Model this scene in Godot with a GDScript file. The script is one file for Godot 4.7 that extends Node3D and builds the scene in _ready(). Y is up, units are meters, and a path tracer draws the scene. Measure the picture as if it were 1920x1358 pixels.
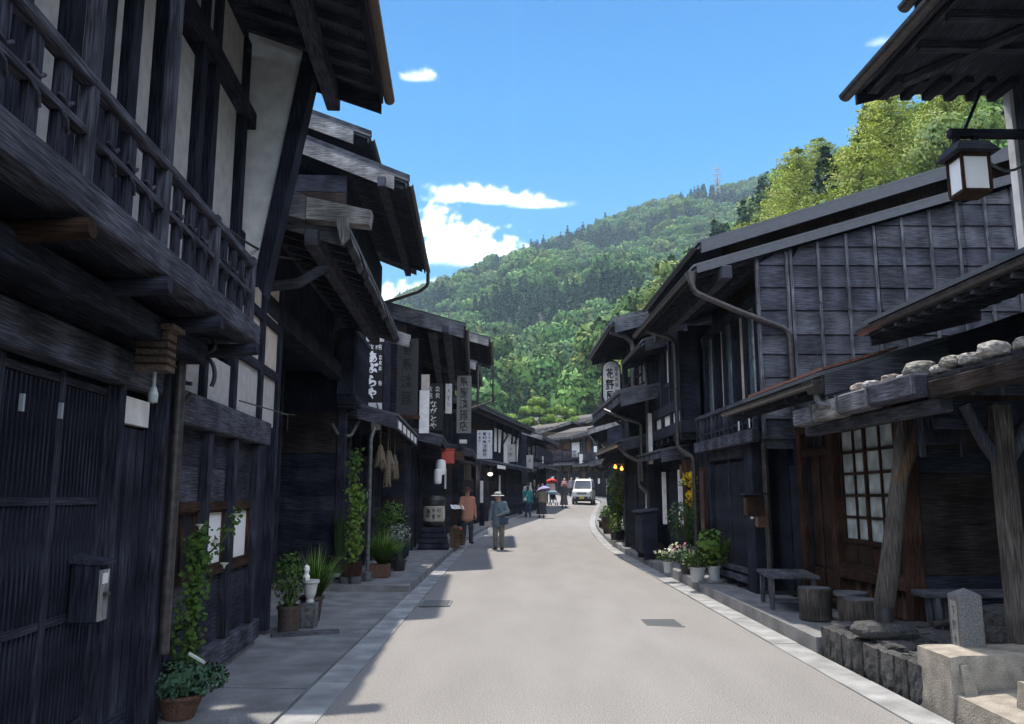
extends Node3D

# ---------------------------------------------------------------- mesh collector
class B:
	var v := PackedVector3Array()
	var n := PackedVector3Array()
	var uv := PackedVector2Array()
	var c := PackedColorArray()
	var zs := 1.0
	var tint := Color.WHITE
	func p3(t: float, y: float, s: float) -> Vector3:
		return Vector3(t, y, zs * s)
	func tri(a: Vector3, b: Vector3, d: Vector3, na: Vector3, nb: Vector3, nd: Vector3, ua := Vector2.ZERO, ub := Vector2.ZERO, ud := Vector2.ZERO) -> void:
		var g := (b - a).cross(d - a)
		if g.dot(na + nb + nd) > 0.0:
			v.append_array([a, d, b]); n.append_array([na, nd, nb]); uv.append_array([ua, ud, ub])
		else:
			v.append_array([a, b, d]); n.append_array([na, nb, nd]); uv.append_array([ua, ub, ud])
		c.append_array([tint, tint, tint])
	func poly(pts: Array, out: Vector3, uvs := []) -> void:
		var nn: Vector3 = (pts[1] - pts[0]).cross(pts[2] - pts[0])
		if nn.length() < 1e-12 and pts.size() > 3:
			nn = (pts[2] - pts[0]).cross(pts[3] - pts[0])
		nn = nn.normalized()
		if nn.dot(out) < 0.0:
			nn = -nn
		for i in range(1, pts.size() - 1):
			if uvs.size():
				tri(pts[0], pts[i], pts[i + 1], nn, nn, nn, uvs[0], uvs[i], uvs[i + 1])
			else:
				tri(pts[0], pts[i], pts[i + 1], nn, nn, nn)
	func hexa(q: Array) -> void:
		var m := Vector3.ZERO
		for p in q: m += p
		m /= 8.0
		for f in [[0, 1, 2, 3], [4, 5, 6, 7], [0, 1, 5, 4], [1, 2, 6, 5], [2, 3, 7, 6], [3, 0, 4, 7]]:
			var k := []
			var fm := Vector3.ZERO
			for i in f:
				k.append(q[i]); fm += q[i]
			poly(k, fm / 4.0 - m)
	func bx(t0: float, t1: float, y0: float, y1: float, s0: float, s1: float) -> void:
		hexa([p3(t0, y0, s0), p3(t1, y0, s0), p3(t1, y0, s1), p3(t0, y0, s1), p3(t0, y1, s0), p3(t1, y1, s0), p3(t1, y1, s1), p3(t0, y1, s1)])
	# box with chamfered edges
	func cb(t0: float, t1: float, y0: float, y1: float, s0: float, s1: float, e := 0.012) -> void:
		var lo := Vector3(t0, y0, minf(zs * s0, zs * s1))
		var hi := Vector3(t1, y1, maxf(zs * s0, zs * s1))
		var m := (lo + hi) / 2.0
		var h := (hi - lo) / 2.0
		e = minf(e, minf(h.x, minf(h.y, h.z)) * 0.8)
		for ax in 3:
			var a2 := (ax + 1) % 3
			var a3 := (ax + 2) % 3
			for sg in [-1.0, 1.0]:
				var pts := []
				for k in [[-1, -1], [1, -1], [1, 1], [-1, 1]]:
					var p := Vector3.ZERO
					p[ax] = sg * h[ax]; p[a2] = k[0] * (h[a2] - e); p[a3] = k[1] * (h[a3] - e)
					pts.append(m + p)
				var o := Vector3.ZERO
				o[ax] = sg
				poly(pts, o)
			for sa in [-1.0, 1.0]:
				for sb in [-1.0, 1.0]:
					var pts := []
					for k in [[-1, 0], [1, 0], [1, 1], [-1, 1]]:
						var p := Vector3.ZERO
						p[ax] = k[0] * (h[ax] - e)
						p[a2] = sa * (h[a2] - (e if k[1] == 1 else 0.0))
						p[a3] = sb * (h[a3] - (0.0 if k[1] == 1 else e))
						pts.append(m + p)
					var o := Vector3.ZERO
					o[a2] = sa; o[a3] = sb
					poly(pts, o)
		for i in 8:
			var sx := Vector3(1 if i & 1 else -1, 1 if i & 2 else -1, 1 if i & 4 else -1)
			var pts := []
			for ax in 3:
				var p := (h - Vector3.ONE * e) * sx
				p[ax] = h[ax] * sx[ax]
				pts.append(m + p)
			poly(pts, sx)
	# squared beam between two points
	func bar(a: Vector3, b: Vector3, w: float, h: float, up := Vector3.UP) -> void:
		var d := (b - a).normalized()
		if absf(d.dot(up)) > 0.98: up = Vector3.RIGHT
		var x := d.cross(up).normalized() * w / 2.0
		var y := x.cross(d).normalized() * h / 2.0
		hexa([a - x - y, a + x - y, a + x + y, a - x + y, b - x - y, b + x - y, b + x + y, b - x + y])
	func tube(pts: Array, r: Variant, k := 8, caps := true) -> void:
		var rings := []
		var m := pts.size()
		var ref := Vector3.UP
		for i in m:
			var d: Vector3 = (pts[mini(i + 1, m - 1)] - pts[maxi(i - 1, 0)]).normalized()
			if absf(d.dot(ref)) > 0.95: ref = Vector3.RIGHT if absf(d.x) < 0.9 else Vector3.BACK
			var x := d.cross(ref).normalized()
			ref = x.cross(d).normalized()
			var rr: float = r[i] if r is Array else r
			var ring := []
			for j in k:
				var an := TAU * j / k
				var o := x * cos(an) + ref * sin(an)
				ring.append([pts[i] + o * rr, o])
			rings.append(ring)
		for i in m - 1:
			for j in k:
				var a = rings[i][j]
				var b = rings[i][(j + 1) % k]
				var e = rings[i + 1][j]
				var f = rings[i + 1][(j + 1) % k]
				tri(a[0], b[0], e[0], a[1], b[1], e[1])
				tri(b[0], f[0], e[0], b[1], f[1], e[1])
		if caps:
			for e in [0, m - 1]:
				var pp := []
				for q in rings[e]: pp.append(q[0])
				poly(pp, (pts[0] - pts[1]) if e == 0 else (pts[m - 1] - pts[m - 2]))
	# profile of [radius, height] turned round a vertical axis
	func lathe(o: Vector3, prof: Array, k := 16, sq := Vector2.ONE) -> void:
		var m := prof.size()
		for i in m - 1:
			var r0: float = prof[i][0]
			var r1: float = prof[i + 1][0]
			var y0: float = prof[i][1]
			var y1: float = prof[i + 1][1]
			var sl := Vector2(y1 - y0, -(r1 - r0)).normalized()
			for j in k:
				var a0 := TAU * j / k
				var a1 := TAU * (j + 1) / k
				var c0 := Vector3(cos(a0) * sq.x, 0, sin(a0) * sq.y)
				var c1 := Vector3(cos(a1) * sq.x, 0, sin(a1) * sq.y)
				var n0 := (c0 * sl.x + Vector3.UP * sl.y).normalized()
				var n1 := (c1 * sl.x + Vector3.UP * sl.y).normalized()
				var q := [o + c0 * r0 + Vector3.UP * y0, o + c1 * r0 + Vector3.UP * y0, o + c1 * r1 + Vector3.UP * y1, o + c0 * r1 + Vector3.UP * y1]
				if r0 > 1e-5: tri(q[0], q[1], q[2], n0, n1, n1)
				if r1 > 1e-5: tri(q[0], q[2], q[3], n0, n1, n0)
	# lumpy stone: a rounded cube pushed about by noise
	func rock(o: Vector3, h: Vector3, seed_: int, rough := 0.12, box := 0.55, k := 5) -> void:
		var fn := FastNoiseLite.new()
		fn.seed = seed_; fn.frequency = 1.1
		var grid := func(ax: int, sg: float, i: int, j: int) -> Vector3:
			var p := Vector3.ZERO
			p[ax] = sg
			p[(ax + 1) % 3] = -1.0 + 2.0 * i / k
			p[(ax + 2) % 3] = -1.0 + 2.0 * j / k
			var q := p.normalized()
			q = q.lerp(p * 0.86, box)
			q *= 1.0 + rough * 2.0 * fn.get_noise_3d(q.x + seed_ * 3.1, q.y, q.z)
			return o + q * h
		for ax in 3:
			for sg in [-1.0, 1.0]:
				for i in k:
					for j in k:
						var a: Vector3 = grid.call(ax, sg, i, j)
						var b: Vector3 = grid.call(ax, sg, i + 1, j)
						var d: Vector3 = grid.call(ax, sg, i + 1, j + 1)
						var e: Vector3 = grid.call(ax, sg, i, j + 1)
						poly([a, b, d], a + b + d - 3.0 * o)
						poly([a, d, e], a + d + e - 3.0 * o)
	func quad(a: Vector3, b: Vector3, d: Vector3, e: Vector3, out: Vector3) -> void:
		poly([a, b, d, e], out, [Vector2(0, 1), Vector2(1, 1), Vector2(1, 0), Vector2(0, 0)])
	func mesh() -> ArrayMesh:
		var m := ArrayMesh.new()
		var a := []
		a.resize(Mesh.ARRAY_MAX)
		a[Mesh.ARRAY_VERTEX] = v; a[Mesh.ARRAY_NORMAL] = n; a[Mesh.ARRAY_TEX_UV] = uv; a[Mesh.ARRAY_COLOR] = c
		m.add_surface_from_arrays(Mesh.PRIMITIVE_TRIANGLES, a)
		return m

var ZS := 1.0
var rng := RandomNumberGenerator.new()
var M := {}
var T := {}

func nb() -> B:
	var b := B.new()
	b.zs = ZS
	return b

func R(a: float, b: float) -> float:
	return rng.randf_range(a, b)

func thing(called: String, label: String, category: String, xf := Transform3D.IDENTITY, group := "") -> Node3D:
	var o := Node3D.new()
	o.name = called
	add_child(o, true)
	o.transform = xf
	tag(o, label, category, group)
	return o

func tag(o: Node3D, label: String, category: String, group := "") -> void:
	o.set_meta("label", label)
	o.set_meta("category", category)
	if group: o.set_meta("group", group)

func part(par: Node3D, called: String, b: B, m: Material, label := "") -> MeshInstance3D:
	var o := MeshInstance3D.new()
	o.name = called
	o.mesh = b.mesh()
	o.material_override = m
	par.add_child(o, true)
	if label: o.set_meta("label", label)
	return o

func stuff(par: Node3D, called: String, b: B, m: Material) -> MeshInstance3D:
	var o := part(par, called, b, m)
	o.set_meta("kind", "stuff")
	return o

func solo(called: String, label: String, category: String, b: B, m: Material, xf := Transform3D.IDENTITY, group := "") -> MeshInstance3D:
	var o := part(self, called, b, m)
	o.transform = xf
	tag(o, label, category, group)
	return o

func struct(called: String, b: B, m: Material, par: Node3D = self) -> MeshInstance3D:
	var o := part(par, called, b, m)
	o.set_meta("kind", "structure")
	return o

func another(src: Node3D, xf: Transform3D, label := "", group := "") -> Node3D:
	var r: Node3D = src.duplicate()
	r.name = src.name
	add_child(r, true)
	r.transform = xf
	if label: r.set_meta("label", label)
	if group: r.set_meta("group", group)
	return r

# a frame along a facade: local x towards the street, y up, s along the street away from the viewer
func frame(x: float, d: float, slope: float, side: int) -> Transform3D:
	ZS = 1.0 if side > 0 else -1.0
	var along := Vector3(slope, 0, -1).normalized()
	var bz := along * ZS
	var bxv := Vector3.UP.cross(bz)
	return Transform3D(Basis(bxv, Vector3.UP, bz), Vector3(x, 0, -d))

func world_frame() -> void:
	ZS = 1.0

func at(x: float, y: float, d: float, turn := 0.0) -> Transform3D:
	return Transform3D(Basis(Vector3.UP, turn), Vector3(x, y, -d))

# ---------------------------------------------------------------- materials
func noise_tex(key: String, freq: float, lo: float, hi: float, kind := FastNoiseLite.TYPE_SIMPLEX_SMOOTH, oct := 4, normal := 0.0, size := 512) -> Texture2D:
	if T.has(key): return T[key]
	var f := FastNoiseLite.new()
	f.noise_type = kind
	f.seed = key.hash() % 1000
	f.frequency = freq
	f.fractal_octaves = oct
	var t := NoiseTexture2D.new()
	t.width = size; t.height = size
	t.seamless = true
	t.noise = f
	if normal > 0.0:
		t.as_normal_map = true
		t.bump_strength = normal
	else:
		var g := Gradient.new()
		g.set_color(0, Color(lo, lo, lo)); g.set_color(1, Color(hi, hi, hi))
		t.color_ramp = g
	T[key] = t
	return t

func lin(r: float, g: float, b: float) -> Color:
	return Color(r, g, b).linear_to_srgb()

func mat(key: String, col: Color, rough := 0.8, tex: Texture2D = null, sc := Vector3.ONE, nor: Texture2D = null, ns := 1.0, world := false) -> StandardMaterial3D:
	if M.has(key): return M[key]
	var m := StandardMaterial3D.new()
	m.resource_name = key
	m.albedo_color = col
	m.roughness = rough
	if tex:
		m.albedo_texture = tex
		m.uv1_triplanar = true
		m.uv1_world_triplanar = world
		m.uv1_scale = sc
	if nor:
		m.normal_enabled = true
		m.normal_texture = nor
		m.normal_scale = ns
		m.uv1_triplanar = true
		m.uv1_world_triplanar = world
		m.uv1_scale = sc
	M[key] = m
	return m

func stain(m: StandardMaterial3D, tex: Texture2D, sc: Vector3) -> StandardMaterial3D:
	m.detail_enabled = true
	m.detail_blend_mode = BaseMaterial3D.BLEND_MODE_MUL
	m.detail_albedo = tex
	m.detail_uv_layer = BaseMaterial3D.DETAIL_UV_2
	m.uv2_triplanar = true
	m.uv2_world_triplanar = m.uv1_world_triplanar
	m.uv2_scale = sc
	return m

const TONE := {
	"black": Vector3(0.032, 0.038, 0.062), "black2": Vector3(0.045, 0.051, 0.077), "dark": Vector3(0.062, 0.066, 0.093), "ash": Vector3(0.122, 0.128, 0.165), "brown": Vector3(0.080, 0.045, 0.033),
	"red": Vector3(0.110, 0.056, 0.040), "tan": Vector3(0.20, 0.13, 0.085), "grey": Vector3(0.182, 0.190, 0.225), "grey2": Vector3(0.235, 0.242, 0.275), "silver": Vector3(0.44, 0.43, 0.43),
	"log": Vector3(0.17, 0.15, 0.138), "soffit": Vector3(0.105, 0.112, 0.150), "umber": Vector3(0.060, 0.046, 0.044), "far": Vector3(0.19, 0.135, 0.10), "warm": Vector3(0.26, 0.145, 0.085), "slate": Vector3(0.135, 0.142, 0.175),
}

func wood(tone: String, axis := "y", rough := 0.92) -> StandardMaterial3D:
	var sc := Vector3(9, 9, 9)
	sc["xyz".find(axis)] = 0.45
	var k: Vector3 = TONE[tone]
	var key := "wood_%s_%s" % [tone, axis]
	if M.has(key): return M[key]
	var m := mat(key, lin(k.x * 1.45, k.y * 1.45, k.z * 1.45), rough, noise_tex("grain", 0.013, 0.68, 1.0, FastNoiseLite.TYPE_SIMPLEX, 5), sc, noise_tex("grain_bump", 0.02, 0, 0, FastNoiseLite.TYPE_SIMPLEX, 4, 5.0), 0.45)
	stain(m, noise_tex("blotch", 0.008, 0.62, 1.0, FastNoiseLite.TYPE_SIMPLEX_SMOOTH, 4), Vector3(0.45, 0.45, 0.45))
	m.specular_mode = BaseMaterial3D.SPECULAR_SCHLICK_GGX
	m.metallic_specular = 0.2
	return m

func make_materials() -> void:
	var fine := noise_tex("fine", 0.09, 0.72, 1.0, FastNoiseLite.TYPE_SIMPLEX, 4)
	var blotch := noise_tex("blotch", 0.008, 0.62, 1.0, FastNoiseLite.TYPE_SIMPLEX_SMOOTH, 4)
	var bump := noise_tex("bump", 0.06, 0, 0, FastNoiseLite.TYPE_SIMPLEX, 4, 6.0)
	var coarse := noise_tex("coarse", 0.02, 0.45, 1.0, FastNoiseLite.TYPE_SIMPLEX, 5)
	stain(mat("asphalt", lin(0.43, 0.41, 0.395), 0.9, noise_tex("grit", 0.16, 0.58, 1.0, FastNoiseLite.TYPE_SIMPLEX, 4), Vector3(0.7, 0.7, 0.7), bump, 0.5, true), noise_tex("wear", 0.006, 0.92, 1.0, FastNoiseLite.TYPE_SIMPLEX_SMOOTH, 5), Vector3(0.34, 0.34, 0.10))
	stain(mat("concrete", lin(0.36, 0.365, 0.37), 0.92, fine, Vector3(1.1, 1.1, 1.1), bump, 0.6, true), noise_tex("dirt", 0.011, 0.7, 1.0, FastNoiseLite.TYPE_SIMPLEX_SMOOTH, 5), Vector3(0.3, 0.3, 0.3))
	stain(mat("gutter", lin(0.56, 0.565, 0.57), 0.9, fine, Vector3(1.6, 1.6, 1.6), bump, 0.5, true), noise_tex("dirt", 0.011, 0.5, 1.0), Vector3(0.35, 0.35, 0.35))
	stain(mat("trough", lin(0.60, 0.54, 0.46), 0.95, fine, Vector3(1.4, 1.4, 1.4), bump, 0.35, true), noise_tex("dirt", 0.011, 0.5, 1.0), Vector3(0.8, 0.8, 0.8))
	for i in 3:
		var k: float = [0.13, 0.17, 0.22][i]
		stain(mat("stone%d" % i, lin(k, k, k * 1.03), 0.9, coarse, Vector3(2.5, 2.5, 2.5), bump, 1.2), blotch, Vector3(1.5, 1.5, 1.5))
		var w: Vector3 = [Vector3(0.62, 0.58, 0.54), Vector3(0.52, 0.43, 0.38), Vector3(0.42, 0.40, 0.35)][i]
		mat("pebble%d" % i, lin(w.x, w.y, w.z), 0.85, coarse, Vector3(1.2, 1.2, 1.2), bump, 0.6)
	mat("granite", lin(0.36, 0.36, 0.37), 0.7, noise_tex("speck", 0.3, 0.35, 1.0, FastNoiseLite.TYPE_CELLULAR, 2), Vector3(0.8, 0.8, 0.8), bump, 0.4)
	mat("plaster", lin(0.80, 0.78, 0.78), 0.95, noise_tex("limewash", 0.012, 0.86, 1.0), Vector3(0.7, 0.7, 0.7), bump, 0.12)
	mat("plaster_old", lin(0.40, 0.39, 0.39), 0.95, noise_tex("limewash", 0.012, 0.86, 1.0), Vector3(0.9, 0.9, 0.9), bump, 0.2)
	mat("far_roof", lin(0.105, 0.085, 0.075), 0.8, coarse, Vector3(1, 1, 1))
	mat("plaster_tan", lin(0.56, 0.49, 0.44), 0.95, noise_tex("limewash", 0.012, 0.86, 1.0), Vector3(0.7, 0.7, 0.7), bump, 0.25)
	mat("paper", lin(0.88, 0.88, 0.88), 0.9, fine, Vector3(2, 2, 2))
	mat("curtain", lin(0.72, 0.70, 0.66), 0.95, fine, Vector3(6, 0.6, 6))
	mat("frosted", lin(0.62, 0.70, 0.72), 0.3, blotch, Vector3(0.8, 0.8, 0.8))
	mat("metal_roof", lin(0.075, 0.080, 0.095), 0.5, noise_tex("limewash", 0.012, 0.86, 1.0), Vector3(1, 1, 1))
	mat("metal_rust", lin(0.30, 0.10, 0.07), 0.7, coarse, Vector3(2, 2, 2))
	mat("gutter_metal", lin(0.075, 0.066, 0.066), 0.4, coarse, Vector3(1, 1, 1))
	mat("gutter_grey", lin(0.17, 0.18, 0.19), 0.45, coarse, Vector3(1, 1, 1))
	mat("copper", lin(0.16, 0.10, 0.075), 0.5, coarse, Vector3(3, 3, 3))
	mat("iron", lin(0.022, 0.022, 0.024), 0.5)
	mat("wire", lin(0.02, 0.02, 0.022), 0.6)
	mat("pot_white", lin(0.62, 0.63, 0.63), 0.45, fine, Vector3(2, 2, 2))
	mat("pot_clay", lin(0.24, 0.12, 0.08), 0.8, coarse, Vector3(3, 3, 3))
	mat("pot_brown", lin(0.10, 0.072, 0.06), 0.6, coarse, Vector3(3, 3, 3))
	mat("pot_black", lin(0.03, 0.03, 0.035), 0.5, coarse, Vector3(3, 3, 3))
	mat("red_box", lin(0.42, 0.045, 0.03), 0.5)
	mat("straw", lin(0.22, 0.17, 0.12), 0.95, coarse, Vector3(8, 2, 8))
	mat("white", lin(0.74, 0.74, 0.73), 0.6)
	mat("steel", lin(0.30, 0.33, 0.36), 0.5)
	mat("grate", lin(0.16, 0.165, 0.17), 0.5)
	var gl := mat("glass", Color(0.75, 0.85, 0.9, 0.12), 0.05)
	gl.transparency = BaseMaterial3D.TRANSPARENCY_ALPHA
	var mir := mat("dark_glass", lin(0.02, 0.024, 0.028), 0.05)
	mir.metallic_specular = 0.8
	var lp := mat("lamp_glow", lin(0.8, 0.6, 0.35), 0.5)
	lp.emission_enabled = true
	lp.emission = Color(1.0, 0.62, 0.25)
	lp.emission_energy_multiplier = 0.9
	var lw := mat("lamp_white", lin(0.8, 0.8, 0.75), 0.5)
	lw.emission_enabled = true
	lw.emission = Color(1.0, 0.95, 0.85)
	lw.emission_energy_multiplier = 0.6
	for q in [["leaf", 0.055, 0.105, 0.022], ["leaf_bright", 0.10, 0.17, 0.03], ["leaf_grass", 0.15, 0.25, 0.06], ["leaf_dark", 0.03, 0.07, 0.02], ["leaf_blue", 0.05, 0.10, 0.06], ["leaf_silver", 0.30, 0.32, 0.30], ["petal_white", 0.7, 0.7, 0.68], ["petal_yellow", 0.75, 0.55, 0.03], ["petal_pink", 0.55, 0.18, 0.32], ["forest", 1, 1, 1], ["larch_leaf", 1, 1, 1]]:
		var m := mat(q[0], lin(q[1], q[2], q[3]), 0.75)
		m.vertex_color_use_as_albedo = true
		m.cull_mode = BaseMaterial3D.CULL_DISABLED
		m.backlight_enabled = true
		m.backlight = lin(q[1] * 0.8, q[2] * 0.9, q[3] * 0.5) if q[1] < 0.99 else (lin(0.05, 0.075, 0.015) if q[0] == "forest" else lin(0.34, 0.40, 0.08))
		m.metallic_specular = 0.3
	stain(mat("hillside", lin(0.028, 0.058, 0.014), 0.95, coarse, Vector3(0.05, 0.05, 0.05), null, 1.0, true), blotch, Vector3(0.01, 0.01, 0.01))
	mat("bark", lin(0.10, 0.075, 0.055), 0.95, noise_tex("grain", 0.013, 0.42, 1.0), Vector3(3, 0.6, 3), bump, 1.0)

# ---------------------------------------------------------------- brush lettering, drawn into a picture
const GLYPH := {
	"あ": "20,25 80,22|45,8 42,60 50,88|68,40 40,85 22,80 25,62 50,48 75,52 85,68 75,85 58,92", "ぶ": "45,8 62,22|52,30 40,45 56,60 48,80 34,78|14,74 26,56|74,54 90,76|78,12 84,24|90,8 96,20",
	"ら": "40,8 60,20|32,32 26,66 55,50 80,58 76,82 40,94", "や": "12,52 55,32 84,36 82,54 60,60|50,10 58,26|28,22 62,94", "な": "12,25 52,22|38,8 15,55|68,18 90,32|62,40 62,80 40,88 35,75 55,70 85,88",
	"が": "12,35 60,30 58,75 45,85|38,10 15,85|70,30 82,55|75,10 80,20|88,6 93,16", "と": "30,12 42,45|80,32 30,60 25,80 45,90 82,88", "め": "25,25 45,80|65,12 30,80 15,60 50,30 85,50 70,88",
	"ん": "50,10 18,88 42,58 55,62 55,85 72,80 88,55", "ぱ": "20,15 18,55 25,88|45,32 88,30|68,12 68,75 50,88 45,72 88,88|86,8 94,8 94,16 86,16 86,8", "つ": "10,40 60,25 88,42 82,68 50,82",
	"く": "72,10 28,50 74,92", "り": "30,15 28,55|70,12 72,60 45,92", "工": "20,18 80,18|50,18 50,84|10,86 90,86",
	"房": "20,10 84,10|24,22 80,22 80,38|24,38 80,38|24,22 22,60 8,92|52,42 52,50|30,54 92,54|52,54 48,74 34,92|52,70 80,70 76,90 66,88",
	"旅": "30,6 30,20|10,24 50,24|25,24 12,90|25,45 45,45 40,85|65,6 55,25|58,22 95,22|65,40 62,80 76,74|90,35 78,50|65,50 95,90",
	"館": "25,6 8,30|25,6 42,28|15,38 38,38|15,50 38,50|15,38 15,85 40,75|38,38 38,55|70,3 70,15|50,18 95,18|50,18 48,30|95,18 92,28|60,35 60,95|60,35 88,35 88,55 60,55|60,65 92,65 92,92 60,92",
	"奈": "15,22 85,22|48,5 15,50|52,22 88,50|30,55 70,55|15,68 85,68|50,68 50,95|30,78 22,88|70,78 80,88", "良": "50,4 50,15|25,18 75,18 75,52|25,18 25,86 46,78|25,35 75,35|25,52 75,52|45,55 90,92|72,62 58,72",
	"井": "12,35 88,35|8,65 92,65|35,10 32,60 20,92|65,10 65,92", "宿": "50,3 50,14|12,18 88,18|12,18 10,32|88,18 86,30|32,28 12,58|25,48 25,95|42,38 92,38|65,38 58,52|48,55 48,92|48,55 88,55 88,92|48,72 88,72|48,92 88,92",
	"花": "10,18 90,18|35,5 35,30|65,5 65,30|40,35 15,65|28,55 28,95|82,42 50,65|55,35 55,85 90,85 92,70",
	"野": "12,10 12,50|12,10 45,10 45,50|12,30 45,30|12,50 45,50|28,10 28,85|12,68 45,68|8,88 50,82|58,10 88,10 72,28|60,22 80,38|55,45 92,45 85,60|74,45 74,90 64,85",
	"屋": "20,10 85,10 85,28|20,28 85,28|20,10 18,60 8,92|28,42 88,42|55,42 38,58 75,56|62,50 82,62|32,74 80,74|56,62 56,92|22,92 90,92",
	"漆": "12,12 22,22|8,38 18,46|8,90 25,58|35,20 92,20|63,5 63,50|63,22 38,48|63,22 90,48|63,52 63,95|45,62 55,70|35,88 55,75|82,58 72,68|70,72 90,88",
	"器": "15,8 15,30|15,8 42,8 42,30|15,30 42,30|58,8 58,30|58,8 85,8 85,30|58,30 85,30|8,48 92,48|50,35 15,68|52,48 88,68|72,36 80,42|15,70 15,92|15,70 42,70 42,92|15,92 42,92|58,70 58,92|58,70 85,70 85,92|58,92 85,92",
	"店": "50,3 50,14|15,18 90,18|18,18 16,60 6,92|55,28 55,55|55,38 82,38|35,56 35,90|35,56 80,56 80,90|35,88 80,88", "辰": "20,12 88,12|22,12 18,60 6,92|32,28 80,28|30,44 90,44|40,44 40,84 56,76|54,50 90,90|80,54 66,66",
	"下": "10,16 90,16|48,16 48,92|54,40 76,56", "町": "10,16 10,74|10,16 46,16 46,74|28,16 28,74|10,45 46,45|10,74 46,74|54,22 96,22|76,22 76,88 64,82", "木": "10,30 90,30|50,6 50,94|48,32 12,76|52,32 88,76",
	"曽": "30,6 38,16|70,6 62,16|18,22 18,52|18,22 82,22 82,52|50,22 50,52|18,37 82,37|18,52 82,52|28,62 28,94|28,62 72,62 72,94|28,78 72,78|28,94 72,94", "御": "24,6 8,26|26,28 8,52|18,44 18,94|46,8 36,24|36,22 62,22|32,40 66,40|48,22 48,80|48,58 62,58|36,52 36,82|30,86 66,78|72,14 94,14 92,66 82,62|72,14 72,94",
	"酒": "10,12 22,22|6,38 18,46|6,90 24,58|34,14 94,14|40,32 40,92|40,32 90,32 90,92|56,14 54,48 46,56|74,14 74,50 84,54|42,72 90,72|40,90 90,90", "杉": "8,30 46,30|28,6 28,94|28,34 8,66|30,38 46,54|84,8 56,34|88,34 58,62|92,60 54,94",
	"村": "8,30 46,30|28,6 28,94|28,34 8,66|30,38 46,54|50,30 96,30|78,6 78,88 66,82|56,46 66,62",
}

func brush(im: Image, text: String, x: float, y: float, w: float, h: float, col: Color, wid: float) -> void:
	var hgt := im.get_height()
	for stroke in GLYPH[text].split("|"):
		var pts := []
		for q in stroke.split(" "):
			var e = q.split(",")
			pts.append(Vector2(x + float(e[0]) * w / 100.0, y + float(e[1]) * h / 100.0))
		var cur := Curve2D.new()
		for i in pts.size():
			var tg := Vector2.ZERO
			if i > 0 and i < pts.size() - 1: tg = (pts[i + 1] - pts[i - 1]) * 0.16
			cur.add_point(pts[i], -tg, tg)
		var len := cur.get_baked_length()
		var steps := int(maxf(2.0, len / 1.2))
		for k in steps + 1:
			var f := float(k) / steps
			var p := cur.sample_baked(f * len)
			var r := wid * (1.15 - 0.55 * f + 0.18 * sin(f * 5.0))
			var q := int(ceil(r))
			for dy in range(-q, q + 1):
				for dx in range(-q, q + 1):
					var px := int(p.x) + dx
					var py := int(p.y) + dy
					if dx * dx + dy * dy <= r * r and px >= 0 and py >= 0 and px < im.get_width() and py < hgt:
						im.set_pixel(px, py, col)

# columns: [text, x0, y0, cell width, cell height, brush radius]
func print_tex(w: int, h: int, ground: Color, ink: Color, cols: Array) -> ImageTexture:
	var im := Image.create(w, h, false, Image.FORMAT_RGB8)
	im.fill(ground)
	var g := FastNoiseLite.new()
	g.frequency = 0.02
	for y in h:
		for x in w:
			im.set_pixel(x, y, ground * (0.94 + 0.1 * g.get_noise_2d(x * 1.5, y * 0.3)))
	for k in cols:
		for i in k[0].length():
			brush(im, k[0][i], k[1], k[2] + i * k[4], k[3], k[4] * 0.94, ink, k[5])
	return ImageTexture.create_from_image(im)

func print_mat(t: Texture2D, rough := 0.7) -> StandardMaterial3D:
	var m := StandardMaterial3D.new()
	m.albedo_texture = t
	m.roughness = rough
	return m

func _ready() -> void:
	rng.seed = 20240914
	var cam := Camera3D.new()
	cam.name = "camera"
	cam.fov = 47.59
	cam.near = 0.1
	cam.far = 2500.0
	add_child(cam)
	cam.position = Vector3(0, 1.65, 0)
	cam.rotation_degrees = Vector3(9.257, 0, 0)
	var we := WorldEnvironment.new()
	we.name = "environment"
	var env := Environment.new()
	env.background_mode = Environment.BG_SKY
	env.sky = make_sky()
	env.tonemap_mode = Environment.TONE_MAPPER_LINEAR
	env.tonemap_exposure = 3.4
	env.sdfgi_enabled = true
	env.ssao_enabled = true
	env.ssil_enabled = true
	env.fog_enabled = true
	env.fog_density = 0.0003
	env.fog_light_color = Color(0.80, 0.90, 1.0)
	we.environment = env
	add_child(we)
	var sun := DirectionalLight3D.new()
	sun.name = "sun"
	sun.light_energy = 0.62
	sun.light_angular_distance = 1.0
	sun.light_color = Color(1.0, 0.965, 0.91)
	sun.shadow_enabled = true
	add_child(sun)
	# the sun stands high on the left, somewhat ahead
	sun.look_at_from_position(Vector3.ZERO, Vector3(0.12, -1.0, 0.46))
	make_materials()
	make_hills()
	make_street()
	make_pylon()
	make_slope_trees()
	make_pine()
	left_house_near()
	left_house_low()
	left_house_tall()
	left_houses_far()
	far_street()
	right_shop()
	right_ground()
	right_house_near()
	right_house_gable()
	right_houses_far()
	plants()
	people()
	van()

# ---------------------------------------------------------------- ground plan
func pick(tab: Array, d: float) -> float:
	if d <= tab[0][0]: return tab[0][1]
	for i in tab.size() - 1:
		if d <= tab[i + 1][0]:
			var f: float = (d - tab[i][0]) / (tab[i + 1][0] - tab[i][0])
			return lerpf(tab[i][1], tab[i + 1][1], f)
	return tab[-1][1]

func soft(tab: Array, d: float) -> float:
	var w := clampf((d - 20.0) * 0.2, 0.0, 4.0)
	return (pick(tab, d - w) + pick(tab, d - w * 0.5) + pick(tab, d) + pick(tab, d + w * 0.5) + pick(tab, d + w)) / 5.0

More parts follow.
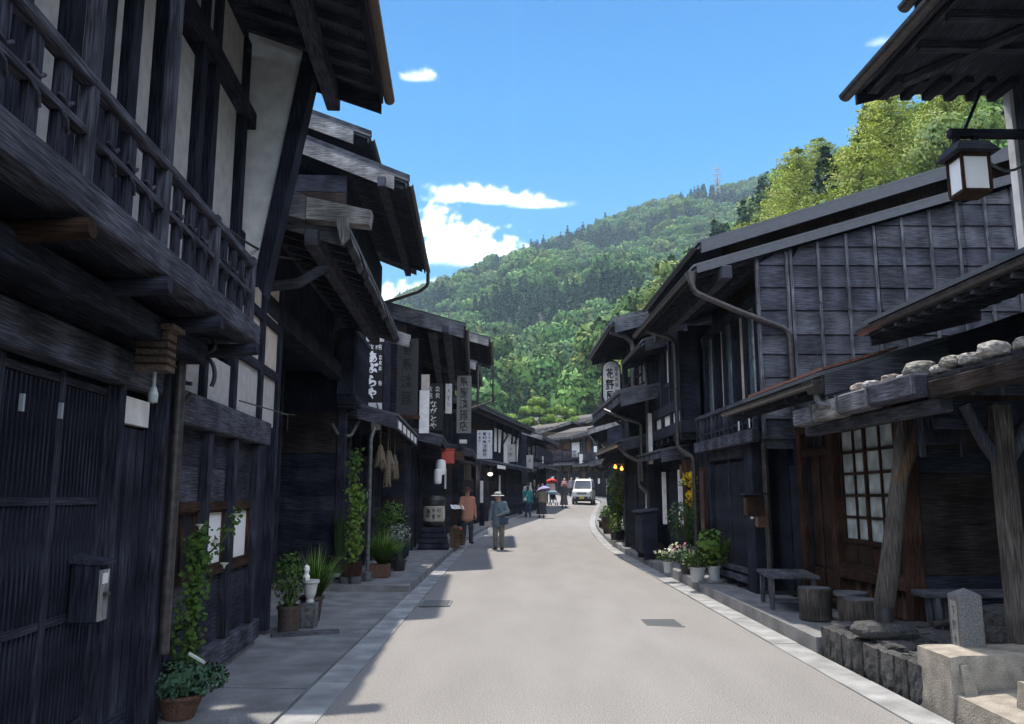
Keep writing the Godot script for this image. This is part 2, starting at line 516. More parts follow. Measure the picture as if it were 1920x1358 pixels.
func gy(d: float) -> float:
	return soft([[0, 0], [24, 0.0], [30, 0.10], [45, 0.42], [63, 1.06], [85, 2.0], [110, 2.8], [170, 7.0], [800, 10.0]], d)
func road_l(d: float) -> float:
	return soft([[0, -1.44], [24, -1.44], [28, -1.36], [34, -1.0], [40, -0.4], [50, 0.9], [63, 2.4], [69, 2.2], [76, 0.2], [86, -4.5], [130, -28.0]], d)
func road_r(d: float) -> float:
	return soft([[0, 2.92], [27, 2.92], [34, 3.2], [40, 3.65], [50, 4.75], [63, 6.5], [69, 7.0], [76, 5.4], [86, 1.0], [130, -22.0]], d)

func ridge(x: float) -> float:
	return pick([[-400, 105], [-150, 130], [-86, 149], [-26, 174], [17, 194], [60, 210], [104, 225], [147, 240], [190, 249], [235, 257], [300, 272], [500, 300]], x)

func land(x: float, d: float) -> float:
	var base := gy(d) - 0.35
	var e := smoothstep(11.0, 20.0, x)
	var h2 := 0.0
	if x > 11.0:
		h2 = minf(0.85 * (x - 11.0) + e * 0.18 * clampf(d - 50.0, -20.0, 50.0), 46.0) * (1.0 - smoothstep(170.0, 330.0, d) * 0.6)
	if x < -24.0:
		h2 = 0.55 * (-24.0 - x)
		h2 = minf(h2, 45.0)
	var f := clampf((d - 150.0) / 500.0, 0.0, 1.0)
	var h1 := ridge(x) * pow(f, 1.12) * (1.0 - 0.25 * smoothstep(650.0, 800.0, d))
	h1 += (9.0 * sin(x * 0.045 + d * 0.016) + 6.0 * sin(x * 0.09 - d * 0.03 + 1.3) + 4.0 * sin(x * 0.05 + d * 0.07)) * f * (1.0 - f) * 3.6
	return base + maxf(h1 - 10.0 * f, h2)

# ---------------------------------------------------------------- sky
func make_sky() -> Sky:
	var w := 4096
	var h := 2048
	var small := Image.create(256, 128, false, Image.FORMAT_RGBF)
	var f := FastNoiseLite.new()
	f.seed = 11; f.frequency = 1.6; f.fractal_octaves = 5
	for y in 128:
		for x in 256:
			var az := fposmod((x + 0.5) / 256.0 * 360.0 + 180.0, 360.0) - 180.0
			var el := 90.0 - (y + 0.5) / 128.0 * 180.0
			var c := sky_blue(el)
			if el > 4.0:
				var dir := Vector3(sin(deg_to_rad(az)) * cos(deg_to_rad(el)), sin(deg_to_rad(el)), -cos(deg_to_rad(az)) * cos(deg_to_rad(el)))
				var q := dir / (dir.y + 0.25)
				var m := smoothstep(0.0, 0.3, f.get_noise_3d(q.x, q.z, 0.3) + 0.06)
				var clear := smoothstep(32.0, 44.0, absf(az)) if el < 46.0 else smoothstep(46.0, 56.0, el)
				c = c.lerp(Color(2.0, 2.05, 2.15), m * 0.85 * maxf(clear, 0.0))  # brighter clouds added out of view to raise the fill in shade
			small.set_pixel(x, y, c)
	small.resize(w, h, Image.INTERPOLATE_CUBIC)
	# the part of the sky that holds the clouds of the valley, pixel by pixel
	var g := FastNoiseLite.new()
	g.seed = 4; g.frequency = 0.085; g.fractal_octaves = 5; g.fractal_gain = 0.55
	# [azimuth, elevation, half width, half height, weight, softness]
	var puffs := [[-3.4, 16.9, 3.9, 1.25, 1.0], [-5.4, 18.3, 1.35, 1.7, 1.0], [-2.5, 17.6, 1.3, 1.2, 1.0], [-0.4, 16.5, 1.9, 0.75, 0.95], [-7.0, 17.0, 2.0, 1.6, 1.0], [-4.0, 17.8, 1.0, 1.1, 0.9], [-3.0, 20.75, 2.8, 0.62, 1.0], [-0.8, 20.5, 2.9, 0.50, 0.95], [1.9, 20.1, 2.2, 0.34, 0.6],
		[-4.9, 20.4, 1.3, 0.35, 0.5], [-7.1, 28.2, 1.3, 0.38, 0.42], [-6.5, 28.4, 0.6, 0.42, 0.5], [-8.2, 13.6, 3.4, 1.0, 0.55], [-4.5, 14.4, 2.4, 0.6, 0.45], [26.0, 28.0, 0.9, 0.3, 0.16]]
	for y in range(int(h * (90.0 - 36.0) / 180.0), int(h * (90.0 - 8.0) / 180.0)):
		for x in range(int(w * (180.0 - 16.0) / 360.0), int(w * (180.0 + 32.0) / 360.0)):
			var az := (x + 0.5) / w * 360.0 - 180.0
			var el := 90.0 - (y + 0.5) / h * 180.0
			var wob := g.get_noise_2d(az * 9.0, el * 11.0)
			var wob2 := g.get_noise_2d(az * 9.0 + 90.0, el * 11.0)
			var m := 0.0
			for p in puffs:
				var q: float = clampf(p[3] / 1.3, 0.3, 1.0)
				var u: float = (az + wob2 * 0.7 - p[0]) / p[2]
				var v: float = (el + wob * 0.8 * q * q - p[1]) / p[3]
				if v < 0.0: v *= 1.35
				m = maxf(m, p[4] * (1.0 - smoothstep(0.30, 1.30, sqrt(u * u + v * v) + wob * 0.75 * q + 0.16 * g.get_noise_2d(az * 40.0, el * 55.0))))
			if m > 0.0:
				var c := sky_blue(el)
				var sh := 0.5 + 0.5 * g.get_noise_2d(az * 6.0 + 31.0, el * 8.0)
				small.set_pixel((x + w / 2) % w, y, c.lerp(Color(1.2, 1.22, 1.25).lerp(Color(0.38, 0.44, 0.50), sh * sh), m))
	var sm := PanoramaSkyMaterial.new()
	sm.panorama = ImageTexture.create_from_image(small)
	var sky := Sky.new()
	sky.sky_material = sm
	return sky

func sky_blue(el: float) -> Color:
	var t := clampf(el / 60.0, 0.0, 1.0)
	var lo := Color(0.092, 0.222, 0.305)
	var mid := Color(0.029, 0.140, 0.300)
	var hi := Color(0.015, 0.074, 0.215)
	if el <= 0.0: return Color(0.14, 0.17, 0.17)
	return lo.lerp(mid, smoothstep(0.05, 0.42, t)).lerp(hi, smoothstep(0.30, 0.75, t))

# ---------------------------------------------------------------- foliage
func leaf(b: B, p: Vector3, nrm: Vector3, size: float, soft_n: Vector3, asp := 0.6, soft_w := 0.9) -> void:
	var x := nrm.cross(Vector3(R(-1, 1), R(-1, 1), R(-1, 1))).normalized()
	var y := nrm.cross(x).normalized()
	x *= size * 0.5 * asp
	y *= size * 0.5
	var q := [p - y, p + x, p + y, p - x]
	var n0 := (nrm * signf(nrm.dot(soft_n) + 1e-4) + soft_n * soft_w).normalized()
	b.tri(q[0], q[1], q[2], n0, n0, n0)
	b.tri(q[0], q[2], q[3], n0, n0, n0)

func rnd_dir() -> Vector3:
	while true:
		var v := Vector3(R(-1, 1), R(-1, 1), R(-1, 1))
		if v.length() < 1.0 and v.length() > 0.1: return v.normalized()
	return Vector3.UP

func tone(c: Color, k: float, yellow := 0.0) -> Color:
	return Color(c.r * k * (1.0 + yellow), c.g * k * (1.0 + yellow * 0.35), c.b * k * (1.0 - yellow * 0.4))

# a rounded crown made of lobes of leaves
func crown(b: B, o: Vector3, rad: Vector3, lobes: int, per: int, size: float, col: Color, var_ := 0.3, soft_w := 0.9) -> void:
	for i in lobes:
		var d := rnd_dir()
		if d.y < -0.45: d.y = -d.y
		var k := pow(R(0, 1), 0.45)
		var lc := o + d * rad * k * 0.72
		var lr := R(0.28, 0.46) * (rad.x + rad.y + rad.z) / 3.0
		var lt := tone(col, R(1.0 - var_, 1.0 + var_), R(-0.12, 0.2))
		for j in per:
			var e := rnd_dir()
			if e.y < -0.3 and R(0, 1) < 0.7: e.y = -e.y
			var p := lc + e * lr * Vector3(1.05, 0.8, 1.05) * pow(R(0.25, 1), 0.4)
			b.tint = tone(lt, R(0.75, 1.25), R(-0.08, 0.12))
			leaf(b, p, (e + rnd_dir() * 0.8).normalized(), size * R(0.7, 1.3), (e * 1.4 + (p - o).normalized()).normalized(), 0.6, soft_w)
	b.tint = Color.WHITE

# a conifer: whorls of drooping sprays round a straight stem
func conifer(b: B, h: float, r: float, levels: int, arms: int, per: int, size: float, col: Color, droop := 0.25, start := 0.15, power := 1.0) -> void:
	for i in levels:
		var f := (i + R(0, 0.8)) / levels
		var y := h * lerpf(start, 0.98, f)
		var len := r * pow(1.0 - f, power) * R(0.8, 1.15) + r * 0.05
		for a in arms:
			var an := TAU * (a + R(-0.3, 0.3)) / arms + i * 1.3
			var l2 := len * R(0.65, 1.15)
			var out := Vector3(cos(an), 0, sin(an))
			var bt := tone(col, R(0.75, 1.25), R(-0.1, 0.15))
			for j in per:
				var q := pow((j + R(0, 1)) / per, 0.7)
				var p := Vector3(0, y, 0) + out * l2 * q + Vector3(0, -droop * l2 * q * q + R(-0.06, 0.06) * len, 0) + Vector3(-out.z, 0, out.x) * R(-0.22, 0.22) * l2 * (1.1 - q * 0.6)
				b.tint = tone(bt, R(0.8, 1.2), R(-0.05, 0.1))
				leaf(b, p, (Vector3.UP * 0.7 + out * 0.4 + rnd_dir() * 0.7).normalized(), size * R(0.7, 1.3), (out + Vector3.UP * 0.6).normalized(), 0.55)
	b.tint = Color.WHITE

func trunk_mesh(h: float, r: float, limbs: int, reach: float, from := 0.35) -> B:
	var b := B.new()
	b.tube([Vector3(0, -0.6, 0), Vector3(R(-0.1, 0.1), h * 0.4, R(-0.1, 0.1)), Vector3(R(-0.2, 0.2), h, R(-0.2, 0.2))], [r * 1.25, r * 0.8, r * 0.18], 7)
	for i in limbs:
		var f := lerpf(from, 0.9, (i + 0.5) / limbs)
		var an := i * 2.4 + R(-0.4, 0.4)
		var o := Vector3(cos(an), R(0.15, 0.6), sin(an)) * reach * (1.1 - f * 0.7)
		b.tube([Vector3(0, h * f, 0), Vector3(0, h * f, 0) + o * 0.55 + Vector3(0, 0.1, 0), Vector3(0, h * f, 0) + o], [r * 0.4, r * 0.25, r * 0.08], 5)
	return b

func larch_tree(label: String, h: float, r: float, col: Color) -> Node3D:
	var t := thing("larch_tree", label, "tree")
	part(t, "trunk", trunk_mesh(h, h * 0.014, 12, r * 0.6, 0.2), M.bark)
	var b := B.new()
	conifer(b, h, r, 24, 9, 56, 0.25, col, 0.02, 0.10, 0.48)
	part(t, "crown", b, M.larch_leaf)
	return t

func leafy_tree(label: String, h: float, r: float, col: Color, size := 0.5) -> Node3D:
	var t := thing("broadleaf_tree", label, "tree")
	part(t, "trunk", trunk_mesh(h * 0.8, h * 0.02, 9, r * 0.8), M.bark)
	var b := B.new()
	crown(b, Vector3(0, h * 0.6, 0), Vector3(r, h * 0.42, r), 34, 230, size, col, 0.2, 1.6)
	part(t, "crown", b, M.larch_leaf)
	return t

func cedar_tree(label: String, h: float, r: float, col: Color) -> Node3D:
	var t := thing("cedar_tree", label, "tree")
	part(t, "trunk", trunk_mesh(h, h * 0.015, 6, r * 0.6), M.bark)
	var b := B.new()
	conifer(b, h, r, 30, 8, 13, 0.7, col, 0.5, 0.08, 0.75)
	part(t, "crown", b, M.forest)
	return t

func scatter(par: Node3D, called: String, b: B, list: Array) -> void:
	var mm := MultiMesh.new()
	mm.transform_format = MultiMesh.TRANSFORM_3D
	mm.use_colors = true
	mm.mesh = b.mesh()
	mm.instance_count = list.size()
	for i in list.size():
		mm.set_instance_transform(i, list[i][0])
		mm.set_instance_color(i, list[i][1])
	var o := MultiMeshInstance3D.new()
	o.name = called
	o.multimesh = mm
	o.material_override = M.forest
	o.set_meta("kind", "stuff")
	par.add_child(o, true)

func make_hills() -> void:
	var b := B.new()
	var xs := []
	var x := -260.0
	while x < 520.0:
		xs.append(x)
		x += 4.0 if x > -24.0 and x < 70.0 else 14.0
	var ds := []
	var d := -30.0
	while d < 800.0:
		ds.append(d)
		d += 5.0 if d < 180.0 else 16.0
	for i in xs.size() - 1:
		for j in ds.size() - 1:
			var q := []
			for k in [[0, 0], [1, 0], [1, 1], [0, 1]]:
				q.append(Vector3(xs[i + k[0]], land(xs[i + k[0]], ds[j + k[1]]), -ds[j + k[1]]))
			b.poly([q[0], q[1], q[2]], Vector3.UP)
			b.poly([q[0], q[2], q[3]], Vector3.UP)
	struct("hillside", b, M.hillside)
	# the forest on the far mountain
	var kinds := []
	for i in 5:
		var c := B.new()
		crown(c, Vector3(0, 4.6, 0), Vector3(5.0, 4.8, 5.0), 12, 120, 0.8, Color(0.078, 0.160, 0.046) if i != 2 else Color(0.115, 0.165, 0.045), 0.26, 1.5)
		kinds.append([c, []])
	for i in 3:
		var c := B.new()
		conifer(c, 13.0, 3.0, 15, 6, 6, 1.25, Color(0.045, 0.090, 0.036), 0.45, 0.05, 0.8)
		kinds.append([c, []])
	var f := FastNoiseLite.new()
	f.seed = 21; f.frequency = 0.012
	for i in 7000:
		var dd := sqrt(R(150.0 * 150.0, 690.0 * 690.0))
		var xx := R(-0.22, 0.52) * dd
		var y := land(xx, dd)
		if y < gy(dd) + 3.0 and dd < 160.0: continue
		var needle := f.get_noise_2d(xx + 0.6 * dd, dd * 0.6) > 0.16 or R(0, 1) < 0.025
		var k := rng.randi_range(5, 7) if needle else rng.randi_range(0, 4)
		var s := R(0.8, 1.75) * (0.75 if needle else 1.0)
		var bs := Basis(Vector3.UP, R(0, TAU)).scaled(Vector3(s * R(0.9, 1.1), s * R(0.85, 1.25), s * R(0.9, 1.1)))
		var tn := R(0.75, 1.3)
		var yel := f.get_noise_2d(xx * 1.7, dd * 1.7 + 400.0)
		kinds[k][1].append([Transform3D(bs, Vector3(xx, y - 0.8, -dd)), Color(tn * (1.0 + maxf(yel, 0.0) * 0.6), tn * (1.0 + maxf(yel, 0.0) * 0.3), tn * 0.9)])
	# undergrowth between the big trees on the right slope
	for i in 1500:
		var dd := R(40, 190)
		var xx := R(16, 30 + dd * 0.45)
		var s := R(0.3, 0.75)
		var tn := R(0.9, 1.5)
		kinds[rng.randi_range(0, 4)][1].append([Transform3D(Basis(Vector3.UP, R(0, TAU)).scaled(Vector3.ONE * s), Vector3(xx, land(xx, dd) - 0.5, -dd)), Color(tn * 1.2, tn * 1.1, tn)])
	var w := Node3D.new()
	w.name = "mountain_forest"
	add_child(w, true)
	tag(w, "dense mixed green forest covering the mountain behind the village", "forest")
	w.set_meta("kind", "stuff")
	for k in kinds.size():
		scatter(w, "broadleaf_crowns" if k < 5 else "conifer_crowns", kinds[k][0], kinds[k][1])

func make_slope_trees() -> void:
	var lime := Color(0.30, 0.35, 0.08)
	var protos := []
	protos.append([larch_tree("tall yellow green larch with feathery branches on the slope above the right hand roofs", 13.5, 5.6, lime), "larches on the slope above the right hand roofs"])
	protos.append([larch_tree("broad olive green larch on the slope above the right hand roofs", 11.5, 5.6, Color(0.25, 0.30, 0.075)), "broad larches on the slope above the right hand roofs"])
	protos.append([leafy_tree("bright green broadleaf tree with big leaf clumps on the slope above the right hand roofs", 9.0, 4.6, Color(0.20, 0.27, 0.09), 0.34), "broadleaf trees on the slope above the right hand roofs"])
	protos.append([leafy_tree("mid green rounded broadleaf tree on the wooded slope to the right", 8.5, 4.0, Color(0.16, 0.22, 0.06), 0.32), "rounded trees on the wooded slope to the right"])
	protos.append([cedar_tree("dark green pointed cedar standing among paler larches on the right slope", 12.0, 3.4, Color(0.032, 0.062, 0.026)), "cedars on the right slope"])
	var spots := []
	# kind, x, d, scale
	for q in [[0, 27, 60, 0.95], [4, 29, 72, 1.05], [0, 33, 68, 1.1], [1, 26, 67, 0.9], [2, 23, 56, 1.0], [2, 28, 62, 1.1], [0, 38, 78, 1.0], [1, 35, 62, 0.95], [2, 33, 58, 0.95], [0, 42, 70, 1.1], [0, 30, 82, 1.0], [1, 33, 90, 1.05], [4, 40, 86, 1.1], [0, 38, 96, 1.0], [2, 24, 72, 0.9], [1, 22, 80, 0.9], [0, 27, 92, 0.85], [3, 20, 66, 0.9]]:
		spots.append(q)
	for i in 60:
		var d := R(70, 165)
		var x := R(15, 15 + d * 0.28)
		var k: int = [1, 1, 2, 0, 3, 3, 2][rng.randi_range(0, 6)]
		spots.append([k, x, d, R(0.65, 1.0)])
	var used := {}
	for q in spots:
		var p = protos[q[0]]
		var xf := Transform3D(Basis(Vector3.UP, R(0, TAU)).scaled(Vector3.ONE * q[3] * Vector3(1, R(0.9, 1.12), 1)), Vector3(q[1], land(q[1], q[2]) - 0.3, -q[2]))
		if not used.has(q[0]):
			used[q[0]] = true
			p[0].transform = xf
			p[0].set_meta("group", p[1])
		else:
			another(p[0], xf, "", p[1])

func make_street() -> void:
	world_frame()
	var ds := []
	var d := -3.0
	while d < 128.0:
		ds.append(d)
		d += 3.0 if d < 18.0 else 1.5
	var b := nb()
	for i in ds.size() - 1:
		var a: float = ds[i]
		var e: float = ds[i + 1]
		for k in 4:
			var f0 := k / 4.0
			var f1 := (k + 1) / 4.0
			var cam := func(f: float) -> float: return 0.045 * (1.0 - pow(2.0 * f - 1.0, 2.0))
			b.poly([Vector3(lerpf(road_l(a), road_r(a), f0), gy(a) + cam.call(f0), -a), Vector3(lerpf(road_l(a), road_r(a), f1), gy(a) + cam.call(f1), -a), Vector3(lerpf(road_l(e), road_r(e), f1), gy(e) + cam.call(f1), -e), Vector3(lerpf(road_l(e), road_r(e), f0), gy(e) + cam.call(f0), -e)], Vector3.UP)
	struct("road", b, M.asphalt)
	for side in [-1, 1]:
		var gut := Node3D.new()
		gut.name = "gutter_strip"
		gut.set_meta("kind", "structure")
		add_child(gut, true)
		d = 2.0
		while d < 90.0:
			var ln := 1.9 if d < 30.0 else 4.0
			b = nb()
			var j := R(-0.004, 0.004)
			var q := []
			for dd in [d + 0.006, d + ln]:
				var x0: float = (road_l(dd) if side < 0 else road_r(dd)) + side * (0.004 + j)
				var x1: float = x0 + side * 0.29
				q.append([x0, x1, gy(dd), dd])
			var hx := []
			for yy in [-0.1, 0.012 + j]:
				hx.append(Vector3(q[0][0], q[0][2] + yy, -q[0][3])); hx.append(Vector3(q[0][1], q[0][2] + yy + 0.006, -q[0][3]))
				hx.append(Vector3(q[1][1], q[1][2] + yy + 0.006, -q[1][3])); hx.append(Vector3(q[1][0], q[1][2] + yy, -q[1][3]))
			b.hexa(hx)
			part(gut, "gutter_slab", b, M.gutter)
			d += ln
	# pavements: [side, from, to, height at the street, width]
	var lp := Node3D.new()
	for k in [[-1, -2.0, 7.3, 0.035, 3.0], [-1, 7.31, 10.4, 0.04, 3.0], [-1, 10.41, 14.3, 0.045, 4.5], [-1, 14.31, 17.6, 0.15, 4.0], [-1, 17.61, 21.5, 0.15, 3.0], [-1, 21.51, 27.0, 0.13, 3.0], [-1, 27.01, 34.0, 0.13, 3.5], [-1, 34.01, 46.0, 0.12, 4.0], [-1, 46.01, 70.0, 0.12, 4.0], [-1, 70.01, 110.0, 0.12, 4.0],
		[1, 9.06, 11.1, 0.17, 3.0], [1, 11.11, 13.5, 0.17, 3.0], [1, 13.51, 14.6, 0.16, 3.0], [1, 14.61, 17.8, 0.20, 3.0], [1, 17.81, 21.0, 0.17, 3.0], [1, 21.01, 25.0, 0.15, 3.0], [1, 25.01, 29.0, 0.17, 3.0], [1, 29.01, 34.0, 0.14, 3.0], [1, 34.01, 44.0, 0.14, 3.0], [1, 44.01, 70.0, 0.12, 4.0], [1, 70.01, 110.0, 0.12, 4.0], [1, -2.0, 5.4, 0.1, 4.0]]:
		b = nb()
		var st: float = k[1]
		while st < k[2] - 0.01:
			var en: float = minf(st + 3.5, k[2])
			var hx := []
			for yy in [-0.3, 1.0]:
				for e in [[0, st], [1, st], [1, en], [0, en]]:
					var x0: float = (road_l(e[1]) if k[0] < 0 else road_r(e[1])) + k[0] * 0.3
					hx.append(Vector3(x0 + k[0] * e[0] * k[4], gy(e[1]) + (yy if yy < 0.0 else k[3] + 0.04 * e[0]), -e[1]))
			b.hexa(hx)
			st = en
		struct("pavement", b, M.concrete)
	# iron gratings in the road, and a wooden edge in the left pavement
	for q in [[1.92, 11.0, 0.5, 0.62], [-1.16, 13.0, 0.46, 0.62]]:
		var t := thing("drain_grating", "dark square drain cover in the road beside the right gutter" if q[0] > 0 else "worn iron drain grating in the road beside the left gutter", "drain cover", at(q[0], gy(q[1]) + 0.006, q[1]))
		b = nb()
		b.bx(-q[2] / 2, q[2] / 2, 0.015, 0.028, -q[3] / 2, q[3] / 2)
		part(t, "plate", b, M.grate)
		b = nb()
		for i in 9:
			b.bx(-q[2] / 2 + 0.03, q[2] / 2 - 0.03, 0.028, 0.036, -q[3] / 2 + 0.05 + i * 0.06, -q[3] / 2 + 0.075 + i * 0.06)
		stuff(t, "grating_bars", b, M.grate)
	b = nb()
	b.bar(Vector3(-2.75, 0.075, -9.75), Vector3(-2.05, 0.07, -10.1), 0.07, 0.05)
	solo("wooden_batten", "thin weathered batten lying across the left pavement beside the brown plant pot", "plank", b, wood("grey", "x"))

func make_pylon() -> void:
	var t := thing("power_pylon", "steel lattice power pylon standing on the forested ridge", "pylon", Transform3D(Basis.IDENTITY, Vector3(168, 240, -640)))
	var b := B.new()
	for sx in [-1, 1]:
		for sz in [-1, 1]:
			b.tube([Vector3(sx * 3.2, -6, sz * 3.2), Vector3(sx * 1.0, 16, sz * 1.0), Vector3(sx * 0.35, 30, sz * 0.35)], [0.3, 0.25, 0.2], 4)
	for i in 7:
		var y := i * 4.2
		var w := lerpf(2.7, 0.4, i / 7.0)
		for sz in [-1, 1]:
			b.tube([Vector3(-w, y, sz * w), Vector3(w * 0.85, y + 4.0, sz * w * 0.85)], 0.14, 4)
			b.tube([Vector3(w, y, sz * w), Vector3(-w * 0.85, y + 4.0, sz * w * 0.85)], 0.14, 4)
	part(t, "lattice_tower", b, M.steel)
	for y in [17.0, 21.5, 26.0]:
		b = B.new()
		var w: float = 5.2 if y < 25.0 else 4.0
		b.tube([Vector3(-w, y, 0), Vector3(0, y + 1.2, 0), Vector3(w, y, 0)], 0.22, 4)
		b.tube([Vector3(-w, y, 0), Vector3(w, y, 0)], 0.18, 4)
		part(t, "cross_arm", b, M.steel)

func make_pine() -> void:
	var t := thing("pine_tree", "old pine with flat bright green foliage pads rising over the far roofs", "tree", Transform3D(Basis.IDENTITY.scaled(Vector3(0.92, 1.0, 0.92)), Vector3(3.5, gy(92), -95)))
	var b := B.new()
	b.tube([Vector3(0.3, -0.5, 0), Vector3(0.2, 3.2, 0), Vector3(-0.6, 5.6, 0.2), Vector3(-0.2, 7.6, 0), Vector3(-0.5, 9.6, 0)], [0.34, 0.28, 0.22, 0.15, 0.07], 8)
	for q in [[-3.0, 7.2, 0.4, 5.4], [3.2, 6.9, 0.2, 5.6], [-2.0, 9.0, -0.6, 7.2], [2.0, 8.8, 0.3, 7.0], [4.4, 5.6, -0.4, 4.6], [-1.6, 5.9, 0.6, 4.8]]:
		b.tube([Vector3(-0.3, q[3], 0), Vector3(q[0] * 0.5, q[3] + 0.7, q[2] * 0.5), Vector3(q[0], q[1], q[2])], [0.13, 0.09, 0.04], 6)
	part(t, "trunk", b, M.bark)
	for q in [[-3.0, 7.4, 0.4, 1.5], [3.2, 7.0, 0.2, 1.7], [-2.0, 9.2, -0.6, 1.4], [2.0, 9.0, 0.3, 1.5], [4.6, 5.8, -0.4, 1.5], [-1.6, 6.0, 0.6, 1.5], [-0.4, 10.1, 0.0, 1.5], [0.6, 8.0, 0.8, 1.4], [1.4, 6.2, -0.8, 1.5], [-3.8, 8.2, 0.0, 0.9], [4.0, 7.9, 0.4, 0.9], [-1.6, 7.7, 0.9, 1.4], [1.9, 7.6, 0.9, 1.3], [-2.9, 6.2, 0.8, 1.2], [0.2, 6.9, 1.1, 1.3], [3.4, 8.6, 0.2, 1.1], [-0.6, 9.0, 0.7, 1.3]]:
		b = B.new()
		crown(b, Vector3(q[0], q[1], q[2]), Vector3(q[3] * 1.1, 0.65, q[3]), 12, 130, 0.3, Color(0.24, 0.36, 0.085), 0.25, 1.6)
		part(t, "foliage_pad", b, M.larch_leaf)

# ---------------------------------------------------------------- timber house pieces
func roof(par: Node3D, te: float, ye: float, sl: float, tr: float, s0: float, s1: float, o := {}) -> void:
	var y := func(t: float) -> float: return ye + sl * (te - t)
	var slab := func(b: B, t0: float, t1: float, lo: float, hi: float, a: float, c: float) -> void:
		b.hexa([b.p3(t0, y.call(t0) + lo, a), b.p3(t1, y.call(t1) + lo, a), b.p3(t1, y.call(t1) + lo, c), b.p3(t0, y.call(t0) + lo, c), b.p3(t0, y.call(t0) + hi, a), b.p3(t1, y.call(t1) + hi, a), b.p3(t1, y.call(t1) + hi, c), b.p3(t0, y.call(t0) + hi, c)])
	var b := nb()
	slab.call(b, te - 0.02, tr, 0.0, 0.05, s0, s1)
	var deck := part(par, "roof_deck", b, o.get("soffit", wood("soffit", "z")))
	b = nb()
	slab.call(b, te + 0.05, tr, 0.052, 0.095, s0 - 0.04, s1 + 0.04)
	var cover := part(par, "roof_cover", b, o.get("cover", M.metal_roof))
	# the far slope behind the ridge
	var back: float = o.get("back", te - tr)
	b = nb()
	var yr: float = y.call(tr)
	b.hexa([b.p3(tr, yr, s0), b.p3(tr - back, yr - sl * back, s0), b.p3(tr - back, yr - sl * back, s1), b.p3(tr, yr, s1), b.p3(tr, yr + 0.095, s0), b.p3(tr - back, yr - sl * back + 0.095, s0), b.p3(tr - back, yr - sl * back + 0.095, s1), b.p3(tr, yr + 0.095, s1)])
	part(par, "roof_back", b, o.get("cover", M.metal_roof))
	# battens on the roof whose ends stick out over the eave
	var pitch: float = o.get("batten", 0.45)
	if pitch > 0.0:
		var s := s0 + 0.02
		var bm: Material = o.get("batten_mat", wood("slate", "x"))
		while s < s1:
			b = nb()
			slab.call(b, te + 0.07 + R(-0.02, 0.02), tr * 0.5 + te * 0.5, 0.096, 0.096 + o.get("batten_h", 0.05), s, s + 0.07)
			part(cover, "roof_batten", b, bm)
			s += pitch
	# rafters under the boards
	var rp: float = o.get("rafter", 0.45)
	if rp > 0.0:
		var s := s0 + 0.12
		while s < s1 - 0.05:
			b = nb()
			slab.call(b, te - 0.06, o.get("wall_t", 0.0) - 0.1, -0.1, -0.002, s, s + 0.075)
			part(deck, "rafter", b, o.get("rafter_mat", wood("soffit", "x")))
			s += rp
	# fascia and bargeboards
	b = nb()
	slab.call(b, te + 0.02, te - 0.012, o.get("fascia_lo", -0.09), 0.05, s0, s1)
	part(par, "fascia", b, o.get("fascia", wood("ash", "z")))
	for e in [[s0 - 0.045, s0 - 0.005], [s1 + 0.005, s1 + 0.045]]:
		b = nb()
		slab.call(b, te - o.get("barge_in", 0.0), tr, o.get("barge_lo", -0.2), 0.048, e[0], e[1])
		part(par, "bargeboard", b, o.get("barge", wood("ash", "x")))
	if o.get("gutter", true):
		var gm: Material = o.get("gutter_mat", M.gutter_metal)
		b = nb()
		var gyy: float = ye - 0.02
		var n := 7
		for i in n:
			var a0 := PI + PI * i / n
			var a1 := PI + PI * (i + 1) / n
			var c0 := Vector2(cos(a0), sin(a0)) * 0.06
			var c1 := Vector2(cos(a1), sin(a1)) * 0.06
			var tc := te + 0.085
			b.hexa([b.p3(tc + c0.x, gyy + c0.y, s0 - 0.06), b.p3(tc + c1.x, gyy + c1.y, s0 - 0.06), b.p3(tc + c1.x, gyy + c1.y, s1 + 0.06), b.p3(tc + c0.x, gyy + c0.y, s1 + 0.06), b.p3(tc + c0.x * 0.88, gyy + c0.y * 0.88, s0 - 0.06), b.p3(tc + c1.x * 0.88, gyy + c1.y * 0.88, s0 - 0.06), b.p3(tc + c1.x * 0.88, gyy + c1.y * 0.88, s1 + 0.06), b.p3(tc + c0.x * 0.88, gyy + c0.y * 0.88, s1 + 0.06)])
		part(par, "gutter", b, gm)
	if o.has("purlin"):
		for q in o.purlin:
			b = nb()
			var py: float = y.call(q[0]) - 0.1
			b.cb(q[0] - 0.075, q[0] + 0.075, py - 0.2, py, s0 - 0.18, s1 + 0.18)
			part(par, "purlin", b, o.get("purlin_mat", wood("ash", "z")))

func box_part(par: Node3D, called: String, m: Material, t0: float, t1: float, y0: float, y1: float, s0: float, s1: float, bevel := 0.0) -> MeshInstance3D:
	var b := nb()
	if bevel > 0.0: b.cb(t0, t1, y0, y1, s0, s1, bevel)
	else: b.bx(t0, t1, y0, y1, s0, s1)
	return part(par, called, b, m)

func bars(par: Node3D, called: String, m: Material, t: float, s0: float, s1: float, y0: float, y1: float, pitch: float, w: float, dep := 0.03, single := false) -> void:
	var b := nb()
	var n := int((s1 - s0) / pitch)
	for i in n + 1:
		var s := s0 + (s1 - s0) * i / maxf(n, 1)
		b.bx(t - dep, t, y0, y1, s - w / 2, s + w / 2)
		if single:
			part(par, called, b, m)
			b = nb()
	if not single: stuff(par, called, b, m)

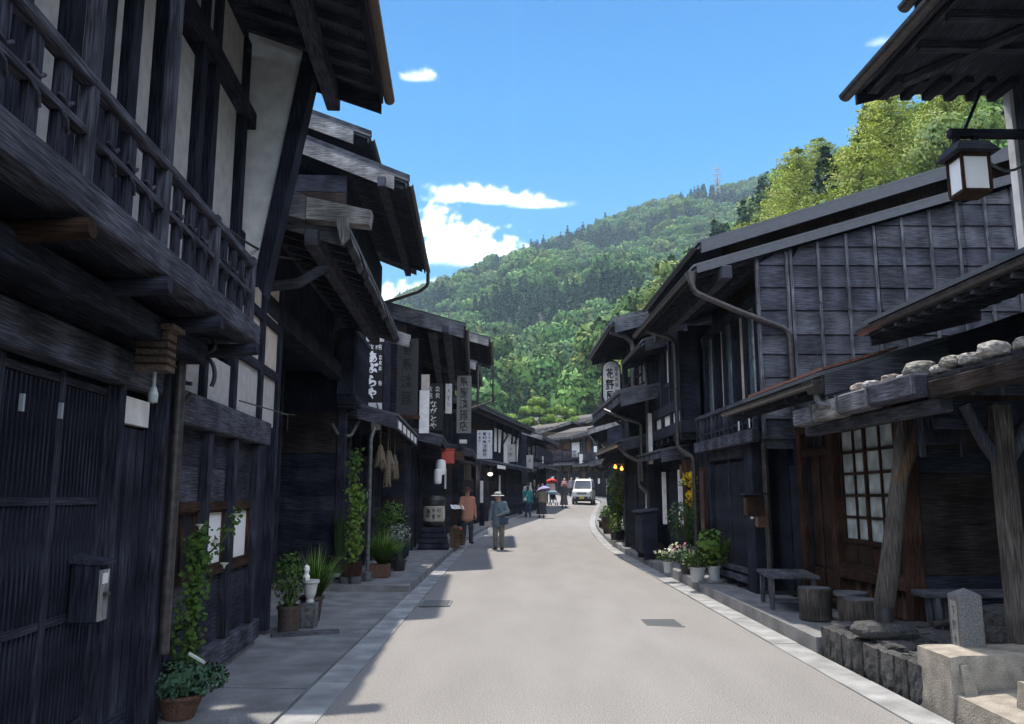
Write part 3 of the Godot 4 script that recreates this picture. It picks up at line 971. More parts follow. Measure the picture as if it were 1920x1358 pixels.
func boards_up(par: Node3D, called: String, mats: Array, t: float, s0: float, s1: float, y0: float, y1: float, w: float, dep := 0.022) -> void:
	var n := maxi(1, int(round((s1 - s0) / w)))
	var k := (s1 - s0) / n
	for i in n:
		var j := R(-0.006, 0.006)
		box_part(par, called, mats[rng.randi() % mats.size()], t - dep, t + j, y0 + R(0, 0.01), y1, s0 + i * k + 0.004, s0 + (i + 1) * k - 0.004)

func boards_along(par: Node3D, called: String, mats: Array, t: float, s0: float, s1: float, y0: float, y1: float, h: float, lap := 0.016) -> void:
	var n := maxi(1, int(round((y1 - y0) / h)))
	var k := (y1 - y0) / n
	for i in n:
		var b := nb()
		var a := y0 + i * k
		b.hexa([b.p3(t - 0.02, a, s0), b.p3(t + lap, a, s0), b.p3(t + lap, a, s1), b.p3(t - 0.02, a, s1), b.p3(t - 0.02, a + k - 0.004, s0), b.p3(t + 0.002, a + k - 0.004, s0), b.p3(t + 0.002, a + k - 0.004, s1), b.p3(t - 0.02, a + k - 0.004, s1)])
		part(par, called, b, mats[rng.randi() % mats.size()])

# boards on a wall that faces the viewer (across the street direction)
func boards_across(par: Node3D, called: String, mats: Array, s: float, t0: float, t1: float, y0: float, y1: float, h: float) -> void:
	var n := maxi(1, int(round((y1 - y0) / h)))
	var k := (y1 - y0) / n
	for i in n:
		var b := nb()
		var a := y0 + i * k
		b.hexa([b.p3(t0, a, s + 0.02), b.p3(t1, a, s + 0.02), b.p3(t1, a, s - 0.016), b.p3(t0, a, s - 0.016), b.p3(t0, a + k - 0.005, s + 0.02), b.p3(t1, a + k - 0.005, s + 0.02), b.p3(t1, a + k - 0.005, s - 0.002), b.p3(t0, a + k - 0.005, s - 0.002)])
		part(par, called, b, mats[rng.randi() % mats.size()])

func window(par: Node3D, t: float, s0: float, s1: float, y0: float, y1: float, cols: int, rows: int, fm: Material, pm: Material, fw := 0.05, mw := 0.022) -> void:
	var b := nb()
	b.bx(t - 0.03, t + 0.015, y0, y0 + fw, s0, s1)
	b.bx(t - 0.03, t + 0.015, y1 - fw, y1, s0, s1)
	b.bx(t - 0.03, t + 0.015, y0 + fw, y1 - fw, s0, s0 + fw)
	b.bx(t - 0.03, t + 0.015, y0 + fw, y1 - fw, s1 - fw, s1)
	var w := part(par, "window", b, fm)
	var pw := (s1 - s0 - 2 * fw) / cols
	var ph := (y1 - y0 - 2 * fw) / rows
	for i in cols:
		for j in rows:
			box_part(w, "pane", pm, t - 0.022, t - 0.016 + R(-0.001, 0.001), y0 + fw + j * ph + 0.002, y0 + fw + (j + 1) * ph - 0.002, s0 + fw + i * pw + 0.002, s0 + fw + (i + 1) * pw - 0.002)
	if cols + rows > 2:
		b = nb()
		for i in range(1, cols): b.bx(t - 0.012, t + 0.008, y0 + fw, y1 - fw, s0 + fw + i * pw - mw / 2, s0 + fw + i * pw + mw / 2)
		for j in range(1, rows): b.bx(t - 0.010, t + 0.006, y0 + fw + j * ph - mw / 2, y0 + fw + j * ph + mw / 2, s0 + fw, s1 - fw)
		part(w, "muntins", b, fm)

func pipe(par: Node3D, called: String, m: Material, pts: Array, r := 0.035) -> MeshInstance3D:
	var b := nb()
	var q := []
	for p in pts: q.append(b.p3(p[0], p[1], p[2]))
	# round the bends a little
	var z := [q[0]]
	for i in range(1, q.size() - 1):
		z.append(q[i] + (q[i - 1] - q[i]).limit_length(0.05))
		z.append(q[i] + (q[i + 1] - q[i]).limit_length(0.05))
	z.append(q[-1])
	b.tube(z, r, 10)
	return part(par, called, b, m)

# a hanging board with brush lettering, facing the viewer, centred on (t, y) at s
func hanging_sign(called: String, label: String, fr: Transform3D, t0: float, t1: float, y0: float, y1: float, s: float, print_m: Material, edge: Material, thick := 0.05) -> Node3D:
	var o := thing(called, label, "sign", fr)
	var b := nb()
	b.cb(t0, t1, y0, y1, s, s + thick, 0.01)
	part(o, "board", b, edge)
	b = nb()
	var e := 0.006
	var l := t0 + e
	var r := t1 - e
	# the lettering must run left to right as the viewer sees it
	if ZS > 0.0:
		b.quad(b.p3(r, y0 + e, s - 0.004), b.p3(l, y0 + e, s - 0.004), b.p3(l, y1 - e, s - 0.004), b.p3(r, y1 - e, s - 0.004), b.p3(0, 0, -1))
	else:
		b.quad(b.p3(l, y0 + e, s - 0.004), b.p3(r, y0 + e, s - 0.004), b.p3(r, y1 - e, s - 0.004), b.p3(l, y1 - e, s - 0.004), b.p3(0, 0, -1))
	part(o, "lettering", b, print_m)
	return o

func planks(a: String) -> Array:
	return [wood("black", a), wood("black2", a), wood("dark", a), wood("black2", a), wood("umber", a)]

# ---------------------------------------------------------------- left side, nearest house
func left_house_near() -> void:
	var F := frame(-2.45, 4.0, -0.066, -1)
	var h := thing("inn_house", "nearest dark timber house on the left with lattice doors and an overhanging balcony", "house", F)
	box_part(h, "wall", wood("black", "y"), -7.0, -0.16, 0.0, 6.3, -4.5, 4.9)
	box_part(h, "wall", wood("black", "y"), -7.0, -0.16, 0.0, 2.46, 4.9, 6.02)
	box_part(h, "sill_beam", wood("black2", "z"), -0.16, -0.02, 0.05, 0.26, -4.0, 1.95, 0.01)
	# lattice doors
	for q in [[-2.7, -1.25], [-1.2, -0.08], [-0.02, 1.32]]:
		var d := box_part(h, "door", wood("black", "y"), -0.158, -0.13, 0.26, 2.36, q[0], q[1])
		for s in [q[0] + 0.03, q[1] - 0.03, (q[0] + q[1]) / 2.0]:
			box_part(d, "stile", wood("dark", "y"), -0.13, -0.065, 0.26, 2.36, s - 0.03, s + 0.03, 0.006)
		bars(d, "lattice_bars", wood("black2", "y"), -0.085, q[0] + 0.06, q[1] - 0.06, 0.34, 2.28, 0.048, 0.02, 0.025)
		for y in [0.3, 0.95, 1.62, 2.31]:
			box_part(d, "rail", wood("dark", "z"), -0.127, -0.075, y - 0.022, y + 0.022, q[0] + 0.06, q[1] - 0.06)
	# thin steel strips added to stand for bright gaps above the lattice
	for s in [-0.35, 0.2, 0.62]:
		box_part(h, "bright_gap", M.steel, -0.07, -0.05, 2.08, 2.17, s, s + 0.022)
	box_part(h, "lintel", wood("ash", "z"), -0.1, 0.02, 2.37, 2.6, -4.0, 2.0, 0.012)
	boards_up(h, "board", planks("y"), -0.02, 1.4, 1.95, 0.1, 2.1, 0.14)
	box_part(h, "door_frame", wood("dark", "y"), -0.1, 0.0, 0.05, 2.36, 1.32, 1.39, 0.008)
	box_part(h, "plaster_panel", M.plaster, -0.1, -0.03, 2.13, 2.31, 1.42, 1.88)
	box_part(h, "corner_post", wood("dark", "y"), -0.12, 0.07, 0.0, 2.9, 1.98, 2.2, 0.015)
	box_part(h, "upper_boarding", wood("black2", "z"), -0.16, -0.06, 2.6, 2.9, -4.0, 2.0)
	# shop window bays
	box_part(h, "beam", wood("ash", "z"), -0.1, 0.085, 2.20, 2.46, 2.2, 5.26, 0.015)
	box_part(h, "footing", M.concrete, -0.16, 0.0, 0.0, 0.14, 2.2, 5.3)
	box_part(h, "ground_sill", wood("ash", "z"), -0.1, 0.06, 0.14, 0.34, 2.2, 5.25, 0.012)
	for s in [2.36, 3.17, 4.0, 4.93]:
		box_part(h, "post", wood("dark", "y"), -0.1, 0.05, 0.34, 2.2, s - 0.055, s + 0.055, 0.01)
	var e := [2.415, 3.115, 3.225, 3.945, 4.055, 4.875]
	for i in 3:
		var a: float = e[i * 2]
		var c: float = e[i * 2 + 1]
		boards_along(h, "board", [wood("dark", "z"), wood("ash", "z")], -0.04, a, c, 1.6, 2.2, 0.3, 0.008)
		box_part(h, "window_rail", wood("brown", "z"), -0.1, 0.0, 1.52, 1.6, a, c)
		window(h, -0.03, a, c, 1.02, 1.52, 2 if i == 0 else 1, 1, wood("brown", "y"), M.dark_glass if i == 0 else M.paper, 0.02)
		box_part(h, "window_rail", wood("brown", "z"), -0.1, 0.01, 0.95, 1.02, a, c)
		boards_along(h, "board", [wood("dark", "z"), wood("ash", "z")], -0.04, a, c, 0.34, 0.95, 0.3, 0.008)
	# plaster panels between posts above the beam
	for s in [3.06, 4.02, 5.1, 5.98]:
		box_part(h, "post", wood("black2", "y"), -0.1, 0.0, 2.46, 4.3 if s > 3.9 else 2.9, s - 0.06, s + 0.06, 0.008)
	box_part(h, "post", wood("black2", "y"), -0.16, 0.0, 0.1, 2.46, 5.92, 6.04, 0.008)
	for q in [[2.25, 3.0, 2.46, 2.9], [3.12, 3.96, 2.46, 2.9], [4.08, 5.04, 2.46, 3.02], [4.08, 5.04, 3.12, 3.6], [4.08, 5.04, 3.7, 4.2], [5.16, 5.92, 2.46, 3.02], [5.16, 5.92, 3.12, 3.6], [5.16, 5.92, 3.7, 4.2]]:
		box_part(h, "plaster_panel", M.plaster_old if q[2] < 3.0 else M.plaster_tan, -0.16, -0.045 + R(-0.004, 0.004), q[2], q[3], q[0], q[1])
	for y in [3.07, 3.65]:
		box_part(h, "nogging", wood("black2", "z"), -0.1, -0.01, y - 0.05, y + 0.05, 4.08, 5.04)
		box_part(h, "nogging", wood("black2", "z"), -0.1, -0.01, y - 0.05, y + 0.05, 5.16, 5.92)
	box_part(h, "wall", wood("black", "y"), -7.0, -0.16, 2.46, 4.6, 4.95, 6.02)
	var dr := box_part(h, "door", wood("black2", "y"), -0.2, -0.1, 0.1, 2.4, 5.3, 5.9)
	box_part(dr, "door_pull", M.copper, -0.098, -0.08, 1.2, 1.5, 5.5, 5.53)
	# balcony
	box_part(h, "balcony_floor", wood("black2", "z"), -0.15, 0.40, 2.90, 2.97, -4.0, 2.66)
	box_part(h, "balcony_beam", wood("ash", "z"), 0.36, 0.52, 2.88, 3.06, -4.0, 2.74, 0.015)
	for s in [-2.55, -1.55, -0.55, 0.45, 1.48, 2.5]:
		var b := nb()
		b.tube([b.p3(-0.12, 2.80, s), b.p3(0.3, 2.80, s), b.p3(0.56, 2.82, s)], [0.06, 0.056, 0.048], 10)
		part(h, "joist", b, wood("brown" if s < 0.0 else "dark", "x"))
	box_part(h, "bracket_beam", wood("black2", "z"), 0.1, 0.26, 2.64, 2.80, -4.0, 2.2, 0.012)
	for s in [-2.44, -1.44, -0.44, 0.56, 1.58, 2.62]:
		box_part(h, "balcony_post", wood("ash", "y"), 0.41, 0.48, 3.06, 6.0 if s == -0.44 or s == 0.56 else 3.62, s - 0.036, s + 0.036, 0.008)
		if s > 2.0: continue
		for k in 3:
			var c: float = s + 0.26 + k * 0.25
			box_part(h, "picket", wood("dark", "y"), 0.425, 0.455, 3.06, 3.52, c - 0.048, c + 0.048)
			var b := nb()
			b.tube([b.p3(0.46, 3.36, c - 0.06), b.p3(0.47, 3.33, c), b.p3(0.46, 3.37, c + 0.06)], 0.010, 6)
			b.tube([b.p3(0.46, 3.30, c - 0.045), b.p3(0.475, 3.26, c), b.p3(0.46, 3.22, c + 0.045)], 0.008, 6)
			part(h, "picket_ornament", b, wood("ash", "z"))
		box_part(h, "balcony_rail", wood("ash", "z"), 0.41, 0.47, 3.29, 3.32, s + 0.045, s + 0.96)
	box_part(h, "handrail", wood("ash", "z"), 0.405, 0.485, 3.53, 3.59, -4.0, 2.58, 0.01)
	# upper wall: posts, paper screens, plaster strips
	box_part(h, "upper_sill", wood("dark", "z"), -0.16, 0.02, 3.06, 3.2, -4.0, 4.3)
	box_part(h, "upper_lintel", wood("dark", "z"), -0.16, 0.03, 5.45, 5.62, -4.0, 4.25)
	for q in [[-1.75, -1.15, 3.2, 5.45, 2], [-0.85, -0.35, 3.2, 5.45, 0], [-0.1, 0.2, 3.2, 5.45, 1], [0.45, 0.62, 3.2, 5.45, 0], [0.82, 1.0, 3.2, 5.45, 1], [1.3, 1.52, 3.2, 5.45, 0], [1.98, 2.4, 3.3, 5.3, 1], [2.62, 2.72, 3.2, 5.4, 0], [3.02, 3.72, 3.2, 5.45, 0]]:
		if q[4] == 2: window(h, -0.04, q[0], q[1], q[2], q[3], 1, 2, wood("black2", "y"), M.dark_glass, 0.05)
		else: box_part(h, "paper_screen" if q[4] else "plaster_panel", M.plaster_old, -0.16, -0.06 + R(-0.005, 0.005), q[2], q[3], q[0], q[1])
	for s in [-2.0, -1.05, -0.22, 0.32, 0.72, 1.12, 1.72, 2.52, 2.88, 3.86]:
		box_part(h, "post", wood("black2", "y"), -0.16, 0.0, 3.2, 6.3, s - 0.07, s + 0.07, 0.008)
	for q in [[2.95, 3.79], [2.59, 2.81], [1.79, 2.45]]:
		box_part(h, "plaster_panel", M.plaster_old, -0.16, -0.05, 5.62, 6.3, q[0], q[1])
	# flared plaster fire wall at the end of the facade
	var b := nb()
	var w := []
	for s in [4.14, 4.3]:
		w.append([b.p3(-0.1, 3.98, s), b.p3(0.10, 3.96, s), b.p3(0.50, 6.42, s), b.p3(-0.1, 6.58, s)])
	b.hexa([w[0][0], w[0][1], w[0][2], w[0][3], w[1][0], w[1][1], w[1][2], w[1][3]])
	part(h, "fire_wall", b, M.plaster)
	b = nb()
	w = []
	for s in [4.09, 4.36]:
		w.append([b.p3(0.101, 3.8, s), b.p3(0.2, 3.66, s), b.p3(0.66, 6.36, s), b.p3(0.501, 6.41, s)])
	b.hexa([w[0][0], w[0][1], w[0][2], w[0][3], w[1][0], w[1][1], w[1][2], w[1][3]])
	part(h, "fire_wall_edge", b, wood("black2", "y"))
	b = nb()
	b.bx(-0.1, 0.1, 3.8, 3.955, 4.1, 4.34)
	part(h, "fire_wall_foot", b, wood("black2", "z"))
	roof(h, 1.28, 6.12, 0.33, -5.0, -4.5, 4.62, {"purlin": [[0.72, 0]], "barge": wood("dark", "x"), "rafter": 0.36, "fascia": wood("dark", "z"), "gutter_mat": M.copper})
	# iron scroll bracket and copper lamp under the balcony
	pipe(h, "downpipe", M.gutter_metal, [[0.12, 2.86, 2.02], [0.12, 1.8, 2.05], [0.12, 0.55, 2.05]], 0.04)
	var lam := thing("copper_lantern", "reddish copper lantern fixed under the near left balcony", "lantern", F)
	b = nb()
	b.bx(0.1, 0.30, 2.45, 2.72, 1.22, 1.38)
	part(lam, "housing", b, M.copper)
	for k in 4: box_part(lam, "slat", wood("brown", "z"), 0.09, 0.31, 2.49 + k * 0.05, 2.502 + k * 0.05, 1.21, 1.39)
	box_part(lam, "cap", M.copper, 0.06, 0.34, 2.72, 2.75, 1.18, 1.42)
	b = nb()
	b.tube([b.p3(0.2, 2.45, 1.3), b.p3(0.2, 2.35, 1.3)], 0.012, 6)
	b.lathe(b.p3(0.2, 2.24, 1.3), [[0.0, 0.0], [0.03, 0.01], [0.034, 0.06], [0.018, 0.11], [0, 0.115]], 10)
	part(lam, "bulb", b, M.frosted)
	var sc := thing("iron_scroll", "black wrought iron scroll bracket curling below the balcony corner", "bracket", F)
	b = nb()
	var pts := []
	for i in 26:
		var a := -0.6 + i * 0.21
		var rr := 0.19 * (1.0 - i * 0.022)
		pts.append(b.p3(0.16 + rr * cos(a) * 0.9, 2.58 + rr * sin(a), 2.2))
	b.tube(pts, 0.017, 6)
	part(sc, "scroll", b, M.iron)
	b = nb()
	pts = []
	for i in 18:
		var a := 2.2 - i * 0.24
		var rr := 0.12 * (1.0 - i * 0.03)
		pts.append(b.p3(0.16 + rr * cos(a), 2.82 + rr * sin(a) * 0.7, 2.42))
	b.tube(pts, 0.014, 6)
	part(sc, "scroll", b, M.iron)
	b = nb()
	b.tube([b.p3(0.05, 2.3, 2.2), b.p3(0.16, 2.42, 2.2)], 0.018, 6)
	part(sc, "stay", b, M.iron)
	b = nb()
	pts = []
	for i in 9:
		var f := i / 8.0
		pts.append(b.p3(lerpf(-0.02, 0.3, f), lerpf(4.12, 4.42, f) - 0.10 * sin(PI * f), lerpf(3.2, 5.4, f)))
	b.tube(pts, 0.013, 5)
	solo("power_cable", "slack black cable strung across the white fire wall of the near left house", "cable", b, M.wire, F)
	b = nb()
	b.tube([b.p3(0.02, 2.58, 4.1), b.p3(0.25, 2.56, 5.3)], 0.008, 5)
	b.tube([b.p3(0.25, 2.56, 5.3), b.p3(0.25, 2.38, 5.32)], 0.006, 5)
	b.tube([b.p3(0.17, 2.56, 5.29), b.p3(0.33, 2.56, 5.31)], 0.006, 5)
	solo("wall_rod", "thin dark metal rod sticking out before the white plaster panels", "rod", b, M.iron, F)
	# letter box
	var mb := thing("letter_box", "dark upright letter box with a white label hung on the lattice door", "letter box", F)
	box_part(mb, "box", wood("black2", "y"), -0.06, 0.10, 0.92, 1.26, 0.92, 1.06, 0.008)
	box_part(mb, "face", wood("silver", "y"), 0.101, 0.112, 0.93, 1.22, 0.93, 1.05)
	b = nb()
	b.hexa([b.p3(-0.06, 1.26, 0.9), b.p3(0.13, 1.25, 0.9), b.p3(0.13, 1.25, 1.08), b.p3(-0.06, 1.26, 1.08), b.p3(-0.06, 1.31, 0.9), b.p3(0.13, 1.27, 0.9), b.p3(0.13, 1.27, 1.08), b.p3(-0.06, 1.31, 1.08)])
	part(mb, "lid", b, wood("dark", "z"))
	box_part(mb, "label", M.paper, 0.1125, 0.116, 1.14, 1.2, 0.95, 1.02)
	box_part(mb, "handle", M.iron, 0.1125, 0.135, 1.07, 1.09, 0.97, 1.02)

# ---------------------------------------------------------------- left side, second house with the low eave
func left_house_low() -> void:
	var F := frame(-2.77, 8.95, -0.045, -1)
	var h := thing("timber_house", "dark left hand house with a low deep eave of grey weathered boards", "house", F)
	box_part(h, "wall", wood("black", "y"), -7.0, -0.25, 3.9, 5.6, 0.2, 6.0)
	box_part(h, "wall", wood("black", "z"), -7.0, -1.15, 0.0, 4.3, 1.4, 6.0)
	boards_along(h, "board", planks("z"), -1.13, 1.5, 6.0, 0.2, 4.2, 0.34)
	for s in [1.5, 2.8, 4.2, 5.6]: box_part(h, "post", wood("dark", "y"), -1.15, -1.05, 0.1, 4.2, s - 0.07, s + 0.07)
	var dr := box_part(h, "door", wood("black2", "y"), -1.12, -1.08, 0.1, 2.1, 3.0, 4.0)
	bars(dr, "lattice_bars", wood("dark", "y"), -1.05, 3.05, 3.95, 0.6, 2.0, 0.09, 0.03, 0.03)
	box_part(h, "meter_box", M.gutter_grey, -1.05, -0.95, 1.75, 1.95, 2.2, 2.36)
	box_part(h, "notice", M.paper, -1.1, -1.09, 1.25, 1.4, 2.9, 2.98)
	# boarding over the alcove
	box_part(h, "header_beam", wood("black2", "z"), -0.3, -0.05, 3.75, 4.0, 0.3, 6.0, 0.01)
	roof(h, 0.86, 4.62, 0.30, -5.0, 0.1, 5.95, {"batten": 0.0, "barge": wood("grey", "x"), "purlin": [[0.5, 0]], "purlin_mat": wood("ash", "z"), "rafter": 0.4, "gutter": false, "fascia": wood("ash", "z"), "barge_lo": -0.16})
	# thick lapped boards along the eave
	var n := 17
	for i in n:
		var s := 0.12 + i * 5.85 / n
		var b := nb()
		var t := 0.90 + R(-0.015, 0.015)
		var y := 4.62 + R(-0.012, 0.012)
		b.hexa([b.p3(t - 0.02, y - 0.17, s + 0.1), b.p3(t + 0.05, y - 0.13, s), b.p3(t + 0.05, y - 0.13, s + 0.33), b.p3(t - 0.02, y - 0.17, s + 0.43), b.p3(t - 0.1, y + 0.1, s - 0.08), b.p3(t - 0.03, y + 0.13, s - 0.18), b.p3(t - 0.03, y + 0.13, s + 0.15), b.p3(t - 0.1, y + 0.1, s + 0.25)])
		part(h, "eave_board", b, [wood("ash", "y"), wood("grey", "y"), wood("slate", "y")][rng.randi() % 3])
	# weathered beam ends
	var b := nb()
	b.hexa([b.p3(0.45, 4.72, -0.14), b.p3(1.16, 4.66, -0.14), b.p3(1.16, 4.66, 0.06), b.p3(0.45, 4.72, 0.06), b.p3(0.45, 4.98, -0.14), b.p3(1.18, 4.83, -0.14), b.p3(1.18, 4.83, 0.06), b.p3(0.45, 4.98, 0.06)])
	part(h, "beam_end", b, wood("silver", "x"))
	b = nb()
	b.hexa([b.p3(0.86, 4.42, -0.16), b.p3(0.94, 4.5, -0.16), b.p3(0.94, 4.5, -0.1), b.p3(0.86, 4.42, -0.1), b.p3(0.78, 4.72, -0.16), b.p3(0.93, 4.72, -0.16), b.p3(0.93, 4.72, -0.1), b.p3(0.78, 4.72, -0.1)])
	part(h, "wedge", b, wood("silver", "y"))
	b = nb()
	b.hexa([b.p3(0.1, 4.80, -0.13), b.p3(0.44, 4.71, -0.13), b.p3(0.44, 4.71, 0.05), b.p3(0.1, 4.80, 0.05), b.p3(0.1, 5.15, -0.13), b.p3(0.44, 4.99, -0.13), b.p3(0.44, 4.99, 0.05), b.p3(0.1, 5.15, 0.05)])
	part(h, "beam_end", b, wood("grey2", "x"))
	b = nb()
	b.hexa([b.p3(0.72, 4.48, 6.0), b.p3(1.12, 4.38, 6.0), b.p3(1.12, 4.38, 6.06), b.p3(0.72, 4.48, 6.06), b.p3(0.74, 4.74, 6.0), b.p3(1.16, 4.60, 6.0), b.p3(1.16, 4.60, 6.06), b.p3(0.74, 4.74, 6.06)])
	part(h, "beam_end", b, wood("silver", "x"))
	b = nb()
	b.tube([b.p3(-0.2, 4.02, 0.32), b.p3(0.3, 4.1, 0.34), b.p3(0.62, 4.32, 0.36)], [0.06, 0.065, 0.06], 8)
	part(h, "strut", b, wood("ash", "x"))

# ---------------------------------------------------------------- left side, tall inn with the sign
func left_house_tall() -> void:
	var F := frame(-3.1, 15.15, -0.045, -1)
	var h := thing("tall_inn", "tall dark inn on the left with two stacked eaves and a lattice balcony", "house", F)
	box_part(h, "wall", wood("black", "y"), -7.0, -0.1, 0.0, 7.7, 0.03, 6.2)
	boards_across(h, "board", planks("x"), 0.02, -1.5, -0.1, 0.1, 3.2, 0.25)
	boards_across(h, "board", planks("x"), 0.02, -3.5, -0.1, 4.0, 7.8, 0.35)
	box_part(h, "corner_post", wood("dark", "y"), -0.12, 0.04, 0.0, 3.4, -0.02, 0.14, 0.012)
	roof(h, 1.05, 7.58, 0.39, -4.0, -0.15, 6.0, {"barge": wood("silver", "x"), "barge_lo": -0.22, "barge_in": 0.22, "purlin": [[0.6, 0]], "rafter": 0.42, "gutter_mat": M.gutter_metal, "batten": 0.9, "batten_h": 0.12})
	box_part(h, "wall", wood("black", "y"), -6.0, -1.2, 7.6, 9.3, 1.3, 5.4)
	roof(h, 0.14, 9.0, 0.36, -4.0, 1.0, 5.8, {"barge": wood("silver", "x"), "barge_lo": -0.24, "barge_in": 0.3, "rafter": 0.0, "wall_t": -1.2, "batten": 0.9, "batten_h": 0.12})
	pipe(h, "downpipe", M.gutter_metal, [[1.13, 7.5, 6.05], [1.13, 7.2, 6.1], [0.9, 7.05, 6.2], [0.0, 6.75, 6.25]], 0.05)
	# balcony with stepped brackets
	box_part(h, "balcony_floor", wood("black2", "z"), -0.1, 0.2, 3.3, 3.44, -0.3, 3.0)
	box_part(h, "balcony_beam", wood("dark", "z"), 0.14, 0.24, 3.36, 3.48, -0.3, 3.0, 0.01)
	box_part(h, "handrail", wood("dark", "z"), 0.15, 0.22, 4.66, 4.74, -0.3, 3.0)
	bars(h, "balcony_bars", wood("dark", "y"), 0.2, -0.24, 2.95, 3.48, 4.66, 0.16, 0.05, 0.04, true)
	box_part(h, "balcony_end", wood("dark", "y"), -0.1, 0.2, 3.48, 4.7, -0.34, -0.3)
	for k in 3: box_part(h, "bracket", wood("dark", "x"), -0.1, 0.3 - k * 0.08, 3.24 - k * 0.13, 3.35 - k * 0.13, -0.2 + k * 0.35, 0.0 + k * 0.35, 0.01)
	for s in [0.8, 1.7, 2.6]: box_part(h, "window", M.dark_glass, -0.1, -0.06, 3.6, 5.4, s, s + 0.7)
	# lower pent roof with small paper lights in its edge
	roof(h, 0.92, 3.10, 0.26, -0.1, 0.35, 6.0, {"back": 0.05, "batten": 0.0, "gutter": false, "barge": wood("ash", "x"), "fascia_lo": -0.20, "fascia": wood("ash", "z"), "rafter": 0.45})
	for i in 5: box_part(h, "paper_light", M.paper, 0.932, 0.946, 2.935, 3.085, 0.62 + i * 1.05, 1.28 + i * 1.05)
	# shop front
	for s in [0.6, 1.9, 3.1, 4.4, 5.8]: box_part(h, "post", wood("dark", "y"), -0.1, 0.05, 0.1, 3.0, s - 0.06, s + 0.06, 0.008)
	for q in [[0.68, 1.82], [1.98, 3.02], [3.18, 4.32], [4.48, 5.7]]:
		var d := box_part(h, "lattice_door", wood("black", "y"), -0.098, -0.06, 0.15, 2.3, q[0], q[1])
		bars(d, "lattice_bars", wood("dark", "y"), -0.02, q[0] + 0.04, q[1] - 0.04, 0.2, 2.25, 0.12, 0.035, 0.035)
		box_part(d, "rail", wood("dark", "z"), -0.06, -0.015, 1.15, 1.22, q[0], q[1])
	box_part(h, "lintel", wood("dark", "z"), -0.1, 0.08, 2.35, 2.5, 0.2, 6.0)
	box_part(h, "notice", M.paper, 0.055, 0.062, 1.6, 1.74, 3.06, 3.15)
	pipe(h, "downpipe", M.gutter_grey, [[0.55, 2.9, 0.1], [0.5, 2.7, 0.0], [0.5, 0.3, 0.0]], 0.035)
	# tin spout above
	pipe(h, "drain_hose", M.gutter_grey, [[0.2, 3.1, 0.6], [0.1, 2.75, 0.2], [-0.1, 2.75, 0.0], [-0.2, 2.95, -0.1]], 0.03)
	var ink := Color(0.98, 0.98, 1.0)
	var tx := print_tex(200, 700, Color(0.035, 0.035, 0.04), ink, [["旅", 18, 22, 70, 74, 3.4], ["館", 104, 22, 74, 74, 3.0], ["あぶらや", 12, 108, 128, 142, 13.5], ["奈良井", 146, 150, 44, 66, 2.6], ["宿", 146, 450, 46, 66, 2.6]])
	var sg := hanging_sign("inn_signboard", "black upright signboard with big white brush lettering あぶらや hanging from the tall inn", F, 0.10, 0.48, 3.58, 4.86, 1.9, print_mat(tx), wood("black", "y"))
	box_part(sg, "top_plate", M.plaster, 0.10, 0.48, 4.87, 5.0, 1.9, 1.94)
	box_part(sg, "paper_notice", M.paper, 0.10, 0.47, 3.2, 3.57, 1.9, 1.93)
	box_part(sg, "small_plate", M.plaster, 0.26, 0.45, 3.0, 3.19, 1.9, 1.93)
	box_part(sg, "hanger", wood("dark", "y"), 0.49, 0.62, 2.95, 5.0, 1.88, 1.98)
	pipe(sg, "cord", M.wire, [[0.36, 3.56, 1.88], [0.42, 3.4, 1.88], [0.40, 3.2, 1.88]], 0.012)
	tx = print_tex(200, 780, Color(0.20, 0.20, 0.215), Color(0.07, 0.07, 0.08), [["曽", 44, 24, 112, 150, 8.0], ["辰", 44, 200, 112, 150, 8.0], ["漆", 44, 370, 112, 150, 7.0], ["器", 44, 540, 112, 150, 6.5]])
	sg = hanging_sign("lacquer_shop_board", "large grey weathered wooden signboard with faded dark characters and a red foot", F, 0.52, 1.03, 3.55, 5.42, 4.4, print_mat(tx, 0.9), wood("ash", "y"))
	box_part(sg, "red_foot", wood("red", "x"), 0.46, 1.09, 3.47, 3.55, 4.36, 4.5)
	for k in 2:
		var pb := hanging_sign("plank_sign", ["blank pale plank sign hanging low behind the grey lacquer board", "blank tan plank sign hanging high behind the grey lacquer board"][k], F, [1.0, 1.02][k], [1.26, 1.24][k], [3.2, 4.0][k], [4.3, 4.75][k], 5.5 + k * 0.3, [M.plaster, M.plaster_tan][k], wood("tan", "y"))
	# dried straw bundles under the pent roof
	for q in [[0.62, 2.50, 0.5, 0.13, 0.36], [0.72, 2.40, 0.9, 0.08, 0.6], [0.66, 2.46, 1.6, 0.17, 0.34], [0.74, 2.4, 2.1, 0.09, 0.45], [0.6, 2.44, 2.5, 0.14, 0.42]]:
		var lab: String = "straw bundle under the tall inn's pent roof, " + {0.5: "nearest to the viewer", 0.9: "long and thin beside the downpipe", 1.6: "spread wide like a hat", 2.1: "thin one behind the wide hat", 2.5: "farthest of the row"}[q[2]]
		var t := thing("straw_bundle", lab, "straw bundle", F, "straw bundles under the pent roof")
		var b := nb()
		var o := b.p3(q[0], q[1], q[2])
		b.lathe(o, [[0.0, 0.12], [q[3] * 0.35, 0.08], [q[3] * 0.55, -0.05], [q[3] * 0.8, -q[4] * 0.5]], 12)
		part(t, "knot", b, M.straw)
		b = nb()
		for i in 26:
			var a := TAU * i / 26.0 + R(-0.1, 0.1)
			var rr: float = q[3] * R(0.6, 1.0)
			b.tube([o + Vector3(cos(a) * rr * 0.5, -0.02, sin(a) * rr * 0.5), o + Vector3(cos(a) * rr, -q[4] * R(0.75, 1.0), sin(a) * rr)], [0.02, 0.01], 4)
		stuff(t, "straw", b, M.straw)
		b = nb()
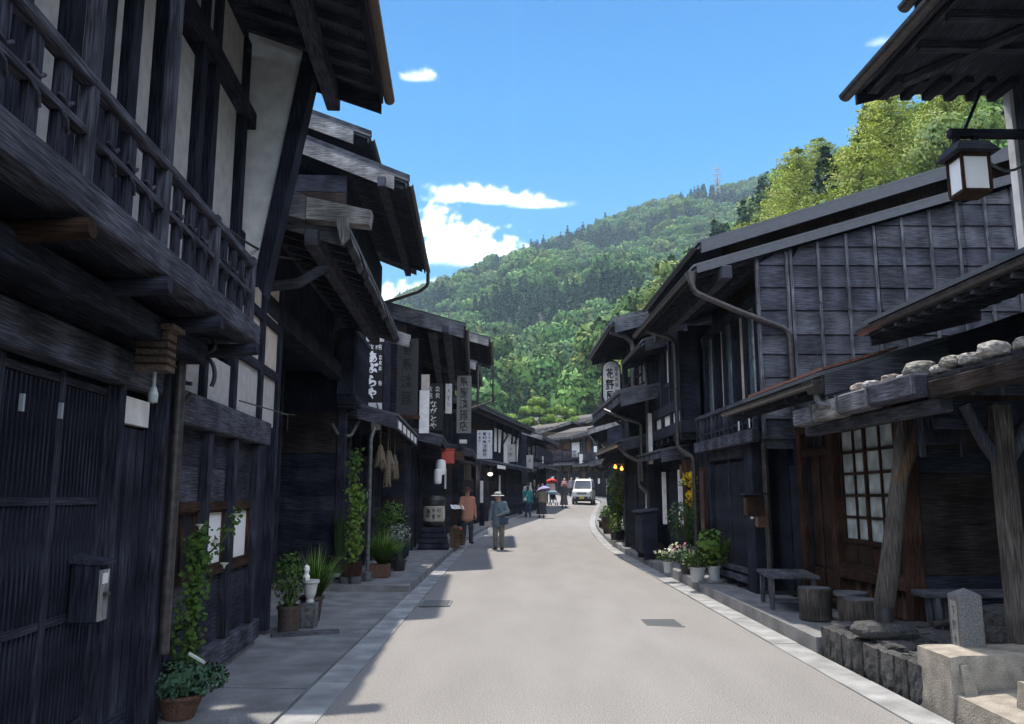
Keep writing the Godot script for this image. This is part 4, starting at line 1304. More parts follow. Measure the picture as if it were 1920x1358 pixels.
		b.tube([o + Vector3(0, 0.1, 0), o + Vector3(0, 0.62 + (2.5 - q[1]), 0)], 0.008, 4)
		part(t, "cord", b, M.straw)
	# slatted bench
	var t := thing("slatted_bench", "dark slatted folding bench standing against the left shop front", "bench", F)
	var b := nb()
	b.cb(0.2, 0.62, 0.58, 0.66, 4.3, 6.0, 0.01)
	part(t, "seat", b, wood("dark", "z"))
	for i in 9: box_part(t, "slat", wood("dark", "y"), 0.62, 0.65, 0.28, 0.64, 4.33 + i * 0.185, 4.48 + i * 0.185)
	for s in [4.45, 5.1, 5.75]:
		box_part(t, "foot", wood("black2", "x"), 0.15, 0.78, 0.16, 0.24, s, s + 0.1)
		box_part(t, "leg", wood("black2", "y"), 0.3, 0.4, 0.24, 0.58, s, s + 0.08)

# ---------------------------------------------------------------- left side, houses farther along
func left_houses_far() -> void:
	var F := frame(-2.72, 21.6, -0.045, -1)
	var h := thing("lacquer_house", "dark left hand house behind the row of hanging signboards, its eave board grey", "house", F)
	box_part(h, "wall", wood("black", "y"), -7.0, -0.1, 0.0, 6.5, 0.0, 7.6)
	boards_across(h, "board", planks("x"), 0.0, -1.2, -0.1, 0.1, 6.2, 0.3)
	roof(h, 1.42, 6.12, 0.27, -4.0, 0.0, 7.6, {"barge": wood("grey2", "x"), "barge_lo": -0.3, "rafter": 0.45, "purlin": [[0.95, 0]], "gutter_mat": M.gutter_metal})
	pipe(h, "downpipe", M.gutter_metal, [[1.5, 6.0, 7.5], [1.5, 4.75, 7.55], [0.2, 4.5, 7.6], [0.1, 4.4, 5.0]], 0.045)
	# flat boards hung under the eave edge
	for q in [[0.55, 0.4], [0.95, 0.5]]:
		var b := nb()
		b.hexa([b.p3(q[0], 5.0, 4.6), b.p3(q[0] + 0.16, 5.0, 4.6), b.p3(q[0] + 0.16, 5.0, 4.66), b.p3(q[0], 5.0, 4.66), b.p3(q[0] - 0.12, 6.1, 0.6), b.p3(q[0] + 0.12, 6.1, 0.6), b.p3(q[0] + 0.12, 6.1, 0.66), b.p3(q[0] - 0.12, 6.1, 0.66)])
		part(h, "eave_strut", b, wood("grey", "y"))
	roof(h, 0.85, 3.15, 0.25, -0.1, 0.2, 7.4, {"back": 0.05, "rafter": 0.0, "batten": 0.0, "gutter": false})
	for s in [0.4, 1.8, 3.2, 4.6, 6.0, 7.2]: box_part(h, "post", wood("dark", "y"), -0.1, 0.04, 0.1, 3.0, s - 0.06, s + 0.06)
	for q in [[0.5, 1.7], [1.9, 3.1], [3.3, 4.5], [4.7, 5.9]]:
		var d := box_part(h, "lattice_door", wood("black", "y"), -0.098, -0.06, 0.15, 2.3, q[0], q[1])
		bars(d, "lattice_bars", wood("dark", "y"), -0.02, q[0] + 0.04, q[1] - 0.04, 0.2, 2.25, 0.12, 0.035, 0.035)
	for s in [0.8, 2.4, 4.0]: box_part(h, "window", M.dark_glass, -0.1, -0.05, 3.6, 5.2, s, s + 1.2)
	var white := Color(0.80, 0.80, 0.80)
	var black := Color(0.04, 0.04, 0.045)
	hanging_sign("black_signboard", "narrow black signboard with white brush lettering beside the red box", F, 0.30, 0.84, 3.45, 4.8, 1.4, print_mat(print_tex(160, 400, black, Color(0.75, 0.75, 0.75), [["旅館", 20, 24, 50, 56, 2.4], ["奈良", 90, 24, 50, 56, 2.4], ["ながとや", 48, 150, 66, 60, 3.8]])), wood("black", "y"))
	hanging_sign("paper_signboard", "small white upright sign between the black board and the pale shop board", F, 0.86, 1.06, 4.05, 4.95, 2.6, print_mat(print_tex(100, 400, white, Color(0.35, 0.35, 0.36), [["木曽杉", 24, 60, 52, 90, 2.6]])), wood("grey", "y"))
	hanging_sign("lacquer_signboard", "tall pale grey board with dark characters 屋漆器店 hanging by the downpipe", F, 1.13, 1.62, 3.68, 5.6, 5.4, print_mat(print_tex(150, 600, Color(0.46, 0.46, 0.46), Color(0.14, 0.14, 0.15), [["辰屋漆器店", 26, 10, 98, 116, 6.0]])), wood("ash", "y"))
	# white and red lanterns on the front
	var b := nb()
	var o := b.p3(0.75, 2.25, 2.6)
	b.lathe(o, [[0.05, 0.0], [0.13, 0.02], [0.15, 0.12], [0.15, 0.3], [0.13, 0.42], [0.06, 0.45]], 14)
	solo("paper_lantern", "white paper lantern hanging below the red box on the left", "lantern", b, M.white, F)
	b = nb()
	o = b.p3(0.68, 1.98, 2.3)
	b.lathe(o, [[0.05, 0.0], [0.10, 0.02], [0.115, 0.1], [0.115, 0.34], [0.10, 0.42], [0.05, 0.44]], 14)
	solo("paper_lantern", "slim white paper lantern tucked under the wider white lantern", "lantern", b, M.white, F)
	var t := thing("red_box", "bright red box fixed to the left house front above the white lanterns", "box", F)
	box_part(t, "case", M.red_box, 0.72, 1.12, 2.62, 3.02, 3.4, 3.7, 0.012)
	box_part(t, "lid", M.red_box, 0.70, 1.14, 3.02, 3.06, 3.38, 3.72)
	box_part(t, "bracket", M.iron, 0.0, 0.72, 2.8, 2.84, 3.5, 3.56)
	t = thing("wooden_box_lamp", "small brown wooden lamp box sticking out right of the red box", "lamp", F)
	box_part(t, "case", wood("tan", "x"), 1.13, 1.42, 2.74, 2.98, 3.8, 4.0, 0.01)
	box_part(t, "arm", M.iron, 0.1, 1.13, 2.84, 2.88, 3.9, 3.94)
	# sake barrel on a dark stand
	t = thing("sake_barrel", "pale straw wrapped barrel with a black lid on a dark trapezoid stand", "barrel", F)
	b = nb()
	b.hexa([b.p3(0.15, 0.15, 2.0), b.p3(1.02, 0.15, 2.0), b.p3(1.02, 0.15, 2.8), b.p3(0.15, 0.15, 2.8), b.p3(0.25, 0.78, 2.1), b.p3(0.92, 0.78, 2.1), b.p3(0.92, 0.78, 2.7), b.p3(0.25, 0.78, 2.7)])
	part(t, "stand", b, wood("black2", "x"))
	for k in 4: box_part(t, "stand_slat", wood("dark", "x"), 0.18 + k * 0.022, 0.99 - k * 0.022, 0.2 + k * 0.15, 0.3 + k * 0.15, 1.975 + k * 0.024, 1.995 + k * 0.024)
	b = nb()
	o = b.p3(0.58, 0.80, 2.4)
	b.lathe(o, [[0.27, 0.0], [0.29, 0.05], [0.30, 0.12]], 20)
	part(t, "foot_hoop", b, M.pot_black)
	b = nb()
	b.lathe(o, [[0.29, 0.12], [0.315, 0.2], [0.32, 0.4], [0.31, 0.56]], 20)
	part(t, "straw_body", b, M.plaster_tan)
	b = nb()
	b.lathe(o, [[0.31, 0.56], [0.335, 0.6], [0.33, 0.74], [0.28, 0.84], [0.0, 0.86]], 20)
	part(t, "lid", b, M.pot_black)
	var lm := print_mat(print_tex(256, 128, Color(0.62, 0.60, 0.56), Color(0.12, 0.11, 0.12), [["酒", 30, 16, 60, 90, 5.0], ["木曽", 110, 14, 44, 52, 3.0], ["杉村", 170, 14, 50, 52, 3.0]]))
	b = nb()
	for k in 7:
		var a0 := -0.95 + 1.9 * k / 7.0
		var a1 := -0.95 + 1.9 * (k + 1) / 7.0
		var p0 := o + Vector3(sin(a0), 0, cos(a0)) * 0.328
		var p1 := o + Vector3(sin(a1), 0, cos(a1)) * 0.328
		b.poly([p0 + Vector3.UP * 0.15, p1 + Vector3.UP * 0.15, p1 + Vector3.UP * 0.54, p0 + Vector3.UP * 0.54], Vector3(sin(a0), 0, cos(a0)), [Vector2(k / 7.0, 1), Vector2((k + 1) / 7.0, 1), Vector2((k + 1) / 7.0, 0), Vector2(k / 7.0, 0)])
	part(t, "label_band", b, lm)
	# goods on the pavement beyond the barrel
	for k in 3:
		t = thing("display_crate", ["tall pale wooden crate beside the barrel stand", "low brown crate of red fruit behind the barrel", "small tan crate near the standing woman"][k], "crate", F)
		var q: Array = [[1.05, 1.3, 0.15, 0.72, 3.0, 3.4], [1.0, 1.4, 0.45, 0.62, 3.6, 4.0], [1.1, 1.45, 0.15, 0.45, 4.1, 4.5]][k]
		box_part(t, "floor", wood("tan", "x"), q[0], q[1], q[2], q[2] + 0.03, q[4], q[5])
		for s in [q[4], q[5]]: box_part(t, "side", wood("tan", "x"), q[0], q[1], q[2] + 0.03, q[3], s - 0.015, s + 0.015)
		for x in [q[0], q[1]]: box_part(t, "side", wood("tan", "z"), x - 0.012, x + 0.012, q[2] + 0.03, q[3], q[4] + 0.016, q[5] - 0.016)
		b = nb()
		for i in 14: b.rock(b.p3(R(q[0] + 0.06, q[1] - 0.06), q[3] - 0.02 + R(0, 0.05), R(q[4] + 0.06, q[5] - 0.06)), Vector3(0.05, 0.05, 0.05), i, 0.05, 0.1, 3)
		stuff(t, "goods", b, M.red_box if k == 1 else M.pot_clay)
	# a house set forward with two small eaves
	F = frame(-2.35, 29.3, -0.01, -1)
	h = thing("timber_house", "dark left hand house with two eaves whose grey edges stick out over the street", "house", F)
	box_part(h, "wall", wood("black", "y"), -7.0, -0.1, 0.0, 7.3, 0.0, 5.4)
	boards_across(h, "board", planks("x"), 0.0, -1.0, -0.1, 0.1, 7.0, 0.34)
	roof(h, 1.5, 7.2, 0.28, -3.5, -0.1, 5.2, {"barge": wood("silver", "x"), "barge_lo": -0.22, "rafter": 0.5, "cover": M.metal_roof, "soffit": wood("tan", "z")})
	roof(h, 1.05, 6.3, 0.28, -0.1, -0.2, 5.2, {"barge": wood("silver", "x"), "barge_lo": -0.2, "rafter": 0.5, "back": 0.05})
	pipe(h, "downpipe", M.gutter_metal, [[1.13, 6.25, -0.1], [1.13, 5.0, -0.1], [0.9, 4.85, -0.1], [0.1, 4.55, 0.0]], 0.05)
	pipe(h, "downpipe", M.gutter_metal, [[1.6, 7.1, 5.1], [1.6, 5.6, 5.1], [0.5, 5.2, 5.1]], 0.04)
	roof(h, 0.9, 3.2, 0.26, -0.1, 0.0, 5.2, {"back": 0.05, "rafter": 0.0, "batten": 0.0, "gutter": false, "barge": wood("ash", "x")})
	box_part(h, "camera_box", M.white, 0.5, 0.75, 3.48, 3.6, -0.4, -0.1)
	for q in [[0.4, 2.0], [2.3, 3.9]]:
		var d := box_part(h, "lattice_door", wood("brown", "y"), -0.098, -0.04, 0.15, 2.3, q[0], q[1])
		bars(d, "lattice_bars", wood("dark", "y"), -0.01, q[0] + 0.05, q[1] - 0.05, 0.2, 2.25, 0.14, 0.05, 0.03)
	box_part(h, "notice", M.paper, -0.04, 0.02, 1.9, 2.6, 0.05, 0.15)
	for q in [[0.4, 2.0], [2.6, 4.2]]: box_part(h, "window", M.dark_glass, -0.1, -0.05, 3.8, 5.4, q[0], q[1])
	hanging_sign("striped_signboard", "white sign with dark border and black brush characters hanging by the plaster house", F, 1.02, 1.62, 3.05, 4.15, 2.4, print_mat(print_tex(220, 400, Color(0.80, 0.81, 0.84), Color(0.10, 0.10, 0.14), [["木曽杉", 20, 30, 40, 50, 2.0], ["曽村辰漆器店", 76, 24, 70, 58, 3.4], ["奈良井", 160, 30, 40, 50, 2.0]])), wood("black2", "y"))
	# the plaster-panelled house that turns with the street
	F = frame(-2.2, 35.4, 0.2, -1)
	h = thing("plaster_house", "low house with pale plaster panels between black timbers where the street bends", "house", F)
	box_part(h, "wall", wood("black", "y"), -8.0, -0.1, 0.0, 5.9, 0.0, 14.6)
	boards_across(h, "board", [wood("dark", "x"), wood("black2", "x"), wood("brown", "x")], 0.0, -2.5, -0.1, 0.1, 5.8, 0.34)
	boards_along(h, "board", [wood("dark", "z"), wood("black2", "z"), wood("brown", "z")], -0.08, 0.1, 6.4, 3.4, 5.6, 0.3)
	roof(h, 0.75, 5.5, 0.28, -4.5, -0.3, 14.4, {"barge": wood("silver", "x"), "rafter": 0.6, "purlin": [[0.45, 0]], "purlin_mat": wood("ash", "z"), "cover": M.metal_roof, "gutter": false, "fascia": wood("grey", "z")})
	roof(h, -1.2, 6.9, 0.3, -4.5, -0.6, 5.0, {"barge": wood("silver", "x"), "rafter": 0.0, "wall_t": -2.0})
	box_part(h, "wall", wood("warm", "z"), -4.0, -1.6, 5.9, 7.1, 1.2, 4.8)
	for q in [[6.6, 8.6, 3.9, 5.1, 0.2], [9.1, 11.3, 3.35, 5.05, 0.5], [11.6, 13.5, 3.6, 5.0, 0.3]]:
		var b2 := nb()
		b2.hexa([b2.p3(-0.1, q[2], q[0] + q[4] * 0.3), b2.p3(-0.04, q[2], q[0] + q[4] * 0.3), b2.p3(-0.04, q[2], q[1] - q[4] * 1.6), b2.p3(-0.1, q[2], q[1] - q[4] * 1.6), b2.p3(-0.1, q[3], q[0]), b2.p3(-0.04, q[3], q[0]), b2.p3(-0.04, q[3], q[1]), b2.p3(-0.1, q[3], q[1])])
		part(h, "plaster_panel", b2, M.plaster)
	for s in [6.5, 7.5, 8.85, 11.4, 12.5, 13.6]: box_part(h, "post", wood("black2", "y"), -0.1, 0.0, 3.3, 5.4, s - 0.1, s + 0.1)
	for s in [8.8, 11.4]: 
		var b3 := nb()
		b3.tube([b3.p3(0.0, 5.2, s), b3.p3(0.25, 4.85, s), b3.p3(0.0, 4.4, s)], 0.05, 6)
		part(h, "brace", b3, wood("dark", "y"))
	roof(h, 0.85, 3.1, 0.25, -0.1, 0.2, 14.2, {"back": 0.05, "rafter": 0.0, "batten": 0.0, "gutter": false, "fascia": wood("dark", "z")})
	for s in [0.4, 2.6, 5.0, 7.4, 9.6, 12.0, 14.0]: box_part(h, "post", wood("dark", "y"), -0.1, 0.06, 0.2, 3.0, s - 0.08, s + 0.08)
	for q in [[0.6, 2.4, "brown"], [2.8, 4.8, "black2"], [5.2, 7.2, "dark"], [9.8, 11.8, "black2"], [12.2, 13.8, "brown"]]:
		var d := box_part(h, "lattice_door", wood(q[2], "y"), -0.098, -0.04, 0.35, 2.4, q[0], q[1])
		bars(d, "lattice_bars", wood("dark", "y"), 0.0, q[0] + 0.05, q[1] - 0.05, 0.4, 2.35, 0.16, 0.05, 0.03)
	box_part(h, "plaster_panel", M.plaster, -0.1, -0.03, 0.8, 2.7, 7.55, 8.3)
	box_part(h, "paper_light", M.paper, 0.87, 0.88, 2.92, 3.08, 3.4, 5.2)
	for k in 2:
		var kk: Array = [[0.62, 1.0, 3.35, 4.25, 6.9], [0.5, 0.9, 3.0, 4.0, 13.0]][k]
		hanging_sign("paper_signboard", ["small pale sign with faint characters hanging before the plaster panels", "small white sign hanging at the far corner of the plaster house"][k], F, kk[0], kk[1], kk[2], kk[3], kk[4], print_mat(print_tex(110, 300, Color(0.66, 0.66, 0.64), Color(0.2, 0.2, 0.2), [["下町", 28, 50, 52, 90, 3.0]] if k == 0 else [["井", 28, 60, 52, 90, 3.0]])), wood("grey", "y"))
	var lt := thing("entrance_lamp", "lit round lamp glowing under the pent roof of the plaster house", "lamp", F)
	var b4 := nb()
	b4.lathe(b4.p3(0.55, 2.55, 3.3), [[0.0, 0.0], [0.1, 0.03], [0.13, 0.1], [0.1, 0.16], [0, 0.17]], 12)
	part(lt, "bulb", b4, M.lamp_white)
	box_part(lt, "fitting", M.iron, 0.5, 0.6, 2.73, 2.95, 3.25, 3.35)
	var li := OmniLight3D.new()
	li.name = "lamp_light"
	li.light_energy = 0.35
	li.light_color = Color(1.0, 0.93, 0.82)
	li.light_size = 0.1
	li.omni_range = 40.0
	li.omni_attenuation = 2.0
	li.shadow_enabled = true
	lt.add_child(li, true)
	li.position = Vector3(0.55, 2.63, -3.3)
	# slim lit sign post by the door
	t = thing("upright_lamp_post", "slim upright cream lamp box on a black post before the plaster house", "lamp", F)
	box_part(t, "post", wood("black", "y"), 0.55, 0.75, 0.15, 2.4, 1.2, 1.34)
	box_part(t, "panel", M.plaster, 0.58, 0.72, 1.35, 2.3, 1.18, 1.2)

# ---------------------------------------------------------------- plain house for the far end of the street
func far_house(label: String, F: Transform3D, len: float, y0: float, he: float, tone_: String, seed_: int, te := 0.9) -> void:
	rng.seed = seed_
	var h := thing("far_house", label, "house", F)
	box_part(h, "wall", wood(tone_, "y"), -7.0, -0.1, y0 - 1.0, y0 + he + 0.3, 0.05, len - 0.05)
	roof(h, te, y0 + he, 0.3, -3.8, 0.0, len, {"barge": wood("silver", "x"), "rafter": 0.7, "batten": 0.8, "gutter": seed_ % 2 == 0, "fascia": wood("grey2", "z"), "soffit": wood("brown", "z"), "cover": M.far_roof})
	roof(h, te * 0.95, y0 + 2.95, 0.27, -0.1, 0.1, len - 0.1, {"back": 0.05, "rafter": 0.0, "batten": 0.9, "gutter": false, "barge": wood("grey", "x"), "fascia": wood("grey2", "z"), "cover": M.far_roof})
	box_part(h, "balcony_floor", wood("dark", "z"), -0.1, 0.5, y0 + 3.3, y0 + 3.42, 0.4, len - 0.4)
	box_part(h, "handrail", wood("ash", "z"), 0.42, 0.5, y0 + 4.1, y0 + 4.18, 0.4, len - 0.4)
	bars(h, "balcony_bars", wood("ash", "y"), 0.48, 0.45, len - 0.45, y0 + 3.42, y0 + 4.1, 0.22, 0.06, 0.04)
	var s := 0.3
	while s < len - 1.0:
		var w := R(0.8, 1.5)
		var k := rng.randi_range(0, 3)
		if k == 0: box_part(h, "plaster_panel", M.plaster, -0.1, -0.04, y0 + 3.6, y0 + he - 0.4, s, minf(s + w, len - 0.2))
		elif k == 1: boards_along(h, "board", [wood("brown", "z"), wood("warm", "z")], -0.06, s, minf(s + w, len - 0.2), y0 + 3.5, y0 + he - 0.3, 0.3)
		else: window(h, -0.05, s, minf(s + w, len - 0.2), y0 + 3.5, y0 + he - 0.5, 2, 2, wood("dark", "y"), M.paper if k == 2 else M.dark_glass, 0.07)
		box_part(h, "post", wood("dark", "y"), -0.1, 0.02, y0 + 0.1, y0 + he - 0.1, s + w + 0.05, s + w + 0.18)
		s += w + 0.25
	s = 0.4
	while s < len - 1.2:
		var w := R(1.2, 2.0)
		var d := box_part(h, "lattice_door", wood(["black", "dark", "brown"][rng.randi() % 3], "y"), -0.098, -0.04, y0 + 0.15, y0 + 2.3, s, minf(s + w, len - 0.2))
		bars(d, "lattice_bars", wood("dark", "y"), 0.0, s + 0.06, minf(s + w, len - 0.2) - 0.06, y0 + 0.2, y0 + 2.25, 0.2, 0.06, 0.03)
		if R(0, 1) < 0.6: box_part(h, "notice", M.paper, 0.0, 0.03, y0 + 1.3, y0 + R(1.7, 2.2), s + 0.3, s + 0.7)
		s += w + 0.3

func far_street() -> void:
	# left row after the bend, then round to the closing houses
	far_house("far left house in sunlight just past the plaster house", frame(1.0, 51.0, 0.17, -1), 9.0, 0.55, 4.7, "dark", 3)
	# right row seen face on where the street swings left again
	far_house("reddish brown house closing the view at the end of the street", frame(6.6, 77.0, -0.62, 1), 7.0, 1.65, 5.4, "far", 7)
	far_house("dark house beside the closing house, higher up the street", frame(2.9, 83.0, -0.62, 1), 7.0, 2.0, 5.8, "far", 8)
	far_house("last house glimpsed at the top of the street", frame(-0.8, 89.0, -0.62, 1), 8.0, 2.2, 5.6, "far", 18)
	far_house("brown house on the right behind the white van", frame(8.4, 69.5, -0.28, 1), 7.4, 1.4, 5.6, "far", 9)
	far_house("dark right hand house beside the parked van with white papers on it", frame(8.1, 62.5, 0.06, 1), 6.8, 1.1, 5.0, "brown", 10)
	far_house("dark right hand house just before the white van", frame(6.9, 54.5, 0.14, 1), 7.8, 0.7, 4.9, "black2", 12)
	far_house("dark right hand house where the street bends", frame(5.0, 44.0, 0.15, 1), 10.3, 0.4, 4.7, "black2", 14)
	far_house("tall brown house rising behind the closing house at the end of the street", frame(9.0, 92.0, -0.7, 1), 8.0, 3.2, 6.6, "far", 23)
	far_house("brown upper house standing highest behind the end of the street", frame(4.6, 98.0, -0.7, 1), 8.0, 3.6, 6.6, "far", 24)
	rng.seed = 77
	# banners, paper lanterns and boards that brighten the far fronts
	var k := 0
	var places := ["first", "second", "third", "fourth", "fifth", "sixth", "seventh", "eighth", "ninth", "tenth"]
	for q in [[5.3, 3.4, 50.0, 0.45, 0.6], [6.2, 4.2, 56.0, 0.5, 0.6], [6.9, 4.0, 60.0, 0.5, 0.5], [7.3, 4.6, 64.0, 0.4, 0.8], [7.2, 5.3, 70.0, 0.5, 0.5], [6.3, 4.4, 75.0, 0.35, 1.0], [2.2, 4.9, 82.0, 0.4, 0.8], [3.4, 4.3, 80.0, 0.5, 0.6], [0.6, 4.4, 84.0, 0.3, 0.9], [1.9, 3.4, 54.0, 0.3, 0.8]]:
		var b := nb()
		b = B.new()
		b.cb(q[0] - q[3] / 2, q[0] + q[3] / 2, q[1], q[1] + q[4], -q[2], -q[2] + 0.06, 0.01)
		var side := "right" if q[0] > 5.0 else "left"
		solo("shop_sign", "small white shop sign far up the street, %s farthest along the %s row" % [places[[0, 1, 2, 3, 4, 5, 2, 3, 1, 0][k]], side], "sign", b, M.white, Transform3D.IDENTITY, "small white signs far up the street")
		k += 1

# ---------------------------------------------------------------- right side, shop with the shelter in front
func right_shop() -> void:
	var F := frame(4.3, 9.0, -0.03, 1)
	var h := thing("corner_shop", "reddish brown timber shop on the right with a shoji window and leaning porch post", "house", F)
	box_part(h, "wall", wood("brown", "y"), -5.0, -0.14, 0.0, 2.75, 0.0, 3.0)
	box_part(h, "footing", M.concrete, -5.0, 0.03, 0.0, 0.2, -0.02, 3.05)
	boards_across(h, "board", [wood("umber", "x"), wood("black2", "x"), wood("umber", "x")], -0.02, -4.6, -0.1, 0.55, 2.7, 0.27)
	box_part(h, "sill_beam", wood("black2", "x"), -4.6, -0.1, 0.42, 0.55, -0.1, 0.0)
	box_part(h, "footing", M.plaster, -4.6, -0.2, 0.0, 0.42, -0.08, 0.0)
	for s in [0.06, 1.9, 2.98]: box_part(h, "post", wood("red", "y"), -0.12, 0.06, 0.2, 2.62, s - 0.075, s + 0.075, 0.012)
	box_part(h, "lintel", wood("brown", "z"), -0.12, 0.055, 2.53, 2.66, 0.14, 2.9, 0.01)
	# shoji window in two sashes
	window(h, 0.0, 0.2, 1.02, 1.06, 2.52, 2, 5, wood("brown", "y"), M.frosted, 0.055, 0.035)
	window(h, -0.045, 1.0, 1.8, 1.06, 2.52, 2, 5, wood("brown", "y"), M.frosted, 0.055, 0.035)
	for q in [[0.2, 0.6], [0.62, 1.0], [1.02, 1.4], [1.42, 1.8]]: box_part(h, "board", [wood("red", "y"), wood("brown", "y")][rng.randi() % 2], -0.12, -0.03 + R(-0.004, 0.004), 0.80, 1.05, q[0], q[1])
	box_part(h, "window_rail", wood("brown", "z"), -0.12, 0.03, 0.76, 0.81, 0.14, 1.82)
	box_part(h, "window_rail", wood("red", "z"), -0.12, 0.045, 0.62, 0.76, 0.14, 1.82, 0.01)
	boards_up(h, "board", [wood("red", "y"), wood("brown", "y"), wood("tan", "y")], -0.03, 0.14, 1.82, 0.3, 0.62, 0.14)
	box_part(h, "ground_sill", wood("brown", "z"), -0.12, 0.04, 0.2, 0.3, 0.13, 2.9, 0.01)
	# door with a small transom
	window(h, -0.03, 2.02, 2.86, 2.28, 2.52, 3, 1, wood("brown", "y"), M.dark_glass, 0.04, 0.03)
	for q in [[2.0, 2.44], [2.46, 2.9]]:
		var d := box_part(h, "door", wood("brown", "y"), -0.1, -0.045, 0.7, 2.24, q[0], q[1])
		box_part(d, "lower_panel", wood("red", "z"), -0.05, -0.03, 0.3, 0.68, q[0] + 0.04, q[1] - 0.03)
		box_part(d, "stile", wood("red", "y"), -0.045, -0.025, 0.7, 2.24, q[0], q[0] + 0.05)
	box_part(h, "door_head", wood("red", "z"), -0.1, 0.02, 2.2, 2.28, 1.98, 2.92)
	box_part(h, "white_board", M.plaster, 0.0, 0.03, 1.3, 2.6, 3.06, 3.12)
	box_part(h, "white_board", M.paper, 0.0, 0.03, 0.95, 1.2, 3.06, 3.12)
	# main metal roof
	roof(h, 1.02, 2.86, 0.28, -4.0, -0.36, 2.95, {"soffit": wood("brown", "z"), "fascia_lo": -0.06, "batten": 0.0, "barge": wood("slate", "x"), "barge_lo": -0.17, "gutter_mat": M.gutter_metal, "rafter": 0.4, "fascia": M.metal_roof})
	var b := nb()
	b.hexa([b.p3(1.0, 2.975, -0.3), b.p3(0.15, 3.215, -0.3), b.p3(0.15, 3.215, 2.2), b.p3(1.0, 2.975, 2.2), b.p3(1.0, 3.005, -0.3), b.p3(0.15, 3.245, -0.3), b.p3(0.15, 3.245, 2.2), b.p3(1.0, 3.005, 2.2)])
	part(h, "rusty_sheet", b, M.metal_rust, "rusty red metal sheet on the roof")
	b = nb()
	b.hexa([b.p3(1.0, 2.72, -0.36), b.p3(1.12, 2.72, -0.36), b.p3(1.12, 2.72, -0.2), b.p3(1.0, 2.72, -0.2), b.p3(0.98, 2.86, -0.4), b.p3(1.16, 2.86, -0.4), b.p3(1.16, 2.86, -0.16), b.p3(0.98, 2.86, -0.16)])
	part(h, "rain_hopper", b, M.gutter_metal)
	pipe(h, "downpipe", M.gutter_grey, [[1.06, 2.74, -0.28], [1.06, 2.62, -0.28], [0.96, 2.56, -0.5], [0.9, 2.5, -0.52]], 0.035)
	# shelter roof weighed down with stones
	var S := thing("stone_weighted_shelter", "low board roofed shelter on the right held by log posts and weighed down with stones", "shelter", F)
	b = nb()
	for i in 14:
		var a := -3.9 + i * 0.325
		b = nb()
		b.hexa([b.p3(0.86, 2.60, a), b.p3(-0.2, 2.72, a), b.p3(-0.2, 2.72, a + 0.315), b.p3(0.86, 2.60, a + 0.315), b.p3(0.86 + R(0, 0.03), 2.63, a), b.p3(-0.2, 2.75, a), b.p3(-0.2, 2.75, a + 0.315), b.p3(0.86 + R(0, 0.03), 2.63, a + 0.315)])
		part(S, "roof_board", b, [wood("grey", "x"), wood("ash", "x")][i % 2])
	# hollowed log gutter in pieces, then the bare beam
	for k in 4:
		var a: float = [0.62, 0.05, -0.62, -1.3][k]
		var c: float = [0.06, -0.61, -1.29, -2.12][k]
		b = nb()
		b.cb(0.84, 1.0, 2.44 + k * 0.012, 2.64 + k * 0.012, c, a, 0.02)
		part(S, "log_gutter", b, wood(["grey2", "silver", "grey2", "ash"][k], "z"))
		box_part(S, "gutter_hook", M.gutter_grey, 0.99, 1.015, 2.5, 2.66, c - 0.03, c + 0.0)
	box_part(S, "eave_beam", wood("umber", "z"), 0.74, 0.88, 2.45, 2.60, -4.2, -2.14, 0.012)
	box_part(S, "eave_beam", wood("ash", "z"), 0.70, 0.83, 2.34, 2.46, -2.2, 0.7, 0.012)
	b = nb()
	b.tube([b.p3(0.80, 0.62, -0.92), b.p3(0.73, 1.0, -0.95), b.p3(0.655, 1.42, -0.96), b.p3(0.58, 1.82, -0.96), b.p3(0.54, 2.12, -0.96), b.p3(0.52, 2.38, -0.95)], [0.096, 0.092, 0.085, 0.078, 0.068, 0.058], 14)
	part(S, "leaning_post", b, wood("log", "y"))
	b = nb()
	b.tube([b.p3(0.60, 1.78, -0.97), b.p3(0.5, 2.02, -1.0), b.p3(0.34, 2.4, -1.04)], [0.07, 0.065, 0.06], 10)
	part(S, "brace", b, wood("tan", "y"))
	b = nb()
	b.tube([b.p3(0.81, 0.42, -0.92), b.p3(0.80, 0.66, -0.92)], 0.085, 12)
	part(S, "iron_shoe", b, M.iron)
	b = nb()
	b.cb(0.125, 0.285, 0.36, 2.44, -2.09, -1.93, 0.03)
	part(S, "post", b, wood("log", "y"))
	for e in [[-1.0, 0.5], [1.0, 0.55]]:
		b = nb()
		b.tube([b.p3(0.2, 1.86, -2.0), b.p3(0.2 + e[0] * -0.14, 2.08, -2.0), b.p3(0.2 - e[0] * e[1] * 0.6, 2.42, -2.0)], [0.05, 0.055, 0.05], 8)
		part(S, "brace", b, wood("ash", "y"))
	box_part(S, "tie_beam", wood("black2", "x"), -3.5, 0.7, 2.22, 2.32, -1.95, -1.85, 0.01)
	var hb := thing("hanging_box", "dark boxy old lamp hanging under the stone weighted shelter roof", "lamp", F)
	box_part(hb, "case", wood("black2", "y"), 0.28, 0.58, 2.12, 2.38, -1.5, -1.3, 0.01)
	for k in 2: box_part(hb, "side_rail", wood("dark", "y"), 0.22 + k * 0.38, 0.26 + k * 0.38, 2.0, 2.4, -1.52, -1.48)
	b = nb()
